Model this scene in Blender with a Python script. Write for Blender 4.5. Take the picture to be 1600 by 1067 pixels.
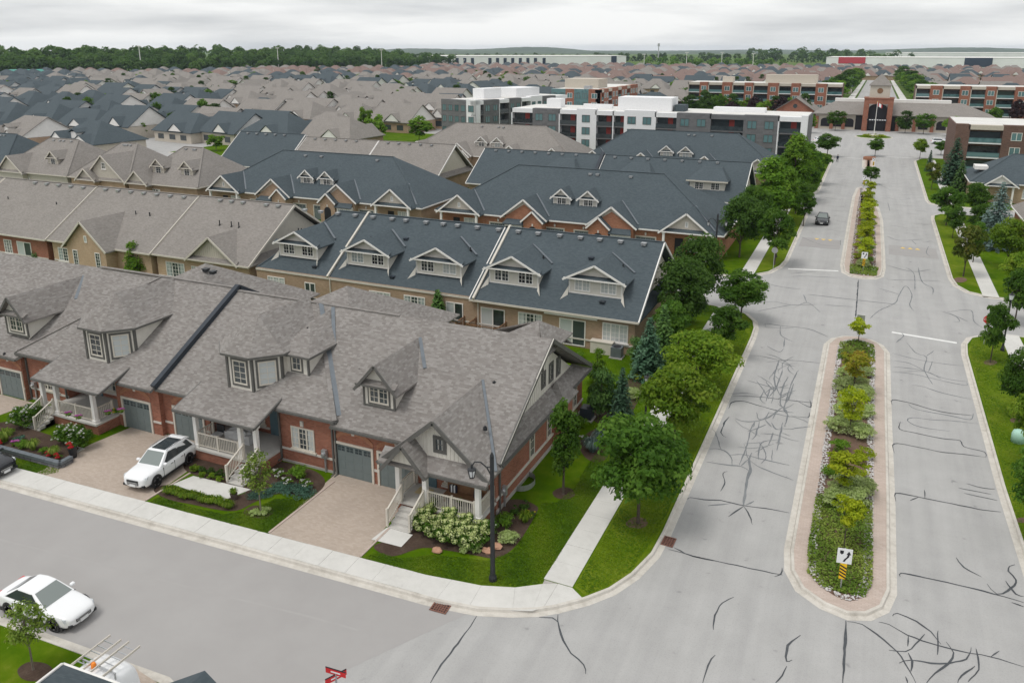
import bpy, math, random
import numpy as np
from mathutils import Vector, Matrix, Euler
R = math.radians
sc = bpy.context.scene
for o in list(bpy.data.objects): bpy.data.objects.remove(o)
COL = sc.collection
# ------------------------------------------------------------------ camera, sky, sun, exposure
F_, Y0, HY, CH, X0, VPX = 1284.0, 415.0, 77.0, 25.0, 800.0, 1376.5   # calibrated on the photograph (1600x1067)
FPX = math.sqrt(F_ * F_ - (Y0 - HY) ** 2)
PITCH = math.atan((Y0 - HY) / FPX); YAW = math.atan((VPX - X0) / F_)
cam = bpy.data.cameras.new('camera'); camo = bpy.data.objects.new('camera', cam); COL.objects.link(camo)
camo.location = (0, 0, CH); camo.rotation_euler = (math.pi / 2 - PITCH, 0, YAW)
cam.sensor_width = 36; cam.lens = 36 * FPX / 1600; cam.shift_y = -(533.5 - Y0) / 1600
cam.clip_start = 0.5; cam.clip_end = 40000
sc.camera = camo

SUN_EL, SUN_AZ = R(64), R(215)       # azimuth: clockwise from +Y
w = bpy.data.worlds.new('World'); sc.world = w; w.use_nodes = True
nt = w.node_tree; nt.nodes.clear()
def N(nt, t, **k):
    n = nt.nodes.new(t)
    for a, b in k.items(): setattr(n, a, b)
    return n
wo = N(nt, 'ShaderNodeOutputWorld'); bg = N(nt, 'ShaderNodeBackground')
sky = N(nt, 'ShaderNodeTexSky', sky_type='NISHITA', sun_disc=False, sun_elevation=SUN_EL, sun_rotation=SUN_AZ)
tc = N(nt, 'ShaderNodeTexCoord'); mp = N(nt, 'ShaderNodeMapping'); mp.inputs['Scale'].default_value = (1.6, 1.6, 13)
cl = N(nt, 'ShaderNodeTexNoise'); cl.inputs['Scale'].default_value = 1.7; cl.inputs['Detail'].default_value = 6; cl.inputs['Roughness'].default_value = .55
cr = N(nt, 'ShaderNodeValToRGB')
cr.color_ramp.elements[0].position = .34; cr.color_ramp.elements[0].color = (5.9, 6.05, 6.2, 1)
cr.color_ramp.elements[1].position = .58; cr.color_ramp.elements[1].color = (8.9, 8.95, 8.9, 1)
mx = N(nt, 'ShaderNodeMix', data_type='RGBA'); mx.inputs[0].default_value = .93
L = nt.links.new
L(tc.outputs['Generated'], mp.inputs['Vector']); L(mp.outputs[0], cl.inputs['Vector']); L(cl.outputs['Fac'], cr.inputs['Fac'])
L(sky.outputs[0], mx.inputs[6]); L(cr.outputs[0], mx.inputs[7]); L(mx.outputs[2], bg.inputs['Color']); L(bg.outputs[0], wo.inputs['Surface'])
bg.inputs['Strength'].default_value = 0.1
sl = bpy.data.lights.new('sun', 'SUN'); sl.energy = 1.4; sl.angle = R(22); sl.color = (1, .965, .91)
so = bpy.data.objects.new('sun', sl); COL.objects.link(so); so.location = (0, 0, 80)
so.rotation_euler = Vector((-math.sin(SUN_AZ) * math.cos(SUN_EL), -math.cos(SUN_AZ) * math.cos(SUN_EL), -math.sin(SUN_EL))).to_track_quat('-Z', 'Y').to_euler()
sc.view_settings.view_transform = 'Standard'; sc.view_settings.look = 'None'; sc.view_settings.gamma = 1
sc.view_settings.exposure = 0.18
sc.view_settings.use_curve_mapping = False
sc.render.engine = 'CYCLES'
cy = sc.cycles; cy.max_bounces = 5; cy.diffuse_bounces = 3; cy.glossy_bounces = 2; cy.transmission_bounces = 3; cy.volume_bounces = 0
cy.transparent_max_bounces = 6; cy.caustics_reflective = False; cy.caustics_refractive = False; cy.use_denoising = True

# ------------------------------------------------------------------ pixel -> place
def ray(x, y):
    c, s = math.cos(PITCH), math.sin(PITCH); u = (x - X0) / FPX; v = -(y - Y0) / FPX
    d = (u, c + v * s, -s + v * c); a, b = math.cos(YAW), math.sin(YAW)
    return Vector((d[0] * a - d[1] * b, d[0] * b + d[1] * a, d[2]))
def G(x, y, z=0.0):
    d = ray(x, y); t = (z - CH) / d.z
    return Vector((d.x * t, d.y * t, z))
def proj(p):
    c, s = math.cos(PITCH), math.sin(PITCH); a, b = math.cos(YAW), math.sin(YAW)
    x, y, z = p[0], p[1], p[2] - CH
    X, Y = x * a + y * b, -x * b + y * a
    zf = Y * c - z * s
    return X0 + FPX * X / zf, Y0 - FPX * (Y * s + z * c) / zf, zf
def height_at(P, py):
    lo, hi = 0, 60
    for _ in range(40):
        m = (lo + hi) / 2
        if proj((P[0], P[1], m))[1] > py: lo = m
        else: hi = m
    return lo

# ------------------------------------------------------------------ materials
MATS = {}
def shader(name, rough=.8, spec=.3, metal=0.0):
    m = bpy.data.materials.new(name); m.use_nodes = True; MATS[name] = m
    t = m.node_tree; p = t.nodes['Principled BSDF']
    p.inputs['Roughness'].default_value = rough; p.inputs['Metallic'].default_value = metal
    p.inputs['Specular IOR Level'].default_value = spec
    return m, t, p
def rgb(c): return (c[0], c[1], c[2], 1)
def noise(t, vec, scale, detail=4, rough=.6):
    n = N(t, 'ShaderNodeTexNoise'); n.inputs['Scale'].default_value = scale
    n.inputs['Detail'].default_value = detail; n.inputs['Roughness'].default_value = rough
    t.links.new(vec, n.inputs['Vector']); return n.outputs['Fac']
def ramp(t, fac, stops):
    r = N(t, 'ShaderNodeValToRGB'); e = r.color_ramp.elements
    while len(e) < len(stops): e.new(.5)
    for k, (p, c) in enumerate(stops): e[k].position = p; e[k].color = rgb(c)
    t.links.new(fac, r.inputs['Fac']); return r.outputs['Color']
def mixc(t, fac, a, b, mode='MIX'):
    m = N(t, 'ShaderNodeMix', data_type='RGBA', blend_type=mode)
    for sock, v in ((m.inputs[0], fac), (m.inputs[6], a), (m.inputs[7], b)):
        if isinstance(v, (int, float)): sock.default_value = v
        elif isinstance(v, tuple): sock.default_value = rgb(v)
        else: t.links.new(v, sock)
    return m.outputs[2]
def bump(t, p, h, s=.3, d=.02):
    b = N(t, 'ShaderNodeBump'); b.inputs['Strength'].default_value = s; b.inputs['Distance'].default_value = d
    t.links.new(h, b.inputs['Height']); t.links.new(b.outputs[0], p.inputs['Normal'])
def sc_(c, k): return tuple(min(1, v * k) for v in c)
def paint(name, c, rough=.6, var=.12, scale=2.5, spec=.3, metal=0.0, coord='Object', fine=0.0):
    m, t, p = shader(name, rough, spec, metal); tc = N(t, 'ShaderNodeTexCoord')
    n = noise(t, tc.outputs[coord], scale, 5)
    col = ramp(t, n, [(.3, sc_(c, 1 - var)), (.7, sc_(c, 1 + var))])
    if fine:
        n2 = noise(t, tc.outputs[coord], scale * 18, 3)
        col = mixc(t, 1.0, col, ramp(t, n2, [(.3, (1 - fine,) * 3), (.7, (1, 1, 1))]), 'MULTIPLY')
    t.links.new(col, p.inputs['Base Color'])
    return m
def brickmat(name, c1, c2, mortar, bw, rh, ms, rough=.85, var=.15, off=.5, bs=.25, patch=.6):
    m, t, p = shader(name, rough, .2); tc = N(t, 'ShaderNodeTexCoord')
    b = N(t, 'ShaderNodeTexBrick'); b.offset = off
    b.inputs['Scale'].default_value = 1; b.inputs['Brick Width'].default_value = bw; b.inputs['Row Height'].default_value = rh
    b.inputs['Mortar Size'].default_value = ms; b.inputs['Mortar Smooth'].default_value = .15; b.inputs['Bias'].default_value = 0
    b.inputs['Color1'].default_value = rgb(c1); b.inputs['Color2'].default_value = rgb(c2); b.inputs['Mortar'].default_value = rgb(mortar)
    t.links.new(tc.outputs['UV'], b.inputs['Vector'])
    n = noise(t, tc.outputs['UV'], patch, 5)
    col = mixc(t, 1.0, b.outputs['Color'], ramp(t, n, [(.3, (1 - var,) * 3), (.72, (1 + 0 * var,) * 3)]), 'MULTIPLY')
    t.links.new(col, p.inputs['Base Color']); bump(t, p, b.outputs['Fac'], -bs, .02)
    return m
def shingle(name, cols, bw=.27, rh=.13, var=.14):
    """laminated shingles: per-tab tone from a stretched white-noise cell, dark course line"""
    m, t, p = shader(name, .92, .15); tc = N(t, 'ShaderNodeTexCoord')
    b = N(t, 'ShaderNodeTexBrick'); b.offset = .37; b.offset_frequency = 3
    for k, v in (('Scale', 1), ('Brick Width', bw), ('Row Height', rh), ('Mortar Size', .006), ('Mortar Smooth', .3), ('Bias', 0)): b.inputs[k].default_value = v
    b.inputs['Color1'].default_value = (0, 0, 0, 1); b.inputs['Color2'].default_value = (1, 1, 1, 1); b.inputs['Mortar'].default_value = (.15, .15, .15, 1)
    t.links.new(tc.outputs['UV'], b.inputs['Vector'])
    mp = N(t, 'ShaderNodeMapping'); mp.inputs['Scale'].default_value = (2.0, 13.0, 1); t.links.new(tc.outputs['UV'], mp.inputs['Vector'])
    n = noise(t, mp.outputs[0], 2.2, 3, .7)
    f = mixc(t, .58, b.outputs['Color'], n)
    k = len(cols)
    col = ramp(t, f, [(.22 + .5 * i / (k - 1), cols[i]) for i in range(k)])
    n2 = noise(t, tc.outputs['UV'], .35, 4)
    col = mixc(t, 1.0, col, ramp(t, n2, [(.3, (1 - var,) * 3), (.7, (1, 1, 1))]), 'MULTIPLY')
    t.links.new(col, p.inputs['Base Color']); bump(t, p, f, .35, .02)
    return m
def leafmat(name, cols, trans=.5, scale=.9):
    m, t, p = shader(name, .6, .2); tc = N(t, 'ShaderNodeTexCoord'); oi = N(t, 'ShaderNodeObjectInfo')
    at = N(t, 'ShaderNodeAttribute', attribute_name='tone')
    n = noise(t, tc.outputs['Object'], scale, 2)
    f = mixc(t, .6, n, at.outputs['Color'])
    k = len(cols)
    col = ramp(t, f, [(.25 + .5 * i / max(1, k - 1), cols[i]) for i in range(k)])
    hs = N(t, 'ShaderNodeHueSaturation'); mr = N(t, 'ShaderNodeMapRange')
    mr.inputs[3].default_value = .8; mr.inputs[4].default_value = 1.2
    t.links.new(oi.outputs['Random'], mr.inputs[0]); t.links.new(mr.outputs[0], hs.inputs['Value']); t.links.new(col, hs.inputs['Color'])
    t.links.new(hs.outputs[0], p.inputs['Base Color'])
    tr = N(t, 'ShaderNodeBsdfTranslucent'); t.links.new(hs.outputs[0], tr.inputs['Color'])
    ms = N(t, 'ShaderNodeMixShader'); ms.inputs[0].default_value = trans
    t.links.new(p.outputs[0], ms.inputs[1]); t.links.new(tr.outputs[0], ms.inputs[2])
    t.links.new(ms.outputs[0], t.nodes['Material Output'].inputs['Surface'])
    return m
def groundmat(name, stops, scales=(.15, 2.5, 30), w=(.45, .35, .2), rough=.95, bs=.3, bd=.03, track=False):
    m, t, p = shader(name, rough, .05); tc = N(t, 'ShaderNodeTexCoord')
    f = None
    for s_, w_ in zip(scales, w):
        n = noise(t, tc.outputs['Object'], s_, 6, .65)
        mm = N(t, 'ShaderNodeMath', operation='MULTIPLY'); mm.inputs[1].default_value = w_; t.links.new(n, mm.inputs[0])
        if f is None: f = mm.outputs[0]
        else:
            a = N(t, 'ShaderNodeMath', operation='ADD'); t.links.new(f, a.inputs[0]); t.links.new(mm.outputs[0], a.inputs[1]); f = a.outputs[0]
        last = n
    col = ramp(t, f, stops)
    if track:       # lanes polished by tyres, drips and spots
        mp = N(t, 'ShaderNodeMapping'); mp.inputs['Scale'].default_value = (.9, .035, 1); t.links.new(tc.outputs['Object'], mp.inputs['Vector'])
        col = mixc(t, 1.0, col, ramp(t, noise(t, mp.outputs[0], 1.0, 4), [(.35, (.90, .90, .905)), (.6, (1, 1, 1))]), 'MULTIPLY')
        col = mixc(t, 1.0, col, ramp(t, noise(t, tc.outputs['Object'], 1.1, 2), [(.24, (.72, .72, .73)), (.31, (1, 1, 1))]), 'MULTIPLY')
        col = mixc(t, 1.0, col, ramp(t, noise(t, tc.outputs['Object'], 14, 2), [(.3, (.9, .9, .9)), (.5, (1, 1, 1))]), 'MULTIPLY')
    t.links.new(col, p.inputs['Base Color']); bump(t, p, last, bs, bd)
    return m
groundmat('grass', [(.34, (.036, .085, .001)), (.47, (.060, .122, .002)), (.58, (.098, .155, .006)), (.68, (.16, .185, .025))], (.28, 1.3, 40))
groundmat('verge_grass', [(.34, (.060, .115, .003)), (.5, (.105, .160, .007)), (.64, (.165, .200, .022))], (.35, 1.8, 40))
groundmat('field', [(.35, (.05, .11, .015)), (.5, (.09, .15, .03)), (.65, (.16, .17, .07))], (.004, .03, .6))
groundmat('mulch', [(.3, (.035, .024, .018)), (.5, (.075, .052, .040)), (.7, (.13, .095, .075))], (1.2, 12, 60))
groundmat('asphalt', [(.32, (.370, .365, .357)), (.5, (.410, .405, .396)), (.66, (.450, .445, .436))], (.06, .55, 45), (.25, .5, .25), bs=.12, bd=.01, track=True)
groundmat('street_asphalt', [(.32, (.318, .306, .299)), (.5, (.352, .340, .332)), (.68, (.385, .373, .365))], (.08, .45, 45), (.45, .35, .2), bs=.12, bd=.01)
groundmat('concrete', [(.32, (.51, .50, .47)), (.5, (.60, .59, .56)), (.68, (.66, .645, .615))], (.3, 2.5, 40), bs=.1, bd=.008)
groundmat('kerb_concrete', [(.3, (.36, .33, .29)), (.5, (.55, .52, .47)), (.68, (.66, .63, .58))], (.5, 2.2, 30), (.35, .45, .2), bs=.1, bd=.008)
groundmat('porch_concrete', [(.3, (.42, .41, .38)), (.5, (.52, .505, .475)), (.7, (.6, .585, .55))], (.6, 4, 50), bs=.06, bd=.005)
groundmat('sealant', [(.3, (.045, .049, .054)), (.5, (.080, .086, .093)), (.7, (.14, .148, .155))], (.4, 3, 30), bs=.1, bd=.005)
groundmat('sealant_worn', [(.3, (.125, .135, .145)), (.5, (.195, .205, .213)), (.7, (.28, .288, .29))], (.8, 5, 30), bs=.1, bd=.005)
groundmat('road_paint', [(.3, (.55, .55, .53)), (.5, (.74, .74, .72)), (.7, (.82, .82, .8))], (2, 9, 40), bs=.05, bd=.004)
groundmat('yellow_paint', [(.3, (.55, .38, .12)), (.5, (.72, .52, .18)), (.7, (.8, .6, .25))], (2, 9, 40), bs=.05, bd=.004)
groundmat('soil', [(.3, (.09, .06, .045)), (.5, (.16, .105, .08)), (.7, (.23, .16, .12))], (1, 10, 50))
brickmat('red_brick', (.275, .088, .050), (.41, .150, .090), (.33, .235, .19), .23, .078, .009, var=.25)
brickmat('tan_brick', (.36, .235, .15), (.46, .315, .21), (.45, .37, .29), .23, .078, .009, var=.2)
brickmat('orange_brick', (.33, .125, .062), (.45, .19, .105), (.40, .27, .2), .23, .078, .009, var=.2)
brickmat('peach_brick', (.49, .325, .205), (.58, .41, .275), (.55, .45, .34), .23, .078, .009, var=.2)
brickmat('dark_brick', (.125, .070, .055), (.19, .105, .08), (.22, .17, .15), .4, .12, .012, var=.2)
brickmat('paver', (.415, .345, .285), (.47, .395, .335), (.385, .32, .26), .24, .12, .005, var=.14, bs=.1, patch=.35)
brickmat('border_paver', (.49, .40, .345), (.55, .46, .405), (.43, .345, .30), .3, .12, .008, var=.14, bs=.12)
brickmat('grey_cladding', (.155, .155, .16), (.19, .19, .195), (.14, .14, .145), 1.2, .4, .01, var=.08, bs=.08)
brickmat('stone_block', (.14, .14, .15), (.22, .22, .23), (.07, .07, .075), .5, .2, .02, var=.2)
SH = [(.186, .170, .158), (.228, .210, .197), (.262, .245, .231), (.312, .296, .281)]
shingle('brown_shingle', SH)
shingle('taupe_shingle', [sc_(c, 1.02) for c in [(.215, .197, .180), (.252, .233, .215), (.287, .267, .248)]], var=.12)
shingle('slate_shingle', [(.068, .087, .099), (.080, .100, .112), (.092, .113, .125)], var=.1)
shingle('rust_shingle', [(.205, .14, .122), (.235, .168, .148), (.255, .19, .17)], var=.1)
paint('siding', (.66, .63, .57), .7, .06); paint('cream_siding', (.55, .51, .44), .7, .06); paint('white_trim', (.78, .76, .73), .5, .05)
paint('beige_trim', (.60, .56, .49), .5, .06); paint('grey_trim', (.115, .112, .105), .5, .1); paint('flashing', (.16, .18, .20), .45, .1, metal=.3)
paint('black_metal', (.028, .030, .033), .45, .15); paint('parapet_metal', (.035, .043, .055), .35, .12); paint('garage_grey', (.155, .185, .185), .55, .05)
paint('band_stone', (.60, .57, .52), .8, .08, fine=.1); paint('foundation', (.42, .40, .37), .9, .12, fine=.1)
paint('white_stucco', (.80, .80, .81), .8, .04); paint('roof_membrane', (.66, .65, .62), .8, .1, scale=.3); paint('beige_stucco', (.52, .47, .40), .8, .06)
paint('concrete_panel', (.80, .80, .80), .8, .06, scale=.05)
paint('wood', (.22, .12, .065), .7, .2, scale=6); paint('blue_door', (.10, .16, .19), .5, .08); paint('galvanised', (.45, .46, .47), .4, .1, metal=.6)
paint('white_paint', (.82, .83, .84), .22, .01, spec=.6); paint('black_paint', (.018, .02, .024), .18, .05, spec=.6); paint('silver_paint', (.5, .52, .54), .3, .03, metal=.4)
paint('tyre', (.02, .02, .021), .8, .1); paint('rim_metal', (.50, .51, .52), .3, .1, metal=.15); paint('chrome', (.6, .61, .62), .2, .03, metal=.8)
paint('dark_plastic', (.03, .031, .033), .5, .1); paint('headlamp_glass', (.55, .58, .6), .12, .05, spec=.7); paint('plate_white', (.75, .76, .76), .5, .03)
paint('sign_white', (.8, .81, .82), .4, .03); paint('sign_yellow', (.85, .52, .015), .4, .03); paint('sign_black', (.02, .02, .025), .5, .05); paint('sign_red', (.6, .03, .035), .4, .05)
paint('bark', (.085, .066, .052), .9, .25, scale=8); paint('pale_bark', (.20, .17, .14), .9, .2, scale=8)
paint('rock', (.42, .24, .16), .9, .2, scale=3); paint('pebble', (.55, .53, .52), .8, .3, scale=25); paint('cushion', (.58, .58, .58), .9, .06)
paint('navy_cloth', (.03, .035, .06), .9, .1); paint('red_cloth', (.45, .03, .035), .9, .1); paint('skin', (.42, .25, .18), .7, .05)
paint('terracotta', (.13, .10, .085), .8, .15); paint('orange_plastic', (.85, .25, .03), .4, .05); paint('wood_pale', (.55, .45, .26), .7, .15)
paint('rust_iron', (.20, .095, .07), .8, .25, scale=9); paint('mint_plastic', (.38, .6, .5), .5, .05)
paint('lamp_glass', (.7, .72, .74), .2, .05); paint('brick_red_panel', (.35, .06, .05), .7, .1); paint('warehouse_red', (.5, .05, .07), .7, .05)
paint('dock_dark', (.03, .045, .075), .7, .1); paint('hill', (.07, .10, .055), .95, .25, scale=.002); paint('teal_metal', (.09, .33, .27), .6, .08)
def glassmat(name, c, c2, rough=.08):
    m, t, p = shader(name, rough, .7); tc = N(t, 'ShaderNodeTexCoord'); oi = N(t, 'ShaderNodeObjectInfo')
    n = noise(t, tc.outputs['Object'], .9, 2)
    a = N(t, 'ShaderNodeMath', operation='ADD'); t.links.new(n, a.inputs[0]); t.links.new(oi.outputs['Random'], a.inputs[1])
    t.links.new(ramp(t, a.outputs[0], [(.45, c), (1.25 / 1.5, c2)]), p.inputs['Base Color']); return m
glassmat('glass', (.014, .020, .024), (.055, .068, .074)); glassmat('blind_glass', (.30, .35, .36), (.50, .53, .53)); glassmat('car_glass', (.03, .04, .045), (.045, .055, .06), .04)
glassmat('windscreen_glass', (.16, .19, .19), (.2, .23, .22), .05); glassmat('teal_glass', (.05, .12, .125), (.13, .23, .24))
leafmat('maple_leaf', [(.044, .112, .012), (.090, .195, .021), (.160, .280, .038)])
leafmat('dark_leaf', [(.032, .076, .012), (.060, .128, .020), (.100, .182, .032)])
leafmat('lime_leaf', [(.085, .175, .010), (.150, .270, .018), (.230, .360, .028), (.330, .420, .045)])
leafmat('yellow_leaf', [(.20, .29, .012), (.38, .46, .02), (.55, .58, .035)])
leafmat('autumn_leaf', [(.16, .22, .015), (.28, .32, .02), (.40, .36, .04), (.42, .22, .06)])
leafmat('spruce_needle', [(0.027, 0.072, 0.038), (0.053, 0.118, 0.065), (0.095, 0.180, 0.104)], .15)
leafmat('blue_needle', [(0.065, 0.111, 0.098), (0.117, 0.182, 0.163), (0.195, 0.260, 0.234)], .15)
leafmat('green_needle', [(0.037, 0.093, 0.024), (0.076, 0.162, 0.037), (0.128, 0.230, 0.051)], .15)
leafmat('purple_leaf', [(.018, .010, .014), (.035, .018, .022), (.05, .03, .03)], .2)
leafmat('bright_leaf', [(0.076, 0.170, 0.014), (0.145, 0.281, 0.024), (0.238, 0.374, 0.043)])
leafmat('variegated_leaf', [(.28, .39, .10), (.44, .54, .21), (.60, .67, .37)])
leafmat('juniper_leaf', [(.045, .11, .075), (.075, .16, .11), (.11, .2, .14)], .2)
leafmat('cover_leaf', [(.115, .205, .022), (.175, .265, .035), (.26, .33, .06)], .25, 1.5)
leafmat('flower_lime', [(.42, .5, .17), (.55, .62, .25), (.68, .72, .42)], .2); leafmat('flower_white', [(.7, .7, .66), (.8, .8, .76)], .2)
leafmat('flower_red', [(.5, .02, .03), (.62, .04, .05)], .2); leafmat('flower_pink', [(.5, .12, .4), (.6, .2, .5)], .2); leafmat('flower_yellow', [(.75, .55, .02), (.8, .65, .05)], .2)
leafmat('grass_blade', [(.066, .150, .003), (.105, .200, .004), (.165, .250, .010)], .35, .5)
leafmat('bronze_leaf', [(.075, .125, .014), (.14, .19, .025), (.22, .21, .04)])
groundmat('seam', [(.32, (.33, .318, .31)), (.5, (.365, .352, .344)), (.68, (.39, .378, .37))], (.2, 1.2, 45), bs=.1, bd=.01)
# ------------------------------------------------------------------ mesh building
def newmesh(name, v, f, mats, mi=None, uv=True, smooth=False):
    me = bpy.data.meshes.new(name); me.from_pydata([tuple(p) for p in v], [], f)
    for m in mats: me.materials.append(MATS[m])
    if mi and len(mats) > 1: me.polygons.foreach_set('material_index', mi)
    if uv and len(me.loops):
        nl = len(me.loops); co = np.empty(len(me.vertices) * 3); me.vertices.foreach_get('co', co); co = co.reshape(-1, 3)
        vi = np.empty(nl, dtype=np.int32); me.loops.foreach_get('vertex_index', vi)
        nrm = np.empty(len(me.polygons) * 3); me.polygons.foreach_get('normal', nrm); nrm = nrm.reshape(-1, 3)
        tot = np.empty(len(me.polygons), dtype=np.int32); me.polygons.foreach_get('loop_total', tot)
        n = np.repeat(nrm, tot, axis=0)
        u = np.stack([-n[:, 1], n[:, 0], np.zeros(nl)], 1); l = np.linalg.norm(u, axis=1)
        flat = l < 1e-4; u[flat] = (1, 0, 0); l[flat] = 1; u /= l[:, None]
        vv = np.cross(n, u); P = co[vi]
        uvs = np.stack([(P * u).sum(1), (P * vv).sum(1)], 1)
        lay = me.uv_layers.new(name='UVMap'); lay.data.foreach_set('uv', uvs.ravel())
    if smooth: me.polygons.foreach_set('use_smooth', [True] * len(me.polygons))
    me.update(); return me
class B:
    def __init__(s): s.v = []; s.f = []; s.m = []
    def add(s, pts, faces, m=0):
        k = len(s.v); s.v += [tuple(p) for p in pts]
        for f in faces: s.f.append([i + k for i in f]); s.m.append(m)
        return s
    def face(s, pts, m=0): return s.add(pts, [list(range(len(pts)))], m)
    def box(s, x0, y0, z0, x1, y1, z1, m=0):
        p = [(x, y, z) for z in (z0, z1) for y in (y0, y1) for x in (x0, x1)]
        return s.add(p, [[0, 2, 3, 1], [4, 5, 7, 6], [0, 1, 5, 4], [2, 6, 7, 3], [0, 4, 6, 2], [1, 3, 7, 5]], m)
    def prism(s, poly, z0, z1, m=0, bottom=False):
        n = len(poly); a = sum(poly[i][0] * poly[(i + 1) % n][1] - poly[(i + 1) % n][0] * poly[i][1] for i in range(n))
        if a < 0: poly = poly[::-1]
        p = [(q[0], q[1], z0) for q in poly] + [(q[0], q[1], z1) for q in poly]
        f = [[i, (i + 1) % n, n + (i + 1) % n, n + i] for i in range(n)] + [list(range(n, 2 * n))]
        if bottom: f.append(list(range(n))[::-1])
        return s.add(p, f, m)
    def slab(s, pts, t=.2, m=0, me=None):
        """sloping roof plane with thickness t straight down"""
        pts = [Vector(p) for p in pts]; n = len(pts)
        nz = sum((pts[i].x - pts[(i + 1) % n].x) * (pts[i].y + pts[(i + 1) % n].y) for i in range(n))
        if nz < 0: pts = pts[::-1]
        q = [p - Vector((0, 0, t)) for p in pts]
        s.add(pts, [list(range(n))], m); s.add(q, [list(range(n))[::-1]], m if me is None else me)
        return s.add(pts + q, [[i, n + i, n + (i + 1) % n, (i + 1) % n] for i in range(n)], m if me is None else me)
    def bar(s, a, b, w=.1, h=.1, m=0, up=(0, 0, 1)):
        a = Vector(a); b = Vector(b); d = (b - a).normalized(); u = Vector(up)
        r = d.cross(u)
        if r.length < 1e-4: r = d.cross(Vector((1, 0, 0)))
        r.normalize(); u = r.cross(d).normalized(); r *= w / 2; u *= h / 2
        p = [c + i * r + j * u for c in (a, b) for j in (-1, 1) for i in (-1, 1)]
        return s.add(p, [[0, 1, 3, 2], [4, 6, 7, 5], [0, 4, 5, 1], [2, 3, 7, 6], [0, 2, 6, 4], [1, 5, 7, 3]], m)
    def tube(s, pts, r, n=8, m=0, cap=True):
        pts = [Vector(p) for p in pts]; k = len(pts); rr = r if isinstance(r, (list, tuple)) else [r] * k
        base = len(s.v)
        for i, p in enumerate(pts):
            d = (pts[min(i + 1, k - 1)] - pts[max(i - 1, 0)]).normalized()
            a = d.cross(Vector((0, 0, 1)))
            if a.length < .05: a = d.cross(Vector((0, 1, 0)))
            a.normalize(); b = d.cross(a)
            for j in range(n):
                t = 2 * math.pi * j / n; s.v.append(tuple(p + rr[i] * (math.cos(t) * a + math.sin(t) * b)))
        for i in range(k - 1):
            for j in range(n):
                s.f.append([base + i * n + j, base + i * n + (j + 1) % n, base + (i + 1) * n + (j + 1) % n, base + (i + 1) * n + j]); s.m.append(m)
        if cap:
            s.f.append([base + j for j in range(n)]); s.m.append(m); s.f.append([base + (k - 1) * n + j for j in range(n)][::-1]); s.m.append(m)
        return s
    def lathe(s, prof, c=(0, 0, 0), n=14, m=0, axis='z'):
        base = len(s.v)
        for r, z in prof:
            for j in range(n):
                t = 2 * math.pi * j / n; x, y = r * math.cos(t), r * math.sin(t)
                p = (x, y, z) if axis == 'z' else (x, z, y)
                s.v.append((p[0] + c[0], p[1] + c[1], p[2] + c[2]))
        for i in range(len(prof) - 1):
            for j in range(n):
                f = [base + i * n + j, base + i * n + (j + 1) % n, base + (i + 1) * n + (j + 1) % n, base + (i + 1) * n + j]
                s.f.append(f if axis == 'z' else f[::-1]); s.m.append(m)
        for i, fl in ((0, True), (len(prof) - 1, False)):
            if prof[i][0] > 1e-4:
                f = [base + i * n + j for j in range(n)]
                if fl: f = f[::-1]
                s.f.append(f); s.m.append(m)
        return s
    def blob(s, c, rx, ry, rz, m=0, seed=0, rough=.15, n=7, k=5):
        rd = random.Random(seed); prof = []; base = len(s.v)
        for i in range(k + 1):
            ph = -math.pi / 2 + math.pi * i / k
            for j in range(n):
                t = 2 * math.pi * j / n; q = 1 + rd.uniform(-rough, rough)
                s.v.append((c[0] + rx * q * math.cos(ph) * math.cos(t), c[1] + ry * q * math.cos(ph) * math.sin(t), c[2] + rz * q * math.sin(ph)))
        for i in range(k):
            for j in range(n):
                s.f.append([base + i * n + j, base + i * n + (j + 1) % n, base + (i + 1) * n + (j + 1) % n, base + (i + 1) * n + j]); s.m.append(m)
        return s
    def obj(s, name, mats, parent=None, local=False, smooth=False, uv=True, origin=None):
        """vertices are in world space unless local; children share the thing's origin"""
        if isinstance(mats, str): mats = [mats]
        off = Vector((0, 0, 0))
        if not local:
            if parent is not None: off = wloc(parent)
            elif origin is not None: off = Vector(origin)
        v = s.v if off.length == 0 else [(p[0] - off.x, p[1] - off.y, p[2] - off.z) for p in s.v]
        o = bpy.data.objects.new(name, newmesh(name, v, s.f, mats, s.m, uv, smooth)); COL.objects.link(o)
        if parent is not None: o.parent = parent
        elif origin is not None and not local: o.location = off
        return o
def wloc(o):
    p = Vector((0, 0, 0))
    while o is not None: p = p + o.location; o = o.parent
    return p
def tag(o, label=None, cat=None, group=None, kind=None):
    if label: o['label'] = label
    if cat: o['category'] = cat
    if group: o['group'] = group
    if kind: o['kind'] = kind
    return o
def thing(name, label, cat, loc=(0, 0, 0), group=None, rotz=0.0):
    o = bpy.data.objects.new(name, None); COL.objects.link(o); o.location = loc; o.rotation_euler = (0, 0, rotz)
    o.empty_display_size = .3
    return tag(o, label, cat, group)
def put(name, me, parent=None, loc=(0, 0, 0), rotz=0.0, scale=None, world=True):
    o = bpy.data.objects.new(name, me); COL.objects.link(o)
    l = Vector(loc)
    if parent is not None:
        o.parent = parent
        if world: l = l - wloc(parent)
    o.location = l; o.rotation_euler = (0, 0, rotz)
    if scale is not None: o.scale = scale if isinstance(scale, (tuple, list)) else (scale,) * 3
    return o
KIDS = {}
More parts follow.
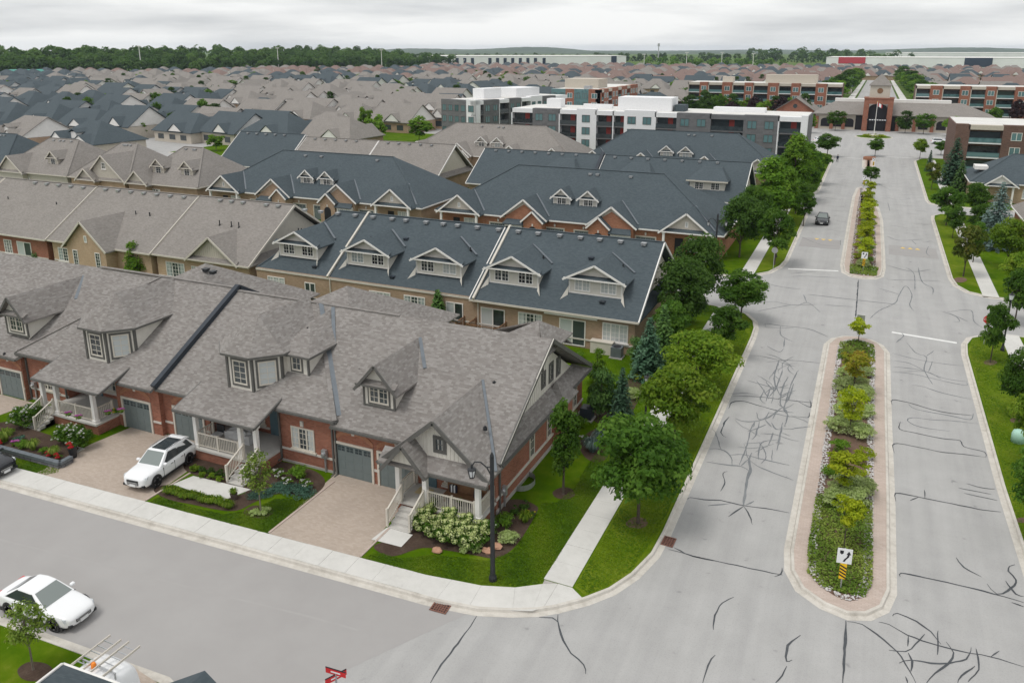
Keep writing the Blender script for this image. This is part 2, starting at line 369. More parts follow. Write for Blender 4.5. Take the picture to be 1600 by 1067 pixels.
def copy_tree(o, loc=None, rotz=None, label=None, group=None, scale=None, parent=None):
    c = o.copy(); COL.objects.link(c); c.parent = parent
    if loc is not None: c.location = loc
    if rotz is not None: c.rotation_euler = (0, 0, rotz)
    if scale is not None: c.scale = scale if isinstance(scale, (tuple, list)) else (scale,) * 3
    if label: c['label'] = label
    if group: c['group'] = group
    if o.name not in KIDS: KIDS[o.name] = list(o.children)
    for ch in KIDS[o.name]: copy_tree(ch, parent=c)
    return c
# ------------------------------------------------------------------ cached house pieces (local: wall in xz, facing -y)
CACHE = {}
def cached(key, fn):
    if key not in CACHE: CACHE[key] = fn()
    return CACHE[key]
def window(parent, x, y, z, w, h, nx=2, ny=3, lights=1, frame='white_trim', glass='glass', face='S', sill=True, surround=0.0):
    """x,y: middle of the window on the wall face; z: bottom"""
    rot = {'S': 0, 'E': R(90), 'N': R(180), 'W': R(-90)}.get(face, face)
    def mk():
        b = B(); fw = .09
        b.box(-w / 2, -.06, 0, -w / 2 + fw, .04, h); b.box(w / 2 - fw, -.06, 0, w / 2, .04, h)
        b.box(-w / 2 + fw, -.06, 0, w / 2 - fw, .04, fw); b.box(-w / 2 + fw, -.06, h - fw, w / 2 - fw, .04, h)
        if sill: b.box(-w / 2 - .1, -.12, -.1, w / 2 + .1, .03, -.002)
        lw = w / lights
        for k in range(1, lights): b.box(-w / 2 + k * lw - .055, -.055, fw, -w / 2 + k * lw + .055, .035, h - fw)
        for k in range(lights):
            x0 = -w / 2 + k * lw
            for i in range(1, nx): b.box(x0 + lw * i / nx - .018, -.03, fw, x0 + lw * i / nx + .018, .02, h - fw)
        for j in range(1, ny): b.box(-w / 2 + fw, -.028, h * j / ny - .018, w / 2 - fw, .018, h * j / ny + .018)
        if surround:
            q = surround
            b.box(-w / 2 - q, -.045, -q - .02, -w / 2 - .002, .03, h + q, 1); b.box(w / 2 + .002, -.045, -q - .02, w / 2 + q, .03, h + q, 1); b.box(-w / 2 - .002, -.045, -q - .02, w / 2 + .002, .03, -.002, 1)
            b.box(-w / 2 - .002, -.045, h + .002, w / 2 + .002, .03, h + q, 1)
        return newmesh('window', b.v, b.f, [frame] if not surround else [frame, 'grey_trim'], b.m)
    me = cached(('w', w, h, nx, ny, lights, frame, sill, surround), mk)
    def mg():
        b = B(); b.box(-w / 2 + .05, -.012, .05, w / 2 - .05, .03, h - .05); return newmesh('pane', b.v, b.f, [glass])
    o = put('window', me, parent, (x, y, z), rot)
    p = put('pane', cached(('g', w, h, glass), mg), o, world=False)
    if w >= 1.6 and glass == 'glass' and h > 1.0 and (int(x * 7 + y * 3) % 4):
        def mc():
            b = B(); k = .24 * w
            for s_ in (-1, 1): b.box(min(s_ * (w / 2 - .06), s_ * (w / 2 - .06 - k)), -.016, .06, max(s_ * (w / 2 - .06), s_ * (w / 2 - .06 - k)), -.005, h - .06)
            return newmesh('curtain', b.v, b.f, ['blind_glass'], b.m)
        put('curtain', cached(('cu', w, h), mc), o, world=False)
    return o
def patio_door(parent, x, y, z, w, h, face='S', frame='white_trim'):
    o = window(parent, x, y, z, w, h, 1, 1, 2, frame, 'blind_glass', face, sill=False); o.name = 'patio_door'
    def ms():
        b = B(); b.box(.05, -.02, .08, w / 2 - .08, -.008, h - .08); return newmesh('sliding_panel', b.v, b.f, ['glass'])
    put('sliding_panel', cached(('sp', w, h), ms), o, world=False); return o
def garage_door(parent, x, y, z, w=2.46, h=2.15):
    def mk():
        b = B(); n = 4; ph = h / 4
        b.box(-w / 2, .0, 0, w / 2, .06, h)
        for r in range(3):
            for c in range(4):
                x0 = -w / 2 + c * w / 4; b.box(x0 + .06, -.012, r * ph + .07, x0 + w / 4 - .06, .01, (r + 1) * ph - .05)
        return newmesh('garage_door', b.v, b.f, ['garage_grey'])
    def mg():
        b = B(); ph = h / 4
        for c in range(4):
            x0 = -w / 2 + c * w / 4
            for i in range(2):
                for j in range(2):
                    a = x0 + .08 + i * (w / 8 - .05); q = 3 * ph + .1 + j * .17
                    b.box(a, -.012, q, a + w / 8 - .1, .004, q + .13)
        return newmesh('pane', b.v, b.f, ['glass'])
    def mf():
        b = B(); b.box(-w / 2 - .14, -.07, 0, -w / 2, .05, h + .14); b.box(w / 2, -.07, 0, w / 2 + .14, .05, h + .14); b.box(-w / 2, -.07, h, w / 2, .05, h + .14)
        return newmesh('door_frame', b.v, b.f, ['beige_trim'])
    o = put('garage_door', cached(('gd', w, h), mk), parent, (x, y, z))
    put('pane', cached(('gp', w, h), mg), o, world=False)['kind'] = 'stuff'; put('door_frame', cached(('gf', w, h), mf), o, world=False)
    return o
def column(parent, x, y, z0, z1, w=.3, mat='white_trim'):
    b = B(); b.box(x - w / 2, y - w / 2, z0 + .16, x + w / 2, y + w / 2, z1 - .12); q = w / 2 + .06
    b.box(x - q, y - q, z0, x + q, y + q, z0 + .16); b.box(x - q, y - q, z1 - .12, x + q, y + q, z1)
    return b.obj('column', mat, parent)
def railing(parent, pts, h=.95, mat='beige_trim', gap=.13):
    """top and bottom rail, newel posts and balusters along a 3D path"""
    b = B()
    for a, c in zip(pts[:-1], pts[1:]):
        a = Vector(a); c = Vector(c); u = Vector((0, 0, 1)); n = max(1, int((c - a).length / gap))
        b.bar(a + u * h, c + u * h, .09, .06); b.bar(a + u * .12, c + u * .12, .06, .05)
        for i in range(1, n):
            p = a.lerp(c, i / n); b.bar(p + u * .12, p + u * h, .035, .035)
    for p in pts: b.bar(Vector(p), Vector(p) + Vector((0, 0, h + .1)), .11, .11)
    return b.obj('railing', mat, parent)
def gable_end_tri(b, x, y0, y1, z0, zp, m=0): pass
def vents(parent, pts, mat='galvanised'):
    def mk():
        b = B(); b.box(-.19, -.19, -.08, .19, .19, .1); b.box(-.24, -.24, .1, .24, .24, .17); return newmesh('roof_vent', b.v, b.f, [mat])
    for p in pts: put('roof_vent', cached(('vent', mat), mk), parent, p)
def stack(parent, p, h=.55):
    b = B(); b.tube([(p[0], p[1], p[2] - .1), (p[0], p[1], p[2] + h)], .06, 6); b.tube([(p[0], p[1], p[2] - .1), (p[0], p[1], p[2] + .08)], .13, 6)
    return b.obj('vent_stack', 'black_metal', parent)
def gable_unit(house, xc, w, yf, zeave, zp, yback, roofmat, face='siding', trim='grey_trim', over=.35, wall_y=None, tri=True, fascia=.2, skirt=True, wmat=None, win=None, trimw='white_trim'):
    """gable facing -y: two roof slabs running back to yback, pediment face, rakes"""
    h = w / 2 + over; s = (zp - zeave) / (w / 2); ze = zp - s * h
    r = B()
    r.slab([(xc - h, yf, ze), (xc, yf, zp), (xc, yback, zp), (xc - h, yback, ze)], .16)
    r.slab([(xc, yf, zp), (xc + h, yf, ze), (xc + h, yback, ze), (xc, yback, zp)], .16)
    ro = r.obj('gable_roof', roofmat, house)
    t = B()
    for sx in (-1, 1):
        t.bar((xc + sx * h, yf - .03, ze - .1), (xc + sx * .0, yf - .03, zp - .1), .07, fascia)
    t.obj('rake_trim', trim, ro)
    if tri:
        wy = wall_y if wall_y is not None else yf + .35
        p = B(); p.add([(xc - w / 2, wy, zeave - .05), (xc + w / 2, wy, zeave - .05), (xc, wy, zp - .12)], [[0, 1, 2]])
        n = int(w / .3)
        for i in range(1, n):
            x = xc - w / 2 + i * w / n; zz = zeave + (zp - zeave) * (1 - abs(x - xc) / (w / 2)) - .2
            if zz > zeave + .1 and face in ('siding', 'cream_siding'): p.box(x - .02, wy - .025, zeave, x + .02, wy + .01, zz)
        g = p.obj('gable_wall', face, ro)
        if win: window(ro, xc, wy, *win)
        if skirt:
            k = B(); k.slab([(xc - h + .1, yf + .02, zeave - .12), (xc + h - .1, yf + .02, zeave - .12), (xc + h - .1, wy, zeave + .22), (xc - h + .1, wy, zeave + .22)], .12)
            k.obj('skirt_roof', roofmat, ro)
            k = B(); k.bar((xc - h + .1, yf - .0, zeave - .2), (xc + h - .1, yf - .0, zeave - .2), .06, .15); k.obj('fascia', trim, ro)
    return ro
def box_dormer(house, x0, x1, yf, zb, ze, zp, y0, z0, s, roofmat, wall='siding', trim='white_trim', over=.35, wins=1, ww=.8, wh=1.0, frame='white_trim', corner='grey_trim', nx=2, ny=2, lights=2, sur=0.0):
    """gabled dormer standing on roof plane z = z0 + s (y - y0)"""
    yb = y0 + (ze - z0) / s + .3; yr = y0 + (zp - z0) / s + .25; xc = (x0 + x1) / 2
    d = bpy.data.objects.new('dormer', None); COL.objects.link(d); d.parent = house; d.location = Vector((xc, yf, zb)) - wloc(house)
    b = B()
    b.add([(x0, yf, zb), (x1, yf, zb), (x1, yf, ze), (xc, yf, zp - .1), (x0, yf, ze)], [[0, 1, 2, 3, 4]])
    for x, fl in ((x0, 1), (x1, 0)):
        p = [(x, yf, zb - .15), (x, yf, ze), (x, yb, ze)]; b.add(p, [[0, 1, 2] if fl else [0, 2, 1]])
    b.obj('dormer_wall', wall, d)
    gable_unit_roof = B(); h = (x1 - x0) / 2 + over; sl = (zp - ze) / ((x1 - x0) / 2); ze2 = zp - sl * h; yo = yf - over
    gable_unit_roof.slab([(xc - h, yo, ze2), (xc, yo, zp), (xc, yr, zp), (xc - h, yb + .4, ze2)], .12)
    gable_unit_roof.slab([(xc, yo, zp), (xc + h, yo, ze2), (xc + h, yb + .4, ze2), (xc, yr, zp)], .12)
    gable_unit_roof.slab([(xc - h + .1, yo + .02, ze - .1), (xc + h - .1, yo + .02, ze - .1), (xc + h - .1, yf, ze + .1), (xc - h + .1, yf, ze + .1)], .1)
    gable_unit_roof.obj('dormer_roof', roofmat, d)
    t = B()
    for sx in (-1, 1): t.bar((xc + sx * h, yo - .03, ze2 - .07), (xc, yo - .03, zp - .07), .06, .17)
    t.bar((xc - h + .1, yo - .01, ze - .16), (xc + h - .1, yo - .01, ze - .16), .06, .12)
    t.obj('rake_trim', trim, d)
    t = B()
    for x in (x0, x1): t.box(x - .06, yf - .05, zb, x + .06, yf + .05, ze - .05)
    t.box(x0 + .06, yf - .03, zb - .02, x1 - .06, yf + .03, zb + .1); t.obj('corner_board', corner, d)
    for i in range(wins):
        xx = x0 + (x1 - x0) * (i + .5) / wins
        window(d, xx, yf, zb + (ze - zb - wh) * .55, ww, wh, nx, ny, lights, frame, random.choice(['glass', 'glass', 'blind_glass']), sill=False, surround=sur)
    return d
def plane_strip(house, a, b_, w=.3, mat='flashing', name='valley_flashing'):
    k = B(); k.bar(Vector(a) + Vector((0, 0, .035)), Vector(b_) + Vector((0, 0, .035)), w, .03); return k.obj(name, mat, house)
# ================================================================== SETTING: ground, roads, kerbs, walks
LZ = .12      # level of lawns and walks above the road
def sheet(name, poly, z, mat, kind='structure', parent=None):
    b = B(); b.face([(p[0], p[1], z) for p in poly]); 
    n = len(poly); a = sum(poly[i][0] * poly[(i + 1) % n][1] - poly[(i + 1) % n][0] * poly[i][1] for i in range(n))
    if a < 0: b.f[0] = b.f[0][::-1]
    o = b.obj(name, mat, parent)
    if parent is None: tag(o, kind=kind)
    return o
sheet('ground', [(-9000, -400), (9000, -400), (9000, 11000), (-9000, 11000)], -.3, 'field')
road = sheet('road', [(-420, -30), (60, -30), (60, 300), (-420, 300)], 0.0, 'asphalt')
SK = .0488
def sy(x, off=0): return 25.7 + SK * (x + 44.8) + off          # far kerb of the front street
street = sheet('street', [(-160, sy(-160, -8.4)), (-20.5, sy(-20.5, -8.4)), (-19.0, 19.9), (-14.4, 27.6), (-16, sy(-16, .3)), (-160, sy(-160, .3))], .004, 'street_asphalt')
def arc(cx, cy, r, a0, a1, n=7): return [(cx + r * math.cos(R(a0 + (a1 - a0) * i / n)), cy + r * math.sin(R(a0 + (a1 - a0) * i / n))) for i in range(n + 1)]
def offset(path, d, closed=False):
    """offset to the left of travel"""
    out = []; n = len(path)
    for i in range(n):
        p = Vector(path[i]); a = Vector(path[i - 1] if (i or closed) else path[i]); c = Vector(path[(i + 1) % n] if (i < n - 1 or closed) else path[i])
        t1 = (p - a); t2 = (c - p)
        t1 = t1.normalized() if t1.length > 1e-6 else t2.normalized(); t2 = t2.normalized() if t2.length > 1e-6 else t1
        n1 = Vector((-t1.y, t1.x)); n2 = Vector((-t2.y, t2.x)); m = (n1 + n2); m = m.normalized() if m.length > 1e-6 else n1
        k = d / max(.4, m.dot(n1)); out.append((p.x + m.x * k, p.y + m.y * k))
    return out
PROF = [(0, .006), (.03, .012), (.30, .016), (.34, .135), (.36, .145), (.48, .145), (.5, .10)]
def kerb(name, path, closed=False, prof=PROF, parent=None, mat='kerb_concrete'):
    # densify so that stains vary and joints can be seen
    b = B(); rings = [[(p[0], p[1], z) for p in offset(path, d, closed)] for d, z in prof]
    n = len(path); m = n if closed else n - 1
    base = len(b.v)
    for r in rings: b.v += r
    for k in range(len(rings) - 1):
        for i in range(m):
            j = (i + 1) % n; b.f.append([k * n + i, k * n + j, (k + 1) * n + j, (k + 1) * n + i]); b.m.append(0)
    o = b.obj(name, mat, parent)
    if parent is None: tag(o, kind='structure')
    return o
def land(name, path, close_pts, mat='grass', z=LZ):
    return sheet(name, offset(path, .42) + close_pts, z, mat)
# block with the townhouses between the front street and the cross street
west1 = [(-160, sy(-160)), (-16.1, sy(-16.1))] + [(-14.1, 27.4), (-12.6, 27.95), (-11.5, 28.5), (-10.7, 29.1), (-9.6, 30.2), (-8.7, 31.4), (-8.0, 33.0), (-7.5, 35.1), (-7.4, 37.2), (-7.4, 70), (-7.5, 72.5), (-7.9, 74.6), (-9.0, 76.6), (-10.8, 77.7), (-13.2, 78.1), (-160, 78.1)]
kerb('kerb', west1); lawn1 = land('lawn', west1, [])
west2 = [(-160, 89), (-15, 89), (-12.5, 89.3), (-10.3, 90.6), (-8.7, 92.8), (-7.8, 96), (-7.5, 99), (-7.5, 128), (-7.8, 132), (-8.6, 135.2), (-10.4, 137.2), (-13, 137.8), (-160, 137.8)]
kerb('kerb', west2); land('lawn', west2, [])
west3 = [(-160, 146), (-13, 146), (-9.6, 147.4), (-7.8, 150.2), (-7.4, 154), (-7.4, 206), (-8.0, 209.5), (-9.8, 211.8), (-13, 212.5), (-160, 212.5)]
kerb('kerb', west3); land('lawn', west3, [])
east1 = [(60, 80.2), (13.2, 80.2), (11.3, 79.5), (9.8, 77.9), (9.2, 75.8), (9.0, 73), (9.0, 50), (9.3, 36), (9.6, 20), (10, -10)]
kerb('kerb', east1); land('lawn', east1, [(60, -10)])
east2 = [(60, 139.6), (13, 139.6), (11, 139), (9.9, 137), (9.7, 134), (9.7, 98.5), (10, 95.5), (11, 93.2), (13, 92), (60, 92)]
kerb('kerb', east2); land('lawn', east2, [])
east3 = [(60, 212), (14, 212), (11, 210), (9.7, 205), (9.7, 151), (10, 148), (12, 146), (60, 146)]
kerb('kerb', east3); land('lawn', east3, [])
south = [(-20.5, 8), (-21.0, 16.5), (-22.2, 18.4), (-24.0, 18.95), (-160, sy(-160, -7.75))]
kerb('kerb', south); land('lawn', south, [(-160, 0), (-20.5, 0)])
# concrete gutters/parking strip
# ---------------------------------------------------------------- sidewalks, slab by slab
def walk(name, a, b, w, n, skip=(), parent=None, mat='concrete', gap=.007, z=LZ + .022):
    """row of slabs along a->b, width w to the left of travel"""
    a = Vector(a); b = Vector(b); d = (b - a); Ln = d.length; d.normalize(); l = Vector((-d.y, d.x))
    root = B()
    root.face([tuple(p) + (z - .018,) for p in (a, b, b + l * w, a + l * w)])
    o = root.obj(name, 'foundation', parent)
    if parent is None: tag(o, kind='structure')
    for i in range(n):
        if i in skip: continue
        p = a + d * (Ln * i / n + gap); q = a + d * (Ln * (i + 1) / n - gap)
        s_ = B(); s_.prism([tuple(p), tuple(q), tuple(q + l * w), tuple(p + l * w)], z - .03, z + random.uniform(-.004, .004)); s_.obj('slab', mat, o)
    return o
random.seed(5)
walk('sidewalk', (-66.5, sy(-66.5, .5)), (-18.2, sy(-18.2, .5)), 1.34, 31)
# bend at the corner, one slab per joint of the photograph
inner = [Vector((-17.6, sy(-17.6, 1.84), .13))] + [G(x, y, .13) for x, y in ((706, 905.5), (752, 914.5), (805, 917.5), (848, 912))]
outer = [Vector((-17.3, sy(-17.3, .5), .13))] + [G(x, y, .13) for x, y in ((684, 933), (736, 943), (803, 950), (834, 951))]
for q_ in outer[1:]: q_.y -= .16
bend = sheet('sidewalk', [p.xy[:] for p in outer] + [(-11.0, 29.45), (-10.05, 30.42), (-10.72, 30.9), (-12.15, 30.9)] + [p.xy[:] for p in inner[::-1]], LZ + .012, 'foundation')
quads = [[inner[i], inner[i + 1], outer[i + 1], outer[i]] for i in range(4)]
for q in quads + [[inner[4], Vector((-11.45, 30.9, 0)), Vector((-11.45, 29.1, 0)), outer[4]], [Vector((-11.44, 30.9, 0)), Vector((-10.72, 30.9, 0)), Vector((-10.05, 30.42, 0)), Vector((-11.0, 29.45, 0)), Vector((-11.44, 29.12, 0))]]:
    c = sum((p.xy for p in q), Vector((0, 0))) / len(q)
    s_ = B(); s_.prism([tuple(c + (p.xy - c) * .994) for p in q], LZ, LZ + .024); s_.obj('slab', 'concrete', bend)
s_ = B(); s_.prism([tuple(p.xy) for p in (inner[0], outer[0])] + [(-18.2, sy(-18.2, .5)), (-18.3, sy(-18.3, 1.84))], LZ, LZ + .022); s_.obj('slab', 'concrete', bend)
walk('sidewalk', (-10.72, 30.95), (-10.72, 77.4), 1.48, 30)
walk('sidewalk', (-10.5, 89.9), (-10.5, 137.0), 1.5, 30)
walk('sidewalk', (-10.5, 147.0), (-10.5, 210.0), 1.5, 36)
walk('sidewalk', (14.1, 40), (14.1, 80), 1.5, 26)
walk('sidewalk', (14.0, 92.3), (14.0, 138), 1.5, 30)
walk('sidewalk', (14.2, 147), (14.2, 208), 1.5, 36)
# ---------------------------------------------------------------- drives, landings, beds of the front row
def pad(name, poly, z, mat, **k): return sheet(name, poly, z, mat, **k)
pad('driveway', [(-27.0, sy(-27, 1.86)), (-21.35, sy(-21.35, 1.86)), (-21.75, 32.9), (-21.75, 35.0), (-27.45, 35.0)], LZ + .008, 'paver')
pad('driveway', [(-44.1, sy(-44.1, 1.86)), (-35.55, sy(-35.5, 1.86)), (-35.9, 31.6), (-37.0, 32.7), (-37.0, 34.7), (-43.9, 34.4), (-44.3, 31.5)], LZ + .008, 'paver')
pad('driveway', [(-61.5, sy(-61.5, 1.86)), (-54.5, sy(-54.5, 1.86)), (-53.6, 34.2), (-61.5, 34.2)], LZ + .008, 'paver')
pad('driveway', [(-26.2, 18.7), (-22.6, 18.2), (-21.3, 12), (-26.2, 12)], LZ + .03, 'paver')
for x0, x1, y0, y1 in ((-27.05, -26.93, sy(-27, 1.9), 34.2), (-21.42, -21.3, sy(-21, 1.9), 31.5), (-35.62, -35.5, sy(-35, 1.9), 31.4)):
    b = B(); b.box(x0, y0, LZ - .02, x1, y1, LZ + .05); tag(b.obj('kerb', 'border_paver'), kind='structure')
def curve(pts, n=6):
    """closed Catmull-Rom"""
    out = []; k = len(pts)
    for i in range(k):
        p = [Vector(pts[(i + j - 1) % k]) for j in range(4)]
        for q in range(n):
            t = q / n
            v = .5 * (2 * p[1] + (p[2] - p[0]) * t + (2 * p[0] - 5 * p[1] + 4 * p[2] - p[3]) * t * t + (3 * p[1] - p[0] - 3 * p[2] + p[3]) * t ** 3)
            out.append((v.x, v.y))
    return out
def bed(px, z=LZ + .012, smooth=True, mat='mulch', name='mulch_bed'):
    p = [tuple(G(x, y, LZ).xy) for x, y in px]
    return pad(name, curve(p) if smooth else p, z, mat)
bed([(585, 852), (600, 866), (620, 868), (660, 856), (700, 860), (745, 868), (770, 872), (790, 866), (812, 845), (836, 805), (838, 790), (800, 780), (720, 800), (650, 800), (630, 835)])
bed([(240, 766), (262, 780), (300, 788), (345, 797), (372, 797), (395, 786), (420, 775), (445, 771), (485, 775), (508, 755), (490, 735), (430, 720), (380, 730), (300, 715), (290, 735), (345, 755), (385, 768), (340, 778), (280, 762), (255, 758)])
bed([(380, 800), (392, 808), (412, 810), (428, 800), (420, 792), (395, 790)])
bed([(978, 817), (984, 824), (1002, 825), (1012, 818), (1006, 810), (990, 808)], mat='soil')
bed([(864, 768), (868, 777), (885, 780), (898, 774), (895, 765), (880, 761)])
bed([(905, 690), (912, 712), (930, 722), (948, 716), (958, 690), (950, 676), (930, 670)])
bed([(925, 655), (965, 668), (990, 640), (1010, 600), (1045, 570), (1062, 530), (1050, 520), (1020, 560), (985, 590), (960, 620), (930, 635)])
bed([(28, 1045), (32, 1058), (48, 1064), (70, 1060), (82, 1046), (70, 1036), (45, 1034)])
for x, y in ((1547, 566), (1588, 656), (1597, 812), (1500, 437)): bed([(x - 10, y), (x - 6, y + 4), (x + 4, y + 4.5), (x + 11, y + 1), (x + 6, y - 3), (x - 5, y - 3)], mat='soil')
pad('path', [tuple(G(x, y, LZ).xy) for x, y in ((580, 843), (627, 855), (645, 836), (605, 824))], LZ + .03, 'concrete')
b = B(); b.prism([tuple(G(x, y, LZ).xy) for x, y in ((270, 757), (347, 783), (392, 765), (302, 744))], LZ - .02, LZ + .035); tag(b.obj('path', 'concrete'), kind='structure')
b = B(); b.prism([(-48.6, 29.6), (-44.1, 29.75), (-44.1, 30.9), (-48.6, 31.0)], LZ - .02, LZ + .035); tag(b.obj('path', 'concrete'), kind='structure')
# ---------------------------------------------------------------- medians
def median(path, inner_off, soil='soil', stones=True, n_st=3600, seed=1):
    o = kerb('median', path, True, PROF)
    b = B(); b.face([(p[0], p[1], .13) for p in offset(path, .46, True)]); b.obj('paving', 'border_paver', o)
    ip = offset(path, inner_off, True)
    b = B(); b.face([(p[0], p[1], .145) for p in ip]); b.obj('planting_soil', soil, o)
    if stones:
        rd = random.Random(seed); ln = [(Vector(ip[i]), Vector(ip[(i + 1) % len(ip)])) for i in range(len(ip))]
        tot = sum((c - a).length for a, c in ln); s_ = B()
        for a, c in ln:
            d = (c - a); k = int(n_st * d.length / tot); nn = Vector((-d.y, d.x)).normalized()
            for _ in range(k):
                p = a + d * rd.random() + nn * rd.uniform(-.04, .36); r = rd.uniform(.035, .075)
                x, y, z = p.x, p.y, .15 + r * .4; e = rd.uniform(.7, 1.3)
                s_.add([(x + r * e, y, z), (x, y + r, z), (x - r * e, y, z), (x, y - r, z), (x, y, z + r * .8)], [[0, 1, 4], [1, 2, 4], [2, 3, 4], [3, 0, 4]])
        st = s_.obj('river_stones', 'pebble', o, uv=False); st['kind'] = 'stuff'
    return o
med1 = [(3.5, 69), (3.5, 70.9), (3.0, 72.7), (2.1, 73.8), (.85, 74.2), (-.4, 73.8), (-1.3, 72.7), (-1.8, 70.9), (-1.8, 60), (-1.8, 50), (-1.8, 38.4), (-1.6, 36.6), (-.95, 35.2), (.2, 34.35), (1.4, 34.05), (2.4, 34.45), (3.15, 35.4), (3.5, 36.9), (3.55, 45), (3.5, 57)]
median(med1, 1.2)
med2 = [(3.3, 105), (3.1, 130), (2.6, 140), (1.6, 150), (.6, 158), (-.6, 162), (-1.4, 160), (-1.8, 150), (-1.8, 130), (-1.7, 100), (-1.4, 96.4), (-.5, 94.9), (.9, 94.4), (2.3, 94.9), (3.1, 96.4), (3.3, 100)]
median(med2, 1.1, n_st=1400, seed=4)
med3 = [(1.5, 190), (1.5, 206), (.9, 209), (.0, 210), (-.9, 208.5), (-1.2, 205), (-1.0, 190), (-.2, 184), (.8, 184)]
median(med3, .9, stones=False)
isl = arc(.8, 258, 5.2, 0, 345, 23); kerb('roundabout_island', isl, True); sheet('lawn', offset(isl, .42, True), .13, 'grass')
for p_ in ([(-10.66, 31.0), (-10.3, 30.85), (-9.95, 30.6), (-9.1, 31.75), (-8.46, 33.2), (-7.99, 35.2), (-7.96, 37.5), (-7.96, 70), (-8.4, 74), (-9.4, 76.2), (-10.66, 76.9)], [(-10.45, 92), (-9.0, 94), (-8.0, 99), (-8.0, 128), (-8.6, 133), (-10.45, 136)], [(9.55, 41), (14.05, 41), (14.05, 79.4), (11.7, 79), (10.2, 77.4), (9.6, 74)], [(10.25, 98), (13.9, 94), (13.9, 138), (11.2, 138), (10.25, 134)]): sheet('lawn', p_, LZ + .005, 'verge_grass')
# ---------------------------------------------------------------- road paint, joints, crack sealing
def stripe(pts, w, b, z):
    pts = [Vector((p[0], p[1])) for p in pts]
    l = offset([tuple(p) for p in pts], w / 2); r = offset([tuple(p) for p in pts], -w / 2)
    if CRK[0]:      # hand-poured sealant: width wanders and thins to the ends
        m = len(pts); ph = pts[0].x * 3
        for i, c in enumerate(pts):
            t = min(1.0, .3 + .7 * min(i, m - 1 - i) / max(1, min(4, m * .3))) * (1 + .35 * math.sin(i * .9 + ph) * math.sin(i * .37))
            l[i] = (c.x + (l[i][0] - c.x) * t, c.y + (l[i][1] - c.y) * t); r[i] = (c.x + (r[i][0] - c.x) * t, c.y + (r[i][1] - c.y) * t)
    k = len(b.v); n = len(pts); b.v += [(p[0], p[1], z) for p in l] + [(p[0], p[1], z) for p in r]
    for i in range(n - 1): b.f.append([k + i, k + n + i, k + n + i + 1, k + i + 1]); b.m.append(0)
CRK = [False]
for a, c, wd in (((-7.2, 95.6), (-1.75, 97.0), .38), ((3.7, 76.7), (8.9, 76.0), .4), ((-7.0, 205), (-1.5, 205), .35), ((2, 211), (9.5, 211), .35)):
    b = B(); stripe([a, c], wd, b, .006); b.obj('stop_line', 'road_paint', road)
def teeth(x, y, s, m):
    b = B(); b.face([(x - .33, y + s * .45, .026), (x + .33, y + s * .45, .026), (x, y - s * .45, .026)][::(1 if s < 0 else -1)]); b.obj('hump_marking', m, road)
for x0, x1, y0, s, m in ((-5.6, -3.3, 113.0, 1, 'yellow_paint'), (5.0, 7.4, 112.4, -1, 'yellow_paint')):
    for i in range(3): teeth(x0 + .4 + i * .85, y0, s, m)
for x0, x1 in ((-7.1, -2.1), (3.7, 9.3)):
    b = B(); b.prism([(x0, 108), (x1, 108), (x1, 113.5), (x0, 113.5)], .0, .012); b.obj('patch', 'street_asphalt', road)
cr_b, cw_b = B(), B()
b = B(); stripe([tuple(G(x, y).xy) for x, y in ((-20, 838), (120, 872), (300, 918), (480, 962), (560, 984))], .12, b, .0068); b.obj('paving_seam', 'seam', street)
def smooth_open(pts, rd, j=.02):
    q = []; P = [Vector((p[0], p[1])) for p in pts]; n = len(P)
    for i in range(n - 1):
        a, b0, c, d = P[max(0, i - 1)], P[i], P[i + 1], P[min(n - 1, i + 2)]; k = max(2, int((c - b0).length / .28))
        for m in range(k):
            t = m / k; v = .5 * (2 * b0 + (c - a) * t + (2 * a - 5 * b0 + 4 * c - d) * t * t + (3 * b0 - a - 3 * c + d) * t ** 3); q.append((v.x + rd.uniform(-j, j), v.y + rd.uniform(-j, j)))
    q.append(tuple(P[-1])); return q
def cracks(o, s, lines, w=.075, worn=False, dz=0):
    for ln in lines:
        pts = [G(o[0] + x / s, o[1] + y / s) for x, y in ln]
        rd = random.Random(len(ln) + int(ln[0][0])); q = smooth_open(pts, rd)
        CN[0] += 1
        stripe(q, w * rd.uniform(.8, 1.25), cw_b if worn else cr_b, .0065 + (CN[0] % 40) * .00025)
CN = [0]; CRK[0] = True
cracks((960, 660), 5.707, [[(655, 685), (675, 668), (800, 688), (950, 695), (1150, 740), (1350, 765), (1560, 805)], [(1010, 435), (965, 455), (985, 530), (945, 612)], [(990, 0), (950, 90), (1000, 135)], [(1150, 745), (1015, 840)], [(1150, 745), (1205, 830), (1230, 910)]])
cracks((960, 660), 5.707, [[(1150, 740), (1170, 600), (1190, 490), (1215, 420), (1200, 330), (1225, 270)]], .16, True)
cracks((960, 660), 5.707, [[(1170, 735), (1245, 700)], [(830, 742), (1040, 720)], [(825, 352), (1000, 378), (1130, 390), (1200, 430)], [(845, 240), (900, 232), (980, 250), (1040, 310), (1050, 380)], [(1200, 330), (1270, 385), (1400, 440), (1560, 500), (1598, 515)], [(1030, 290), (1150, 285), (1250, 310), (1400, 345), (1560, 380)], [(1115, 380), (1150, 290), (1190, 180), (1210, 80), (1245, 0)], [(1190, 80), (1280, 50), (1350, 20)], [(1150, 190), (1290, 180), (1330, 175)], [(1100, 215), (1200, 230), (1370, 215)], [(1285, 330), (1290, 240), (1330, 170), (1460, 155)], [(1450, 250), (1475, 130), (1500, 0)], [(1400, 0), (1440, 60), (1500, 60)], [(1490, 90), (1565, 120)], [(1415, 90), (1375, 200)], [(1190, 330), (1130, 385)]], .085, True)
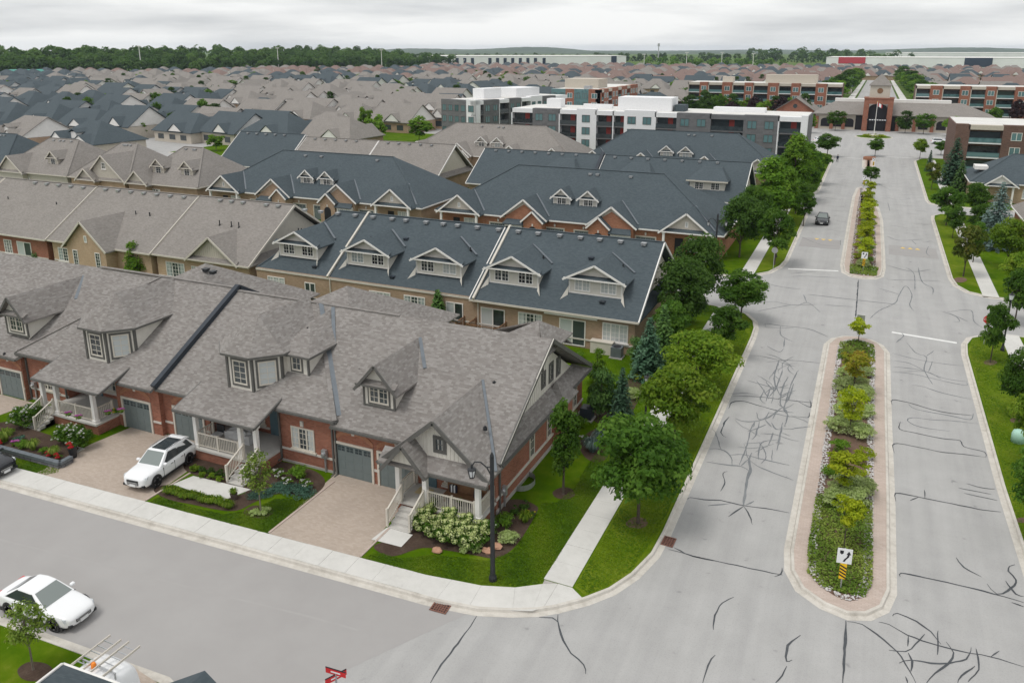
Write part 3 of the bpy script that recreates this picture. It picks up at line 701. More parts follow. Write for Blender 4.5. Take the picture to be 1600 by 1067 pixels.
cracks((960, 480), 5.707, [[(1350, 150), (1345, 175), (1400, 182), (1598, 185)], [(1480, 170), (1480, 240), (1520, 275), (1598, 310)], [(1520, 280), (1510, 360)], [(1470, 470), (1440, 560), (1425, 640), (1445, 720), (1480, 790)], [(1360, 345), (1400, 370), (1470, 400), (1510, 370)], [(1190, 655), (1300, 685), (1400, 712), (1598, 720)], [(1340, 735), (1300, 820), (1350, 860)], [(1390, 720), (1350, 840)], [(1598, 560), (1560, 520), (1550, 560), (1598, 600)], [(1550, 620), (1500, 720), (1480, 860), (1540, 940), (1520, 1067)], [(1598, 680), (1560, 800), (1510, 900), (1560, 980)], [(1270, 940), (1290, 1000), (1380, 980), (1450, 920)], [(1075, 990), (1140, 1015), (1250, 1020), (1340, 990), (1380, 930)], [(1340, 1000), (1400, 1067)], [(1240, 1067), (1250, 1020)], [(1500, 560), (1440, 720), (1380, 800)], [(1480, 790), (1560, 760), (1620, 740)], [(1640, 560), (1580, 680), (1520, 860)], [(1460, 860), (1520, 900), (1600, 860)]], .085, True)
cracks((960, 480), 5.707, [[(1210, 430), (1300, 435), (1460, 468), (1598, 475), (1850, 500)], [(1020, 905), (1045, 850), (1120, 835), (1200, 850), (1300, 880), (1450, 920), (1598, 940)], [(1060, 790), (1300, 800), (1560, 830), (1850, 860)], [(1025, 975), (985, 1020), (970, 1067)]])
cracks((1080, 720), 3.075, [[(0, 455), (120, 480), (280, 515), (440, 548)], [(205, 652), (150, 680), (115, 740), (107, 810)], [(115, 930), (80, 980), (55, 1067)], [(525, 835), (465, 885), (458, 960), (485, 955)], [(458, 985), (435, 1030), (405, 1065)], [(750, 770), (820, 785), (890, 830), (960, 890), (1010, 940), (1050, 1010), (1080, 1067)], [(900, 772), (950, 785), (1040, 835), (1150, 875), (1300, 915), (1440, 940), (1598, 988)], [(965, 745), (990, 730), (1080, 770), (1150, 820), (1200, 880)], [(1120, 830), (1080, 880), (1030, 915), (950, 908)], [(1045, 840), (1040, 890)], [(1185, 815), (1183, 930)], [(1000, 970), (1060, 955), (1150, 970), (1240, 970), (1320, 950), (1345, 895)], [(1225, 870), (1260, 920), (1240, 970), (1170, 1020), (1130, 1067)], [(1370, 900), (1380, 1000), (1330, 1060)], [(1365, 985), (1300, 1030), (1280, 1067)], [(1440, 940), (1480, 912)], [(1030, 1035), (1040, 1067)], [(1040, 920), (1060, 960), (1055, 1010)], [(1005, 555), (1008, 538), (1100, 555), (1300, 600), (1500, 650), (1598, 680)], [(1275, 465), (1310, 510), (1395, 557)], [(1420, 590), (1470, 640), (1540, 610), (1560, 570), (1525, 530), (1530, 505), (1555, 498)], [(1510, 575), (1560, 640), (1598, 650)], [(1540, 680), (1598, 700)], [(985, 195), (980, 155), (1050, 165), (1200, 195), (1400, 235), (1490, 245)], [(1050, 190), (1090, 175)], [(1120, 140), (1122, 178)], [(1310, 155), (1470, 190)], [(1285, 130), (1440, 160)], [(1320, 108), (1400, 130), (1460, 135)], [(438, 515), (430, 545), (400, 555)]], .07)
cracks((1080, 720), 3.075, [[(745, 768), (738, 900), (728, 1067)]], .13)
cracks((1080, 480), 3.075, [[(965, 470), (968, 445), (1050, 460), (1150, 490), (1250, 510), (1350, 520)], [(1005, 550), (1000, 585), (1060, 600), (1200, 630), (1290, 640), (1310, 670), (1410, 695), (1415, 720)], [(975, 700), (975, 655), (1080, 670), (1200, 695), (1300, 705), (1420, 722)], [(505, 447), (572, 480), (570, 445)], [(480, 520), (560, 530), (568, 505)]], .07)
cracks((1080, 480), 3.075, [[(1045, 465), (1080, 490), (1240, 520), (1340, 540), (1355, 510)], [(1240, 595), (1100, 575), (1040, 545), (1060, 530), (1150, 540), (1250, 545), (1380, 560)], [(965, 220), (1080, 250), (1200, 270), (1310, 282)], [(960, 255), (1050, 270), (1130, 310), (1230, 345), (1350, 358)], [(965, 310), (1060, 320), (1150, 340), (1260, 365), (1325, 375), (1320, 360)], [(1035, 170), (1080, 220), (1130, 240), (1120, 300), (1160, 370)], [(1165, 210), (1130, 235)], [(1160, 260), (1140, 310)], [(1060, 375), (1110, 380), (1200, 410), (1345, 442)], [(1000, 310), (1130, 310), (1200, 345)], [(970, 285), (1090, 300), (1180, 330)]], .075, True)
cracks((1080, 200), 3.075, [[(803, 730), (797, 820), (790, 910)]], .12)
cracks((1080, 200), 3.075, [[(860, 915), (900, 880), (980, 840), (1000, 800), (1030, 760), (1060, 800), (1050, 850), (1070, 880)], [(1200, 880), (1270, 905), (1290, 930), (1260, 930)], [(1230, 885), (1340, 875), (1360, 930), (1400, 960)], [(900, 770), (1000, 800)], [(320, 840), (400, 835), (480, 850), (610, 848)], [(320, 880), (480, 850)], [(500, 860), (560, 840), (620, 885)], [(370, 750), (440, 765), (530, 775)], [(480, 715), (540, 712), (700, 720)], [(540, 800), (555, 840)], [(1030, 670), (1070, 700), (1075, 780)], [(1090, 670), (1110, 740), (1160, 770), (1160, 800)], [(350, 950), (360, 940), (430, 950), (560, 965), (660, 1005)], [(985, 1030), (1020, 1000), (1010, 985)], [(640, 850), (780, 860)], [(560, 800), (1000, 850)], [(945, 360), (955, 400)], [(940, 520), (1000, 540), (1120, 535)], [(1140, 570), (1130, 600), (1150, 620)], [(940, 660), (1060, 690), (1150, 680)], [(480, 700), (600, 690)], [(520, 520), (620, 560), (720, 570)], [(716, 540), (718, 565)], [(940, 730), (1200, 735)], [(1240, 890), (1330, 930)], [(620, 330), (700, 345)], [(930, 330), (990, 345), (1060, 340)], [(900, 270), (960, 300)], [(1060, 540), (1080, 560)]], .09, True)
cracks((560, 860), 4, [[(745, 402), (700, 470), (620, 580), (500, 740), (430, 860)], [(1245, 400), (1255, 480), (1280, 560), (1330, 640), (1410, 710), (1420, 770)], [(1130, 415), (1210, 420), (1245, 445)]], .09)
cracks((840, 780), 5.707, [[(1170, 445), (1290, 475), (1440, 520), (1598, 550)], [(1215, 428), (1330, 490)]], .09)
rd = random.Random(8)
for k in range(46):      # finer far seams across both carriageways
    y = 118 + k * 1.9 + rd.uniform(-.6, .6); x0, x1 = (-7, -2) if k % 2 else (3.6, 9.4)
    a = rd.uniform(x0, x1 - 1.5); b_ = min(x1, a + rd.uniform(1.2, 4)); yy = [y + rd.uniform(-.5, .5) for _ in range(5)]
    stripe(smooth_open([(a + (b_ - a) * i / 4, yy[i]) for i in range(5)], rd), .07, cw_b, .008 + k * .0001)
for k in range(26):      # web of worn sealing in the middle of the west carriageway
    y = rd.uniform(46.5, 66); x = -4.7 + rd.gauss(0, .55) + (y - 56) * .02; pts = [(x, y)]; a = rd.choice((90, 90, 90, 70, 110, 0, 180, 45, 135)) + rd.uniform(-15, 15)
    for _ in range(rd.randint(3, 7)): a += rd.uniform(-22, 22); x += .42 * math.cos(R(a)); y += .5 * math.sin(R(a)); pts.append((x, y))
    stripe(smooth_open(pts, rd), rd.uniform(.04, .09), cw_b, .0125 + k * .0002)
tag(cr_b.obj('crack_sealant', 'sealant', road), kind='stuff'); tag(cw_b.obj('crack_sealant', 'sealant_worn', road), kind='stuff')
CRK[0] = False
# catch basins
def grate(x, y, rot, label):
    t = thing('storm_drain', label, 'drain', (x, y, .018), rotz=rot)
    b = B(); b.box(-.42, -.32, 0, .42, -.26, .03); b.box(-.42, .26, 0, .42, .32, .03); b.box(-.42, -.26, 0, -.36, .26, .03); b.box(.36, -.26, 0, .42, .26, .03)
    for i in range(1, 6): b.box(-.36 + i * .12 - .025, -.26, 0, -.36 + i * .12 + .025, .26, .022)
    for i in range(1, 4): b.box(-.36, -.26 + i * .13 - .02, .001, .36, -.26 + i * .13 + .02, .02)
    b.obj('grate', 'rust_iron', t, local=True)
    b = B(); b.box(-.36, -.26, -.008, .36, .26, .004); b.obj('pit', 'sign_black', t, local=True)
p = G(686, 952); grate(p.x, p.y + .12, R(2.8), 'rusty storm drain grate in the gutter at the bend of the front walk')
p = G(1047, 847); grate(p.x - .08, p.y, R(88), 'rusty storm drain grate in the gutter beside the street maple')
# ================================================================== FRONT ROW (red brick townhouses)
YR = 42.15
def shell(house, x0, x1, y0, y1, z1, mat='red_brick', z0=0.0):
    b = B(); b.box(x0, y0, z0, x1, y1, z1); return b.obj('wall', mat, house)
def bands(house, x0, x1, y0, z=1.0):
    b = B(); b.box(x0, y0 - .05, z, x1, y0 + .02, z + .14); return b.obj('stone_band', 'band_stone', house)
def arch(house, x, y, z, w):
    b = B(); n = 9; r = w * .72; cz = z + .18 - math.sqrt(max(.01, r * r - w * w / 4))
    pts = [(x + r * math.sin(t), cz + r * math.cos(t)) for t in [(-1 + 2 * i / n) * math.asin(w / 2 / r) for i in range(n + 1)]]
    for (a, c), (d, e) in zip(pts[:-1], pts[1:]):
        b.add([(a, y - .04, c), (d, y - .04, e), (d, y - .04, e + .3), (a, y - .04, c + .3), (a, y + .02, c), (d, y + .02, e), (d, y + .02, e + .3), (a, y + .02, c + .3)], [[0, 1, 2, 3], [3, 2, 6, 7], [0, 4, 5, 1]])
    o = b.obj('brick_arch', 'orange_brick', house)
    b = B(); zz = cz + r; b.add([(x - .09, y - .07, zz - .02), (x + .09, y - .07, zz - .02), (x + .14, y - .07, zz + .42), (x - .14, y - .07, zz + .42), (x - .09, y, zz - .02), (x + .09, y, zz - .02), (x + .14, y, zz + .42), (x - .14, y, zz + .42)], [[0, 1, 2, 3], [1, 5, 6, 2], [4, 0, 3, 7], [3, 2, 6, 7], [4, 5, 1, 0]])
    b.obj('keystone', 'band_stone', house)
    b = B(); b.box(x - .05, y - .16, zz + .44, x + .05, y, zz + .5); b.lathe([(.05, zz + .42), (.1, zz + .5), (.1, zz + .66), (.03, zz + .74)], (x, y - .17, 0), 6); b.obj('wall_lantern', 'black_metal', house)
def gutter(house, pts, mat='grey_trim'):
    b = B()
    for a, c in zip(pts[:-1], pts[1:]): b.bar(a, c, .1, .14)
    return b.obj('gutter', mat, house)
def downspout(house, x, y, z0, z1, mat='grey_trim'):
    b = B(); b.box(x - .05, y - .06, z0, x + .05, y + .04, z1); b.bar((x, y, z0 + .06), (x, y - .35, z0), .08, .08); return b.obj('downspout', mat, house)
def meter(house, x, y, z):
    b = B(); b.box(x - .16, y - .2, z, x + .16, y, z + .55); b.box(x - .05, y - .08, z - 1.1, x + .05, y, z); b.lathe([(.1, -.34), (.13, -.28), (.13, -.2)], (x, y, z + .3), 10, axis='y'); return b.obj('electric_meter', 'galvanised', house)

def corner_house():
    h = thing('townhouse', 'red brick corner townhouse with white board gable over its front porch', 'house', (-22, 42, LZ))
    X0_, X1_, y0, y1, ze, s = -27.4, -16.7, 35.0, 49.3, 3.6, .59
    yE = 34.55; zr = ze + s * (YR - yE)
    b = B(); b.box(X0_, y0, 0, X1_, y1, 3.45)
    b.box(X0_, y0 + .0, 3.45, X1_ - .6, y0 + 2, 3.7); b.obj('wall', 'red_brick', h)
    # foundation strip and stone band
    for q_ in ((-16.72, 35, 0, -16.64, 49.35, .35), (X0_, y0 - .04, 0, -27.3, y0 + .02, .3)): b = B(); b.box(*q_); b.obj('foundation', 'foundation', h)
    for q_ in ((-16.74, 35.0, .95, -16.63, 49.36, 1.1), (X0_ - .02, y0 - .05, .95, -27.4, y0 + .02, 1.1), (-24.62, y0 - .05, .95, -24.38, y0 + .02, 1.1)): b = B(); b.box(*q_); b.obj('stone_band', 'band_stone', h)
    r = B()
    r.slab([(-27.3, yE, ze), (-16.25, yE, ze), (-16.25, YR, zr), (-33.4, YR, zr)], .2)
    r.slab([(-33.4, YR, zr), (-16.25, YR, zr), (-16.25, 49.75, ze), (-33.4, 49.75, ze)], .2)
    ro = r.obj('roof', 'brown_shingle', h)
    r = B(); c = (-17.9, 44.0, zr + .38)      # hipped cross roof behind the ridge
    for a, d in (((-22.5, 41.5, 6.2), (-16.5, 41.5, 6.2)), ((-16.5, 41.5, 7.0), (-16.5, 46.5, 7.0)), ((-16.5, 46.5, 6.3), (-22.5, 46.5, 6.3)), ((-22.5, 46.5, 5.6), (-22.5, 41.5, 5.6))): r.slab([a, d, c], .1)
    r.obj('rear_hip_roof', 'brown_shingle', h)
    # right gable end: recessed white boards, windows, skirt roof, rakes
    xe = -17.15
    g = B(); g.add([(xe, 35.6, 3.5), (xe, 48.7, 3.5), (xe, YR, zr - .25)], [[0, 1, 2]])
    for i in range(1, 44):
        y = 35.6 + i * .298; zz = 3.5 + (zr - .3 - 3.5) * (1 - abs(y - YR) / 6.55)
        if zz > 3.9: g.box(xe - .01, y - .02, 3.55, xe + .025, y + .02, zz - .08)
    g.obj('gable_wall', 'siding', h)
    k = B(); k.slab([(-16.2, 34.7, 3.42), (-16.2, 49.6, 3.42), (-17.2, 48.4, 4.0), (-17.2, 35.9, 4.0)], .14); k.obj('skirt_roof', 'brown_shingle', h)
    t = B()
    for a, c in (((-16.2, yE - .05, ze - .1), (-16.2, YR, zr - .1)), ((-16.2, 49.8, ze - .1), (-16.2, YR, zr - .1))): t.bar(a, c, .1, .26, up=(0, 0, 1))
    t.obj('rake_trim', 'grey_trim', h)
    t = B()
    for a, c in (((-16.16, yE - .03, ze + .02), (-16.16, YR, zr + .02)),): t.bar(a, c, .05, .06)
    t.obj('drip_edge', 'band_stone', h)
    for y, w_, hh, zz in ((43.0, .55, .9, 4.5), (44.3, .6, 1.15, 4.4), (45.6, .6, 1.1, 4.35)): window(h, xe, y, zz, w_, hh, 2, 3, 1, 'grey_trim', 'glass', 'E', sill=False, surround=.1)
    gutter(h, [(-16.12, 34.7, 3.36), (-16.12, 49.6, 3.36)])
    for y in (40.1, 42.9, 47.7): window(h, -16.7, y, 1.12, .75, 2.1, 2, 4, 1, 'beige_trim', 'glass', 'E')
    k = B(); k.box(-16.7, 43.6, 0, -16.1, 45.6, 3.2); k.obj('side_bay', 'red_brick', h)
    k = B(); k.slab([(-15.75, 43.4, 3.3), (-15.75, 45.8, 3.3), (-16.9, 44.6, 4.3)], .1); k.slab([(-15.75, 43.4, 3.3), (-16.9, 44.6, 4.3), (-17.1, 43.4, 3.3)], .1); k.slab([(-15.75, 45.8, 3.3), (-17.1, 45.8, 3.3), (-16.9, 44.6, 4.3)], .1); k.obj('side_bay_roof', 'brown_shingle', h)
    # garages
    for x in (-26.0, -23.0): garage_door(h, x, y0 - .01, LZ - .02); arch(h, x, y0, 2.25, 2.75)
    gutter(h, [(-27.3, yE - .05, ze - .14), (-22.4, yE - .05, ze - .14)]); downspout(h, -27.28, 34.95, .1, 3.5)
    # entry porch
    p = B(); p.box(-21.8, 33.0, 0, -16.75, y0, .78); p.obj('porch_base', 'red_brick', h)
    p = B(); p.box(-21.9, 32.9, .78, -16.65, y0, .9); p.obj('porch_floor', 'porch_concrete', h)
    st = B()
    for i in range(4): st.box(-21.45, 31.45 + i * .36, 0, -20.15, 32.9, .17 * (i + 1) + .02)
    st.obj('steps', 'porch_concrete', h)
    for x in (-21.75, -20.05, -16.85): column(h, x, 33.15, .9, 3.25, .26)
    railing(h, [(-19.85, 33.08, .9), (-18.4, 33.08, .9), (-17.05, 33.08, .9)]); railing(h, [(-21.5, 33.0, .9), (-21.5, 31.5, .22)]); railing(h, [(-20.1, 33.0, .9), (-20.1, 31.5, .22)])
    railing(h, [(-16.8, 33.3, .9), (-16.8, 34.9, .9)]); railing(h, [(-21.75, 33.3, .9), (-21.75, 34.8, .9)])
    b = B(); b.box(-21.35, y0 - .06, .9, -20.4, y0 + .02, 2.95); d = b.obj('front_door', 'blue_door', h)
    window(h, -20.88, y0 - .06, 2.2, .7, .5, 3, 1, 1, 'white_trim', 'glass', sill=False)
    for x in (-19.55, -18.5, -17.5): window(h, x, y0, 1.35, .72, 1.55, 2, 3, 1, 'beige_trim', 'glass')
    b = B(); b.box(-20.1, y0 - .05, 1.05, -16.75, y0 + .01, 1.17); b.obj('stone_band', 'band_stone', h)
    m = B(); m.box(-21.3, 34.0, .902, -20.4, 34.7, .92); m.obj('door_mat', 'wood_pale', h)
    # big front gable over the porch
    xc, zp, sg = -19.4, 6.15, .87; yb = yE + (zp - ze) / s + .3; hl, hr = 3.6, 3.25
    r = B()
    r.slab([(xc - hl, 33.0, zp - sg * hl), (xc, 33.0, zp), (xc, yb, zp), (xc - hl, yb, zp - sg * hl)], .16)
    r.slab([(xc, 33.0, zp), (xc + hr, 33.0, zp - sg * hr), (xc + hr, yb, zp - sg * hr), (xc, yb, zp)], .16)
    gr = r.obj('gable_roof', 'brown_shingle', h)
    t = B(); t.bar((xc - hl, 32.96, zp - sg * hl - .1), (xc, 32.96, zp - .1), .08, .24); t.bar((xc + hr, 32.96, zp - sg * hr - .1), (xc, 32.96, zp - .1), .08, .24); t.obj('rake_trim', 'grey_trim', gr)
    wy = 33.55
    g = B(); g.add([(xc - 2.6, wy, 3.72), (xc + 2.6, wy, 3.72), (xc, wy, zp - .2)], [[0, 1, 2]])
    for i in range(1, 22):
        x = xc - 2.6 + i * .2364; zz = 3.75 + (zp - .35 - 3.75) * (1 - abs(x - xc) / 2.6)
        if zz > 3.95: g.box(x - .016, wy - .025, 3.75, x + .016, wy + .01, zz)
    g.obj('gable_wall', 'siding', gr)
    window(gr, xc + .1, wy - .01, 4.15, .62, .8, 2, 2, 1, 'grey_trim', 'glass', sill=False, surround=.09)
    r = B(); r.slab([(xc - hl + .2, 32.75, 3.22), (xc + hr, 32.75, 3.22), (xc + hr, wy, 3.75), (xc - hl + .2, wy, 3.75)], .14); r.obj('porch_roof', 'brown_shingle', h)
    gutter(h, [(xc - 1.0, 32.7, 3.1), (xc + hr, 32.7, 3.1)])
    b = B(); b.box(-22.3, 33.0, 2.95, -16.7, 33.3, 3.2); b.box(-22.3, 33.3, 3.0, -16.7, 34.9, 3.08); b.obj('porch_beam', 'white_trim', h)
    gable_unit(h, -20.95, 2.2, 32.3, 3.45, 4.72, 33.9, 'brown_shingle', 'siding', 'grey_trim', .3, 32.75, skirt=False)
    # valley metal
    z_at = lambda y: ze + s * (y - yE)
    plane_strip(h, (xc + hr - .05, yE + .0 + (zp - sg * hr - ze) / s if False else 34.0, zp - sg * (hr - .1)), (xc + .05, yb - .3, zp), .16)
    plane_strip(h, (-27.05, 35.15, 3.95), (-33.3, 42.05, 8.08), .3)
    # roof dormer with paired casements
    box_dormer(h, -25.85, -23.75, 36.1, 4.52, 6.15, 7.35, yE, ze, s, 'brown_shingle', 'siding', 'grey_trim', .42, 1, 1.35, 1.15, 'beige_trim', 'grey_trim', 2, 3, 2, .1)
    plane_strip(h, (-23.3, 38.9, 6.2), (-24.75, 40.85, 7.3), .22)
    stack(h, (-18.6, 38.9, 6.1), .12); stack(h, (-27.6, 38.2, 5.6), .15); stack(h, (-17.6, 35.6, 4.9), .15)
    downspout(h, -16.62, 35.4, .1, 3.3); meter(h, -16.6, 36.0, .9)
    # air conditioner + window well at the side
    return h
def mid_house(mirror, dy, label):
    """porch, projecting window bay, half-octagon dormer; mirrored for the neighbour beyond the party wall"""
    XP = -40.9
    f = (lambda x: 2 * XP - x) if mirror else (lambda x: x)
    def rng(a, c): a, c = f(a), f(c); return (min(a, c), max(a, c))
    h = thing('townhouse', label, 'house', (f(-34), 42, LZ))
    yE, ze, s = 34.6 + dy, 3.88, .555; zr = ze + s * (YR - yE)
    z = lambda y: ze + s * (y - yE)
    x0, x1 = rng(-40.9, -27.4)
    b = B()
    a, c = rng(-40.9, -36.95); b.box(a, 34.65 + dy, 0, c, 49.3, 3.6)
    a, c = rng(-31.55, -27.4); b.box(a, 35.0 + dy, 0, c, 49.3, 3.8)
    a, c = rng(-36.95, -31.55); b.box(a, 36.3 + dy, 0, c, 49.3, 4.2)
    b.obj('wall', 'red_brick', h)
    a, c = rng(-31.55, -27.4); bands(h, a, c, 35.0 + dy, .98)
    xs = f(-27.4); b = B(); b.box(min(xs, xs + (.06 if not mirror else -.06)) , 34.99 + dy, .98, max(xs, xs + (.06 if not mirror else -.06)), 36, 1.12); b.obj('stone_band', 'band_stone', h)
    a, c = rng(-37.3, -37.0); bands(h, a, c, 34.65 + dy, .98); a, c = rng(-40.9, -40.2); bands(h, a, c, 34.65 + dy, .98)
    b = B(); a, c = rng(-31.55, -27.4); b.box(a - .03, 34.95 + dy, 0, c + .03, 35.4, .28); b.obj('foundation', 'foundation', h)
    P = lambda x, y: (f(x), y + dy if y < 42 else y, z(y + dy if y < 42 else y))
    r = B()
    r.slab([P(-40.9, 34.15), P(-37.8, 34.15), P(-37.8, 34.6), P(-27.0, 34.6), (f(-33.6), YR, zr), (f(-40.9), YR, zr)], .2)
    pz = lambda y: 3.42 + .33 * (y - 32.65)
    r.slab([(f(-37.8), 32.65 + dy, 3.42), (f(-31.4), 32.65 + dy, 3.42), (f(-31.4), 35.3 + dy, pz(35.3)), (f(-37.8), 35.3 + dy, pz(35.3))], .18)
    r.slab([P(-27.0, 34.6), (f(-27.0), YR, ze), (f(-33.6), YR, zr)], .2)
    r.slab([(f(-40.9), YR, zr), (f(-33.4), YR, zr), (f(-33.4), 49.75, 3.6), (f(-40.9), 49.75, 3.6)], .2)
    r.obj('roof', 'brown_shingle', h)
    r = B(); c = (f(-33.2) if not mirror else -46.6, 45.0, zr + .52); xl, xr = c[0] - 8.2, c[0] + 5.4
    for a, d in (((xl, 38, 4.6), (xr, 38, 4.6)), ((xr, 38, 5.0), (xr, 52, 5.0)), ((xr, 52, 4.4), (xl, 52, 4.4)), ((xl, 52, 4.6), (xl, 38, 4.6))): r.slab([a, d, c], .1)
    r.obj('rear_hip_roof', 'brown_shingle', h)
    r = B(); r.bar((f(-27.0), 34.6 + dy, ze + .03), (f(-33.6), YR, zr + .03), .26, .05); r.bar((f(-40.9), YR, zr + .02), (f(-27), YR, zr + .02), .26, .06); r.obj('ridge_cap', 'brown_shingle', h)
    for (xa, xb, yy) in ((-40.9, -37.8, 34.15), (-31.4, -27.0, 34.6)):
        gutter(h, [(f(xa), yy + dy - .05, z(yy + dy) - .12), (f(xb), yy + dy - .05, z(yy + dy) - .12)])
    gutter(h, [(f(-26.96), 34.6 + dy, ze - .12), (f(-26.96), 36.0, ze - .12)])
    for xa in (-31.36, -37.84): gutter(h, [(f(xa), 32.65 + dy, 3.34), (f(xa), 35.2 + dy, pz(35.2) - .08)])
    gutter(h, [(f(-37.84), 32.6 + dy, 3.33), (f(-31.36), 32.6 + dy, 3.33)])
    downspout(h, f(-27.5), 34.95 + dy, .1, 3.7); downspout(h, f(-31.45), 34.9 + dy, .3, 3.7)
    # party wall parapet
    if not mirror:
        b = B(); b.bar((XP, 34.0, 3.75), (XP, 42.35, 8.34), .36, .34); b.bar((XP, 42.3, 8.3), (XP, 49.8, 3.95), .36, .34); b.obj('party_wall_cap', 'parapet_metal', h)
    # garage
    garage_door(h, f(-38.75), 34.64 + dy, LZ - .02); arch(h, f(-38.75), 34.65 + dy, 2.25, 2.75)
    # bay window
    window(h, f(-29.75), 35.0 + dy, 1.2, 1.75, 1.5, 2, 4, 3, 'beige_trim', 'glass')
    b = B(); x = f(-29.75); b.box(x - .11, 34.92 + dy, 2.8, x + .11, 35.0 + dy, 3.15); b.obj('keystone', 'band_stone', h)
    meter(h, f(-28.1), 34.95 + dy, 1.1)
    # porch
    a, c = rng(-36.9, -31.5); pf = 32.95 + dy
    b = B(); b.box(a, pf, 0, c, 36.3 + dy, .78); b.obj('porch_base', 'red_brick', h)
    b = B(); b.box(a - .08, pf - .1, .78, c + .0, 36.3 + dy, .92); b.obj('porch_floor', 'porch_concrete', h)
    cols = (-36.55, -32.95, -31.75) if not mirror else (-36.55, -32.95, -31.6)
    for x in cols: column(h, f(x), pf + .2, .92, 3.2, .25)
    b = B(); b.box(a, pf + .05, 3.14, c, pf + .35, 3.36); b.obj('porch_beam', 'white_trim', h)
    railing(h, [(f(-36.4), pf + .15, .92), (f(-34.8), pf + .15, .92), (f(-33.15), pf + .15, .92)])
    railing(h, [(f(-36.55), pf + .35, .92), (f(-36.55), 34.5 + dy, .92)])
    sx0, sx1 = rng(-32.75, -31.5); st = B()
    for i in range(4): st.box(sx0, pf - 1.5 + i * .36, 0, sx1, pf - .1, .17 * (i + 1) + .02)
    st.obj('steps', 'porch_concrete', h)
    for x in (sx0 + .05, sx1 - .05): railing(h, [(x, pf + .05, .92), (x, pf - 1.45, .24)])
    b = B(); b.box(f(-32.9) - .5, 36.24 + dy, .92, f(-32.9) + .5, 36.32 + dy, 3.0); b.obj('front_door', 'blue_door', h)
    window(h, f(-34.8), 36.3 + dy, 1.5, 1.9, 1.4, 2, 3, 3, 'beige_trim', 'glass')
    a2, c2 = rng(-36.9, -33.5); bands(h, a2, c2, 36.3 + dy, 1.2)
    # half-octagon dormer
    d = bpy.data.objects.new('dormer', None); COL.objects.link(d); d.parent = h; xc = (-34.55 if not mirror else -46.95); d.location = Vector((xc, 35.3, 4.2)) - wloc(h)
    yf = 35.25 + dy; hw = .98; q = 1.28; zb, zt = 4.12, 6.72; yb = yE + (zt - ze) / s + .3
    pl = [(xc - hw - q, yb), (xc - hw - q, yf + q), (xc - hw, yf), (xc + hw, yf), (xc + hw + q, yf + q), (xc + hw + q, yb)]
    b = B(); b.prism(pl, zb, zt); b.obj('dormer_wall', 'siding', d)
    t = B()
    for p in pl[1:5]: t.box(p[0] - .08, p[1] - .08, zb, p[0] + .08, p[1] + .08, zt - .02)
    t.obj('corner_board', 'grey_trim', d)
    t = B()
    for p, u in zip(pl[1:4], pl[2:5]): t.bar((p[0], p[1], zb + .05), (u[0], u[1], zb + .05), .1, .1)
    t.obj('base_board', 'white_trim', d)
    ov = .38; k = [(xc - hw - q - ov, yb + .6), (xc - hw - q - ov, yf + q - ov * .4), (xc - hw - ov * .4, yf - ov), (xc + hw + ov * .4, yf - ov), (xc + hw + q + ov, yf + q - ov * .4), (xc + hw + q + ov, yb + .6)]
    ap = (xc, yf + 2.0, 8.62); bk = (xc, YR + .3, 8.3); ze2 = zt - .05
    r = B()
    for i in range(1, 4): r.slab([(k[i][0], k[i][1], ze2), (k[i + 1][0], k[i + 1][1], ze2), ap], .12)
    r.slab([(k[0][0], k[0][1], ze2), (k[1][0], k[1][1], ze2), ap, bk], .12); r.slab([(k[4][0], k[4][1], ze2), (k[5][0], k[5][1], ze2), bk, ap], .12)
    r.obj('dormer_roof', 'brown_shingle', d)
    t = B()
    for i in range(0, 5): t.bar((k[i][0], k[i][1], ze2 - .06), (k[i + 1][0], k[i + 1][1], ze2 - .06), .06, .14)
    t.obj('fascia', 'grey_trim', d)
    window(d, xc, yf, 4.62, 1.1, 1.6, 2, 4, 1, 'beige_trim', 'glass', sill=False, surround=.13)
    for sx in (-1, 1): window(d, xc + sx * (hw + q / 2), yf + q / 2, 4.62, 1.1, 1.6, 2, 4, 1, 'beige_trim', 'blind_glass', R(45 * sx), sill=False, surround=.13)
    # small hipped side dormer next to it
    if not mirror:
        xa, xb, ya, zb2, zt2 = -32.4, -30.6, 37.0, 5.2, 6.55
        e = bpy.data.objects.new('dormer', None); COL.objects.link(e); e.parent = h; e.location = Vector((-31.5, ya, zb2)) - wloc(h)
        b = B(); b.prism([(xa, ya), (xb, ya), (xb, yE + (zt2 - ze) / s + .3), (xa, yE + (zt2 - ze) / s + .3)], zb2 - .2, zt2); b.obj('dormer_wall', 'siding', e)
        r = B(); r.slab([(xa - .3, ya - .35, zt2), (xb + .35, ya - .35, zt2), (-32.3, 39.6, 7.75)], .1); r.slab([(xb + .35, ya - .35, zt2), (xb + .35, 40.2, zt2), (-32.3, 42.0, 7.9), (-32.3, 39.6, 7.75)], .1); r.obj('dormer_roof', 'brown_shingle', e)
        t = B(); t.bar((xa - .2, ya - .36, zt2 - .07), (xb + .38, ya - .36, zt2 - .07), .06, .14); t.bar((xb + .37, ya - .36, zt2 - .07), (xb + .37, 39.5, zt2 - .07), .06, .14); t.box(xb - .07, ya - .06, zb2, xb + .06, ya + .06, zt2); t.obj('fascia', 'grey_trim', e)
        window(e, -31.5, ya, 5.4, .75, .95, 2, 2, 1, 'beige_trim', 'glass', sill=False, surround=.1)
        plane_strip(h, (-30.3, 39.3, 6.45), (-32.2, 41.9, 8.0), .24)
        plane_strip(h, (xc + hw + q + .3, 39.2, 6.7), (xc + .1, 41.8, 8.05), .22)
        stack(h, (-32.1, 39.0, 7.2), .35); stack(h, (-28.6, 36.5, 4.8), .12)
    else:
        vents(h, [(-44.9, 44.0, 8.45), (-45.9, 44.3, 8.45)], 'black_metal')
    return h
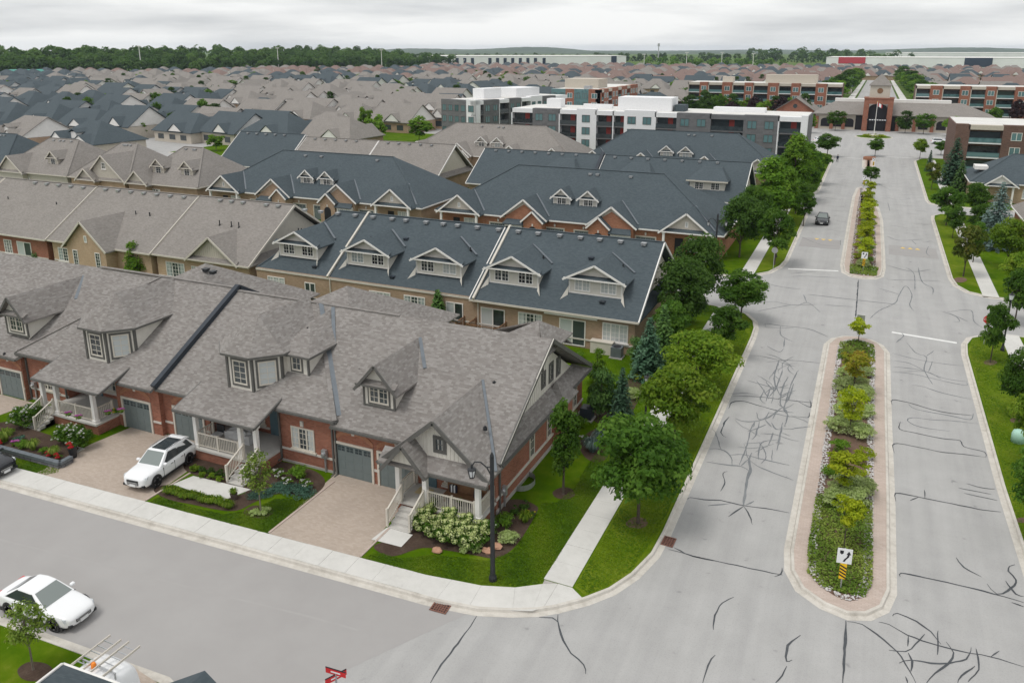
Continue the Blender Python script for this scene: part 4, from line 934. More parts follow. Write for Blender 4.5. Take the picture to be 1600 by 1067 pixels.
def end_house():
    h = thing('townhouse', 'red brick townhouse with peaked roof dormer beyond the octagonal dormer house', 'house', (-60, 42, LZ))
    yE, ze, s = 34.0, 3.5, .575; zr = ze + s * (YR - yE)
    shell(h, -74, -54.4, 34.3, 49.3, 3.4)
    r = B(); r.slab([(-74, yE, ze), (-54.5, yE, ze), (-48.2, YR, zr), (-74, YR, zr)], .2); r.slab([(-74, YR, zr), (-48.2, YR, zr), (-48.2, 49.75, ze), (-74, 49.75, ze)], .2); r.obj('roof', 'brown_shingle', h)
    for x in (-55.85, -58.8): garage_door(h, x, 34.29, LZ - .02); arch(h, x, 34.3, 2.25, 2.75)
    bands(h, -54.6, -54.42, 34.3, .98)
    box_dormer(h, -57.0, -54.75, 35.4, 4.6, 6.4, 7.65, yE, ze, s, 'brown_shingle', 'siding', 'grey_trim', .42, 1, 1.4, 1.2, 'beige_trim', 'grey_trim', 2, 3, 2, .1)
    plane_strip(h, (-54.3, 39.2, 6.5), (-55.8, 41.3, 7.65), .22); gutter(h, [(-74, yE - .05, ze - .14), (-54.5, yE - .05, ze - .14)])
    return h
corner_house()
mid_house(False, 0.0, 'red brick townhouse with octagonal dormer and covered patio furniture on its porch')
mid_house(True, -.35, 'red brick townhouse with octagonal dormer and flower baskets on its porch')
end_house()
# ================================================================== ROWS BEHIND: generic terrace with hipped or gabled roof, facing -y
def terrace(label, x0, x1, y0, y1, ze, yr, zr, wall, roofmat, hipL=0.0, hipR=0.0, over=.45, trim='white_trim', endwall='cream_siding', group=None, name='townhouse_row', cat='house', gutterm=None, ends=True):
    h = thing(name, label, cat, ((x0 + x1) / 2, (y0 + y1) / 2, LZ), group)
    b = B(); b.box(x0, y0, 0, x1, y1, ze + .05); b.obj('wall', wall, h)
    a, c, e, f = x0 - over, x1 + over, y0 - over, y1 + over
    s = (zr - ze) / (yr - e); rl, rr = a + hipL, c - hipR
    r = B()
    r.slab([(a, e, ze), (c, e, ze), (rr, yr, zr), (rl, yr, zr)], .2); r.slab([(c, f, ze), (a, f, ze), (rl, yr, zr), (rr, yr, zr)], .2)
    if hipL: r.slab([(a, f, ze), (a, e, ze), (rl, yr, zr)], .2)
    if hipR: r.slab([(c, e, ze), (c, f, ze), (rr, yr, zr)], .2)
    ro = r.obj('roof', roofmat, h)
    if ends:
        for hip, x, sx in ((hipL, x0, -1), (hipR, x1, 1)):
            if hip == 0:
                g = B(); g.add([(x - sx * .3, y0 + .6, ze), (x - sx * .3, y1 - .6, ze), (x - sx * .3, yr, zr - .3)], [[0, 1, 2] if sx > 0 else [0, 2, 1]]); g.obj('gable_wall', endwall, h)
                k = B(); k.slab([(x + sx * .5, y0 - .3, ze), (x + sx * .5, y1 + .3, ze), (x - sx * .32, y1 - .8, ze + .75), (x - sx * .32, y0 + .8, ze + .75)], .12); k.obj('skirt_roof', roofmat, h)
                t = B(); t.bar((x + sx * (over - .02), e, ze - .08), (x + sx * (over - .02), yr, zr - .08), .1, .22); t.bar((x + sx * (over - .02), f, ze - .08), (x + sx * (over - .02), yr, zr - .08), .1, .22); t.obj('rake_trim', trim, h)
    t = B(); t.bar((a, e - .04, ze - .1), (c, e - .04, ze - .1), .1, .17)
    if hipR: t.bar((c + .04, e, ze - .1), (c + .04, f, ze - .1), .1, .17)
    if hipL: t.bar((a - .04, e, ze - .1), (a - .04, f, ze - .1), .1, .17)
    t.obj('gutter', gutterm or trim, h)
    k = B()
    k.bar((rl, yr, zr + .02), (rr, yr, zr + .02), .25, .05)
    for hip, x in ((hipL, a), (hipR, c)):
        if hip: k.bar((x, e, ze + .02), (rl if x == a else rr, yr, zr + .02), .25, .05)
    k.obj('ridge_cap', roofmat, h)
    h['s_'] = s; del h['s_']
    return h, e, s
# ---- slate-roofed row with paired-window dormers (its back faces the front row)
def slate_unit(label, x0, x1, dorm, wins, hipR=0.0, ridge_left=None, endR=True, cap=True):
    h, e, s = terrace(label, x0, x1, 61.05, 76, 3.3, 68.5, 8.35, 'tan_brick', 'slate_shingle', 0 if ridge_left is None else ridge_left, hipR, ends=endR, gutterm='beige_trim', over=.0 if not endR else .45)
    for xc in dorm:
        d = box_dormer(h, xc - 2.35, xc + 2.35, 62.5, 4.5, 6.1, 7.3, e, 3.3, s, 'slate_shingle', 'siding', 'white_trim', .5, 2, 1.45, 1.15, 'white_trim', 'white_trim', 2, 3, 2)
        plane_strip(d, (xc + 2.75, 65.0, 6.2), (xc + .1, 66.9, 7.3), .2, 'flashing')
        k = B()
        for sx in (-1, 1): k = B(); k.add([(xc + sx * 2.4, 62.2, 4.35), (xc + sx * 2.9, 61.6, 4.05), (xc + sx * 2.4, 62.6, 5.2)], [[0, 1, 2] if sx > 0 else [0, 2, 1]]); k.obj('flared_cheek', 'siding', d)
    for kind, xa, xb, za, zb in wins:
        if kind == 'w': window(h, (xa + xb) / 2, 61.05, za, xb - xa, zb - za, 2, 4, 3, 'white_trim', random.choice(['glass', 'glass', 'blind_glass']))
        if kind == 's': window(h, (xa + xb) / 2, 61.05, za, xb - xa, zb - za, 1, 1, 2, 'white_trim', 'glass')
        if kind == 'p': patio_door(h, (xa + xb) / 2, 61.05, za, xb - xa, zb - za)
    if cap:
        b = B(); b.bar((x0, e - .1, 3.4), (x0, 68.6, 8.45), .2, .2); b.bar((x0, 68.6, 8.45), (x0, 76, 3.45), .2, .2); b.obj('party_wall_cap', 'beige_trim', h)
        downspout(h, x0 + .25, 61.0, .1, 3.2, 'beige_trim')
    n = max(3, int((x1 - x0) / 1.9)); rd = random.Random(int(x1))
    vents(h, [(x0 + 1.2 + i * (x1 - x0 - 2.4) / (n - 1) + rd.uniform(-.3, .3), 67.9, 8.1) for i in range(n) if rd.random() < .85])
    for _ in range(3): stack(h, (rd.uniform(x0 + 2, x1 - 2), 65.5, 6.45), .3)
    vents(h, [(rd.uniform(x0 + 2, x1 - 2), y, 3.3 + s * (y - e)) for y in (61.9, 64.2, 66.0)], 'parapet_metal')
    b = B(); b.box(x0 + .1, 60.98, .85, x1 - .05, 61.06, .98); b.obj('stone_band', 'band_stone', h)
    return h
u1 = slate_unit('slate roofed tan brick row unit next to the taupe roofed backs, one dormer', -56.3, -47.3, [-51.9], [('w', -54.9, -52.7, 1.1, 2.6), ('s', -50.2, -48.9, 1.5, 2.5)], 0, 5.5, False, False)
u2 = slate_unit('slate roofed tan brick row unit between two party wall caps, two dormers', -47.3, -31.0, [-43.5, -35.6], [('w', -42.5, -40.1, 1.1, 2.6), ('w', -38.6, -36.3, 1.05, 2.65), ('p', -34.1, -32.3, .35, 2.6)], 0, None, False)
u3 = slate_unit('slate roofed tan brick end unit with white awning over the patio door', -31.0, -16.2, [-27.9, -20.2], [('p', -30.5, -28.1, .4, 2.55), ('w', -26.8, -24.5, 1.0, 2.6), ('p', -22.9, -20.5, .25, 2.6), ('w', -19.0, -16.75, 1.1, 2.75)])
k = B(); k.bar((-24.2, 60.85, 3.0), (-19.4, 60.85, 3.0), .35, .22); k.obj('awning', 'white_trim', u3)
k = B(); k.box(-19.8, 60.3, .1, -17.9, 60.9, 1.15); k.box(-19.85, 60.25, 1.15, -17.85, 60.95, 1.22); k.obj('storage_box', 'beige_trim', u3)
for y, w_ in ((66.2, .7), (68.0, .8), (69.8, .7)): window(u3, -16.55, y, 4.6, w_, 1.3, 2, 3, 1, 'white_trim', 'glass', 'E', sill=False)
# wooden deck at the party wall
def deck(x0, x1, y0, y1, z, label):
    t = thing('deck', label, 'deck', ((x0 + x1) / 2, y0, LZ))
    n = int((y1 - y0) / .15)
    b = B()
    for i in range(n): b.box(x0, y0 + i * .15, z - .04, x1, y0 + i * .15 + .135, z)
    o = b.obj('decking', 'wood', t); o['kind'] = 'stuff'
    b = B()
    for x in (x0 + .1, x1 - .1):
        for y in (y0 + .1, y1 - .1): b.box(x - .06, y - .06, 0, x + .06, y + .06, z - .04)
    b.obj('post', 'wood', t)
    r_ = railing(t, [(x0, y1, z), (x0, y0, z), (x1, y0, z), (x1, y1, z)], .9, 'wood')
deck(-31.0, -28.0, 59.2, 61.0, .5, 'small brown wooden deck behind the slate roofed end unit')
deck(-34.3, -32.2, 59.4, 61.0, .45, 'small brown wooden deck beside the garden cedar')
# ---- taupe-roofed backs continuing that row
def taupe_unit(label, x0, x1, wall, gables, wins, dy=0.0, group=None):
    h, e, s = terrace(label, x0, x1, 61.05 + dy, 76, 3.4, 68.5 + dy, 8.5, wall, 'taupe_shingle', over=.4, trim='beige_trim')
    for xc, w_, zp, f_, out in gables:
        yb = e + (zp - 3.4) / s + .3
        if f_ != 'pediment':
            b = B(); b.box(xc - w_ / 2 + .1, 61.05 + dy - out, 0, xc + w_ / 2 - .1, 62, 3.5); b.add([(xc - w_ / 2 + .1, 61.05 + dy - out, 3.5), (xc + w_ / 2 - .1, 61.05 + dy - out, 3.5), (xc, 61.05 + dy - out, zp - .1)], [[0, 1, 2]]); b.obj('wall', wall, h)
            gable_unit(h, xc, w_, 60.7 + dy - out, 3.6, zp, yb, 'taupe_shingle', wall, 'beige_trim', .35, tri=False)
            window(h, xc + .2, 61.05 + dy - out, 4.0, .45, .8, 1, 1, 1, 'white_trim', 'blind_glass', sill=False)
            for sx in (-1, 1): window(h, xc + sx * w_ * .28, 61.05 + dy - out, 1.1, .8, 1.9, 2, 5, 1, 'white_trim', 'glass')
        else: gable_unit(h, xc, w_, 60.5 + dy, 3.55, zp, yb, 'taupe_shingle', 'cream_siding', 'beige_trim', .35, 60.9 + dy)
    for kind, xa, xb, za, zb in wins:
        if kind == 'w': window(h, (xa + xb) / 2, 61.05 + dy, za, xb - xa, zb - za, 2, 4, 3, 'white_trim', 'glass')
        else: patio_door(h, (xa + xb) / 2, 61.05 + dy, za, xb - xa, zb - za)
    rd = random.Random(int(-x0)); n = 7
    vents(h, [(x0 + 1.5 + i * (x1 - x0 - 3) / (n - 1), 68.0 + dy, 8.25) for i in range(n) if rd.random() < .85])
    for _ in range(3): stack(h, (rd.uniform(x0 + 2, x1 - 2), 65, 6.2), .6)
    b = B(); b.box(x0 + .05, 60.98 + dy, .85, x1 - .05, 61.06 + dy, .98); b.obj('stone_band', 'band_stone', h)
    return h
taupe_unit('taupe roofed tan brick back with a cream pediment, next to the slate row', -70.3, -57.3, 'peach_brick', [(-62.0, 6.6, 6.1, 'pediment', 0)], [('w', -69.0, -66.3, .9, 2.6), ('w', -65.3, -63.4, 1.0, 2.5), ('p', -61.4, -59.6, .5, 2.6)])
taupe_unit('taupe roofed peach brick back with a tall brick gable', -86.9, -71.0, 'peach_brick', [(-79.4, 6.4, 6.5, 'gable', 1.4)], [('w', -86.0, -83.6, .9, 2.5)], -.2)
taupe_unit('taupe roofed red brick back with glazed patio doors', -104.0, -87.6, 'red_brick', [], [('p', -93.0, -90.5, .3, 2.6), ('w', -95.4, -94.0, .9, 2.6)], -.4)
taupe_unit('taupe roofed tan brick back at the far end of the row', -122.0, -105.0, 'tan_brick', [(-112, 6.4, 6.3, 'gable', .8)], [], -.4)
taupe_unit('taupe roofed tan brick back half hidden behind the far row end', -140.0, -123.0, 'tan_brick', [(-131, 6.4, 6.2, 'pediment', 0)], [], -.4)
# ---- rows whose fronts face us: hipped roof, four gabled entries, two dormers
def front_row(label, xc, y, wall, roofmat, detail=True, k=1.0, entry=True, trim='white_trim', group=None, zr=9.2):
    W = 19.4 * k
    h, e, s = terrace(label, xc - W, xc + W, y + .4, y + 15.6, 3.4, y + 7.8, zr, wall, roofmat, 9.3, 9.3, .4, 'white_trim', group=group)
    sg = s
    for gx, kind in ((-15.5, 'porch'), (-6.0, 'arch'), (6.0, 'arch'), (15.5, 'porch')):
        x = xc + gx * k; yb = e + (6.05 - 3.4) / s + .35
        if kind == 'porch':
            gable_unit(h, x, 5.9, y - 1.4, 3.75, 6.05, yb, roofmat, 'cream_siding', trim, .4, y - .9)
            for dx in (-2.7, 2.7): column(h, x + dx, y - 1.1, 0, 3.45, .28)
            if detail:
                window(h, x + 1.0, y + .4, .9, 1.9, 1.7, 2, 4, 3, 'white_trim', 'blind_glass')
                b = B(); b.box(x - 1.6, y + .33, .2, x - .6, y + .42, 2.5); b.obj('front_door', 'sign_black', h)
                window(h, x, y - .9, 4.2, .4, .7, 1, 1, 1, 'white_trim', 'blind_glass', sill=False)
        else:
            b = B(); b.box(x - 2.8, y - .6, 0, x + 2.8, y + 1, 3.5); b.add([(x - 2.8, y - .6, 3.5), (x + 2.8, y - .6, 3.5), (x, y - .6, 5.3)], [[0, 1, 2]]); b.obj('entry_wall', wall, h)
            gable_unit(h, x, 5.9, y - .95, 3.75, 6.05, yb, roofmat, 'cream_siding', trim, .4, y - .55, skirt=False)
            sx = 1 if gx < 0 else -1
            xa = x + 1.4
            b = B(); b.box(xa - 1.35, y - 1.3, 0, xa + 1.35, y - .6, 3.3); b.add([(xa - 1.35, y - 1.3, 3.3), (xa + 1.35, y - 1.3, 3.3), (xa, y - 1.3, 4.5)], [[0, 1, 2]]); b.obj('entry_arch', wall, h) if False else None
            xa = x - 1.5 if gx > 0 else x + 1.5
            b = B(); b.box(xa - 1.3, y - 1.3, 0, xa + 1.3, y - .6, 3.4); b.add([(xa - 1.3, y - 1.3, 3.4), (xa + 1.3, y - 1.3, 3.4), (xa, y - 1.3, 4.45)], [[0, 1, 2]]); b.obj('entry_wall', wall, h)
            gable_unit(h, xa, 2.6, y - 1.6, 3.5, 4.7, y + .4, roofmat, wall, trim, .3, tri=False)
            if detail:
                n = 10; b = B(); pts = [(xa - .6, y - 1.32, .2)] + [(xa - .6 * math.cos(math.pi * i / n), y - 1.32, 2.0 + .6 * math.sin(math.pi * i / n)) for i in range(n + 1)] + [(xa + .6, y - 1.32, .2)]
                b.add(pts, [list(range(len(pts)))[::-1]]); b.obj('archway', 'sign_black', h)
                b = B(); b.box(xa - .1, y - 1.38, 2.62, xa + .1, y - 1.3, 2.95); b.obj('keystone', 'band_stone', h)
                xb = x - 1.3 if xa > x else x + 1.3
                b = B(); b.box(xb - 1.25, y - 1.2, .4, xb + 1.25, y - .6, 2.7); b.obj('bay', 'white_trim', h)
                window(h, xb, y - 1.2, 1.0, 2.2, 1.5, 2, 4, 3, 'white_trim', 'blind_glass')
                b = B(); b.slab([(xb - 1.5, y - 1.5, 2.75), (xb + 1.5, y - 1.5, 2.75), (xb + 1.2, y - .6, 3.25), (xb - 1.2, y - .6, 3.25)], .12); b.obj('bay_roof', 'slate_shingle' if roofmat == 'slate_shingle' else roofmat, h)
        plane_strip(h, (x + 3.2, y + .4, 3.75), (x + .1, yb - .3, 6.05), .22) if roofmat == 'slate_shingle' else None
    for dx in (-1.85, 1.85):
        x = xc + dx * k
        box_dormer(h, x - 1.15, x + 1.15, y + 2.4, 4.6, 6.25, 7.25, e, 3.4, s, roofmat, 'siding', 'white_trim', .4, 1, 1.3, 1.35, 'white_trim', 'white_trim', 2, 3, 2)
    if detail:
        for gx in (-10.2, -2.0, 2.0, 10.2):
            garage_door(h, xc + gx, y + .38, .1); 
            b = B(); b.box(xc + gx - .1, y + .25, 2.5, xc + gx + .1, y + .4, 2.85); b.obj('keystone', 'band_stone', h)
    rd = random.Random(int(xc)); vents(h, [(xc + rd.uniform(-9, 9), y + 6.9, zr - .6) for _ in range(3)])
    return h
front_row('slate roofed orange brick row with arched entries and twin dormers, by the boulevard lamp', -34.6, 94.9, 'orange_brick', 'slate_shingle')
front_row('slate roofed tan brick row with arched entries and twin dormers, beyond the orange brick row', -76.3, 94.9, 'tan_brick', 'slate_shingle')
front_row('taupe hipped roof with twin white dormers in front of the grey flats', -73.0, 148.6, 'tan_brick', 'taupe_shingle', False, zr=9.4)
front_row('slate hipped roof with twin dormers beside the tall bright green trees', -33.5, 148.6, 'tan_brick', 'slate_shingle', False, zr=9.5)
# backs of the row behind the orange brick row
def back_row(label, x0, x1, roofmat, y=118.0, sheds=(), zr=8.3, hipL=0, hipR=0):
    h, e, s = terrace(label, x0, x1, y, y + 14, 3.3, y + 7.2, zr, 'tan_brick', roofmat, hipL, hipR, .4)
    for xc in sheds:
        b = B(); b.box(xc - 2.6, y + 1.6, 4.3, xc + 2.6, y + 4.0, 6.0); b.obj('dormer_wall', 'siding', h)
        r = B(); r.slab([(xc - 3.1, y + 1.1, 6.0), (xc + 3.1, y + 1.1, 6.0), (xc + 1.5, y + 5.0, 7.5), (xc - 1.5, y + 5.0, 7.5)], .12); r.slab([(xc + 3.1, y + 1.1, 6.0), (xc + 3.1, y + 5.5, 6.0), (xc + 1.5, y + 6.0, 7.5), (xc + 1.5, y + 5.0, 7.5)], .12); r.slab([(xc - 1.5, y + 5.0, 7.5), (xc + 1.5, y + 5.0, 7.5), (xc + 1.5, y + 7, 7.6), (xc - 1.5, y + 7, 7.6)], .12); r.slab([(xc - 3.1, y + 1.1, 6.0), (xc - 1.5, y + 5.0, 7.5), (xc - 1.5, y + 6.0, 7.5), (xc - 3.1, y + 5.5, 6.0)], .12); r.obj('dormer_roof', roofmat, h)
        t = B(); t.bar((xc - 3.1, y + 1.06, 5.92), (xc + 3.1, y + 1.06, 5.92), .08, .2); t.obj('fascia', 'beige_trim', h)
        for dx in (-1.2, 1.2): window(h, xc + dx, y + 1.6, 4.6, 1.3, 1.1, 2, 3, 2, 'white_trim', 'glass', sill=False)
    rd = random.Random(int(x0)); n = int((x1 - x0) / 3); vents(h, [(x0 + 2 + i * (x1 - x0 - 4) / n, y + 6.6, zr - .3) for i in range(n)])
    return h
q = back_row('slate roofed row with shed dormers showing only its ridge', -61.0, -39.8, 'slate_shingle', sheds=(-45.5,), hipL=0)
b = B(); b.bar((-39.8, 117.5, 3.4), (-39.8, 125.2, 8.6), .5, .35); b.obj('party_wall_cap', 'parapet_metal', q)
back_row('slate roofed row end by the bright green trees', -39.6, -16.4, 'slate_shingle', sheds=(-33.0, -21.6))
back_row('taupe roofed row with square gable ends behind the tan brick row', -83.0, -67.5, 'taupe_shingle', zr=8.6)
back_row('taupe roofed row next to the slate roofed long house', -99.5, -83.6, 'taupe_shingle', zr=8.6)
back_row('slate roofed long house lower than the taupe rows', -116, -100.5, 'slate_shingle', zr=9.0)
# brown houses of the left middle distance with big gables
def gabled_house(label, x0, x1, y, wall, roofmat, gables, dormer=None, group=None, zr=8.8):
    h, e, s = terrace(label, x0, x1, y + .4, y + 15, 3.4, y + 7.6, zr, wall, roofmat, 5.5, 5.5, .4, 'beige_trim', group=group)
    for xc, w_, zp, out in gables:
        yb = min(y + 8, e + (zp - 3.4) / s + .3)
        b = B(); b.box(xc - w_ / 2 + .2, y + .4 - out, 0, xc + w_ / 2 - .2, y + 2, 3.5); b.obj('entry_wall', wall, h)
        gable_unit(h, xc, w_, y - out, 3.6, zp, yb, roofmat, 'cream_siding', 'beige_trim', .4, y + .4 - out, win=(zp - 2.4, .9, 1.1, 2, 2, 1, 'white_trim') if zp > 6.5 else None)
    for xd in dormer or (): box_dormer(h, xd - 1.2, xd + 1.2, y + 2.2, 4.6, 6.2, 7.3, e, 3.4, s, roofmat, 'cream_siding', 'beige_trim', .4, 1, 1.2, 1.2, 'white_trim', 'beige_trim', 2, 3, 1)
    window(h, (x0 + x1) / 2 - 2, y + .4, 1.0, 2.0, 1.5, 2, 3, 2, 'white_trim', 'glass')
    rd = random.Random(int(x0)); vents(h, [(rd.uniform(x0 + 6, x1 - 6), y + 7, zr - .4) for _ in range(4)])
    return h
gabled_house('taupe roofed tan house with two dormers beside the black street lamp', -113.0, -98.5, 94.6, 'tan_brick', 'taupe_shingle', [(-110.5, 4.4, 5.6, 1.2)], (-108.6, -102.2))
gabled_house('taupe roofed tan house with a wide cream gable over the entry', -128.0, -114.0, 94.6, 'peach_brick', 'taupe_shingle', [(-118.4, 9.5, 7.7, .8), (-121.8, 4.2, 5.4, 1.8)])
gabled_house('taupe roofed cream house with small side dormer at the end of the gabled row', -147.0, -129.0, 94.6, 'cream_siding', 'taupe_shingle', [(-142.5, 6.5, 6.4, 1.0)], (-134.5,))
gabled_house('slate roofed cream house with pointed gable beyond the small side dormer house', -166.0, -149.0, 96.5, 'cream_siding', 'slate_shingle', [(-158, 6.5, 7.0, .6)])
# ================================================================== FLATS, CLUBHOUSE, FAR TOWN
def flats(label, loc, rotz, segs_s, depth, floors, fh=2.95, east=None, core='grey_cladding', roof='roof_membrane', par=.7, penthouse=(), cat='flats', coreback=1.5, group=None):
    """local: south face along +x from 0, going back +y. segs: (x0,x1,material,kind,count) kind: w windows, b balconies"""
    L_ = segs_s[-1][1]; H = floors * fh + par
    h = thing('apartment_building', label, cat, loc, group, rotz)
    ob = lambda b, n, m: b.obj(n, m, h, local=True)
    b = B(); b.box(.05, coreback, 0, L_ - (coreback if east else .05), depth, H - .12); ob(b, 'wall', core)
    b = B(); b.box(.3, coreback + .2, H - .11, L_ - .3 - (coreback if east else 0), depth - .3, H - .02); ob(b, 'roof', roof)
    def face(segs, tr, flip):
        for x0, x1, m, kind, n in segs:
            if kind == 'w':
                b = B(); hh = H + (.35 if m == 'white_stucco' else .1)
                p = [tr(x0, 0), tr(x1, 0), tr(x1, coreback + .3), tr(x0, coreback + .3)]; b.prism([q[:2] for q in p], 0, hh); ob(b, 'wall_panel', m)
                for fl in range(floors):
                    for i in range(n):
                        xx = x0 + (x1 - x0) * (i + .5) / n; q = tr(xx, 0)
                        ww = min(1.9, (x1 - x0) / n * .6)
                        o = window(h, q[0], q[1], fl * fh + .75, round(ww, 1), 1.65, 1, 1, 2, 'white_trim' if 'brick' in m else 'grey_trim', 'teal_glass', R(90) if flip else 0, sill=False)
                        o.location = Vector((q[0], q[1], fl * fh + .75))
            else:
                for fl in range(floors):
                    z = fl * fh
                    b = B(); p = [tr(x0, .05), tr(x1, .05), tr(x1, coreback + .2), tr(x0, coreback + .2)]
                    b.prism([q[:2] for q in p], z - .12, z + .1, bottom=True); ob(b, 'balcony_floor', 'concrete_panel' if 'brick' in core else 'grey_cladding')
                    b = B(); a, c = tr(x0 + .05, .1), tr(x1 - .05, .1); b.bar((a[0], a[1], z + 1.1), (c[0], c[1], z + 1.1), .06, .06); b.bar((a[0], a[1], z + .6), (c[0], c[1], z + .6), .02, .85); ob(b, 'balcony_rail', 'teal_glass' if 'brick' in core else 'glass')
                    b = B(); p = [tr(x0 + .2, coreback - .06), tr(x1 - .2, coreback - .06), tr(x1 - .2, coreback + .05), tr(x0 + .2, coreback + .05)]; b.prism([q[:2] for q in p], z + .1, z + 2.3); o = ob(b, 'balcony_door', 'glass')
                    if kind == 'r':
                        b = B(); xm = x0 + (x1 - x0) * .55; p = [tr(xm, coreback - .1), tr(xm + 1.1, coreback - .1), tr(xm + 1.1, coreback - .02), tr(xm, coreback - .02)]; b.prism([q[:2] for q in p], z + .1, z + 2.6); ob(b, 'red_panel', 'brick_red_panel')
                b = B(); p = [tr(x0, 0), tr(x1, 0), tr(x1, coreback + .3), tr(x0, coreback + .3)]; b.prism([q[:2] for q in p], floors * fh - .25, H, bottom=True); ob(b, 'parapet', 'beige_stucco' if 'brick' in core else (m or 'grey_cladding'))
                b = B(); q = tr(x0, 0); w2 = tr(x0 + .25, coreback); b.prism([(q[0], q[1]), (w2[0], q[1]), (w2[0], w2[1]), (q[0], w2[1])] if not flip else [(q[0], q[1]), (q[0], w2[1]), (w2[0], w2[1]), (w2[0], q[1])], 0, H); ob(b, 'fin', m or 'white_stucco')
    face(segs_s, lambda x, d: (x, d), False)
    if east: face(east, lambda x, d: (L_ - d, x), True)
    for (a, c, e, f, z, m) in penthouse: b = B(); b.box(a, e, H - .15, c, f, H + z); ob(b, 'penthouse', m)
    return h
# grey and white flats behind the slate hip roof: segment edges read off the photograph
YF = 172.0
def xat(px, py, y): d = ray(px, py); return d.x * y / d.y
xs = {p: xat(p, 188, YF) for p in (799, 832, 873, 901, 930, 957, 975, 1023, 1057, 1109, 1162, 1216, 1252, 1262)}
x0 = xs[799]; S = lambda a, c, m, k, n=0: (xs[a] - x0, xs[c] - x0, m, k, n)
flats('long grey and white flats with white roof boxes behind the slate hip roof', (x0, YF, LZ), 0,
      [S(799, 832, 'white_stucco', 'r'), S(832, 873, 'grey_cladding', 'w', 2), S(873, 901, 'white_stucco', 'r'), S(901, 930, 'white_stucco', 'w', 1), S(930, 957, 'white_stucco', 'r'), S(957, 975, 'white_stucco', 'r'), S(975, 1023, 'white_stucco', 'w', 2), S(1023, 1057, 'white_stucco', 'r'), S(1057, 1109, 'grey_cladding', 'w', 2), S(1109, 1162, 'grey_cladding', 'r'), S(1162, 1216, 'grey_cladding', 'w', 2), S(1216, 1252, 'white_stucco', 'r'), S(1252, 1262, 'white_stucco', 'w', 0)],
      16, 4, 2.72, None, penthouse=[(24.6, 36.8, 4, 10, 2.9, 'white_stucco'), (6.5, 10, 6, 9, 2.0, 'white_stucco'), (45, 56, 9, 12, .9, 'white_stucco'), (15, 22, 8, 9, .9, 'white_stucco'), (37.2, 39.4, 5, 9, 1.4, 'slate_shingle')])
a = G(667, 160, 12); c = G(743, 160, 12); d = G(884, 150, 12)
ang = math.atan2(d.y - c.y, d.x - c.x) - math.pi / 2
Lf = 12.5
p0 = Vector((c.x - Lf * math.cos(ang), c.y - Lf * math.sin(ang)))
flats('grey flats with white stair boxes, end wall of small square windows', (p0.x, p0.y, LZ), ang,
      [(0, 9.2, 'grey_cladding', 'w', 4), (9.2, Lf, 'white_stucco', 'w', 1)], 39, 4, 2.85,
      [(0, 3.0, 'white_stucco', 'b', 0), (3, 9, 'grey_cladding', 'w', 2), (9, 13, 'white_stucco', 'b', 0), (13, 18, 'grey_cladding', 'w', 2), (18, 22, 'white_stucco', 'b', 0), (22, 27, 'white_stucco', 'w', 2), (27, 33, 'grey_cladding', 'w', 2), (33, 38.5, 'white_stucco', 'b', 0)], penthouse=[(3, 7, 9, 16, 2.6, 'white_stucco'), (1.0, 9, 20, 30, 2.4, 'white_stucco')])
BR, CP = 'red_brick', 'beige_stucco'
a = G(852, 143, 12); c = G(938, 142, 12); d = G(990, 134, 12)
flats('red brick flats with teal glazing behind the grey flats', (c.x - 17, c.y, LZ), 0, [(0, 5, 'teal_glass', 'w', 2), (5, 8, BR, 'w', 1), (8, 13, 'teal_glass', 'w', 2), (13, 17, BR, 'w', 1)], 46, 4, 2.85,
      [(0, 4, BR, 'b', 0), (4, 9, BR, 'w', 2), (9, 13, BR, 'b', 0), (13, 20, BR, 'w', 2), (20, 24, BR, 'b', 0), (24, 31, BR, 'w', 2), (31, 35, BR, 'b', 0), (35, 45, BR, 'w', 3)], core='dark_brick', penthouse=[(1, 13, 10, 20, 3, 'beige_stucco'), (10, 12, 4, 7, 1, 'galvanised')])
def longflats(label, x0, x1, y, n, seed, pent, core='dark_brick'):
    rd = random.Random(seed); segs = []; x = 0; L_ = x1 - x0; k = 0
    while x < L_ - 1:
        w_ = rd.choice((3.2, 3.8)) if k % 2 else rd.choice((4.4, 5.2)); w_ = min(w_, L_ - x)
        segs.append((x, x + w_, BR if k % 2 else 'beige_stucco', 'w' if k % 2 else 'b', 1)); x += w_; k += 1
    return flats(label, (x0, y, LZ), 0, segs, 16, n, 3.0, None, core='dark_brick', penthouse=pent, coreback=1.4)
longflats('long brick and glass balcony flats behind the purple trees and the red brick hall', -66, -10, 312, 4, 3, [(28, 46, 4, 10, 3, 'beige_stucco'), (12, 16, 5, 9, 2, 'beige_stucco')])
longflats('long brick and glass balcony flats beyond the clubhouse roof', 12.5, 75, 312, 4, 6, [(38, 75, 4, 10, 3, 'beige_stucco')])
p = G(1513, 197, 9.6)
flats('dark brown brick flats with teal glass balconies near the clubhouse parking', (p.x - 2.2, p.y, LZ), 0, [(0, 2.4, 'dark_brick', 'w', 0), (2.4, 8.6, 'dark_brick', 'b', 0), (8.6, 13.6, 'dark_brick', 'w', 1), (13.6, 19, 'dark_brick', 'b', 0), (19, 26, 'dark_brick', 'w', 1)], 22, 3, 3.0, None, core='dark_brick', coreback=1.6)
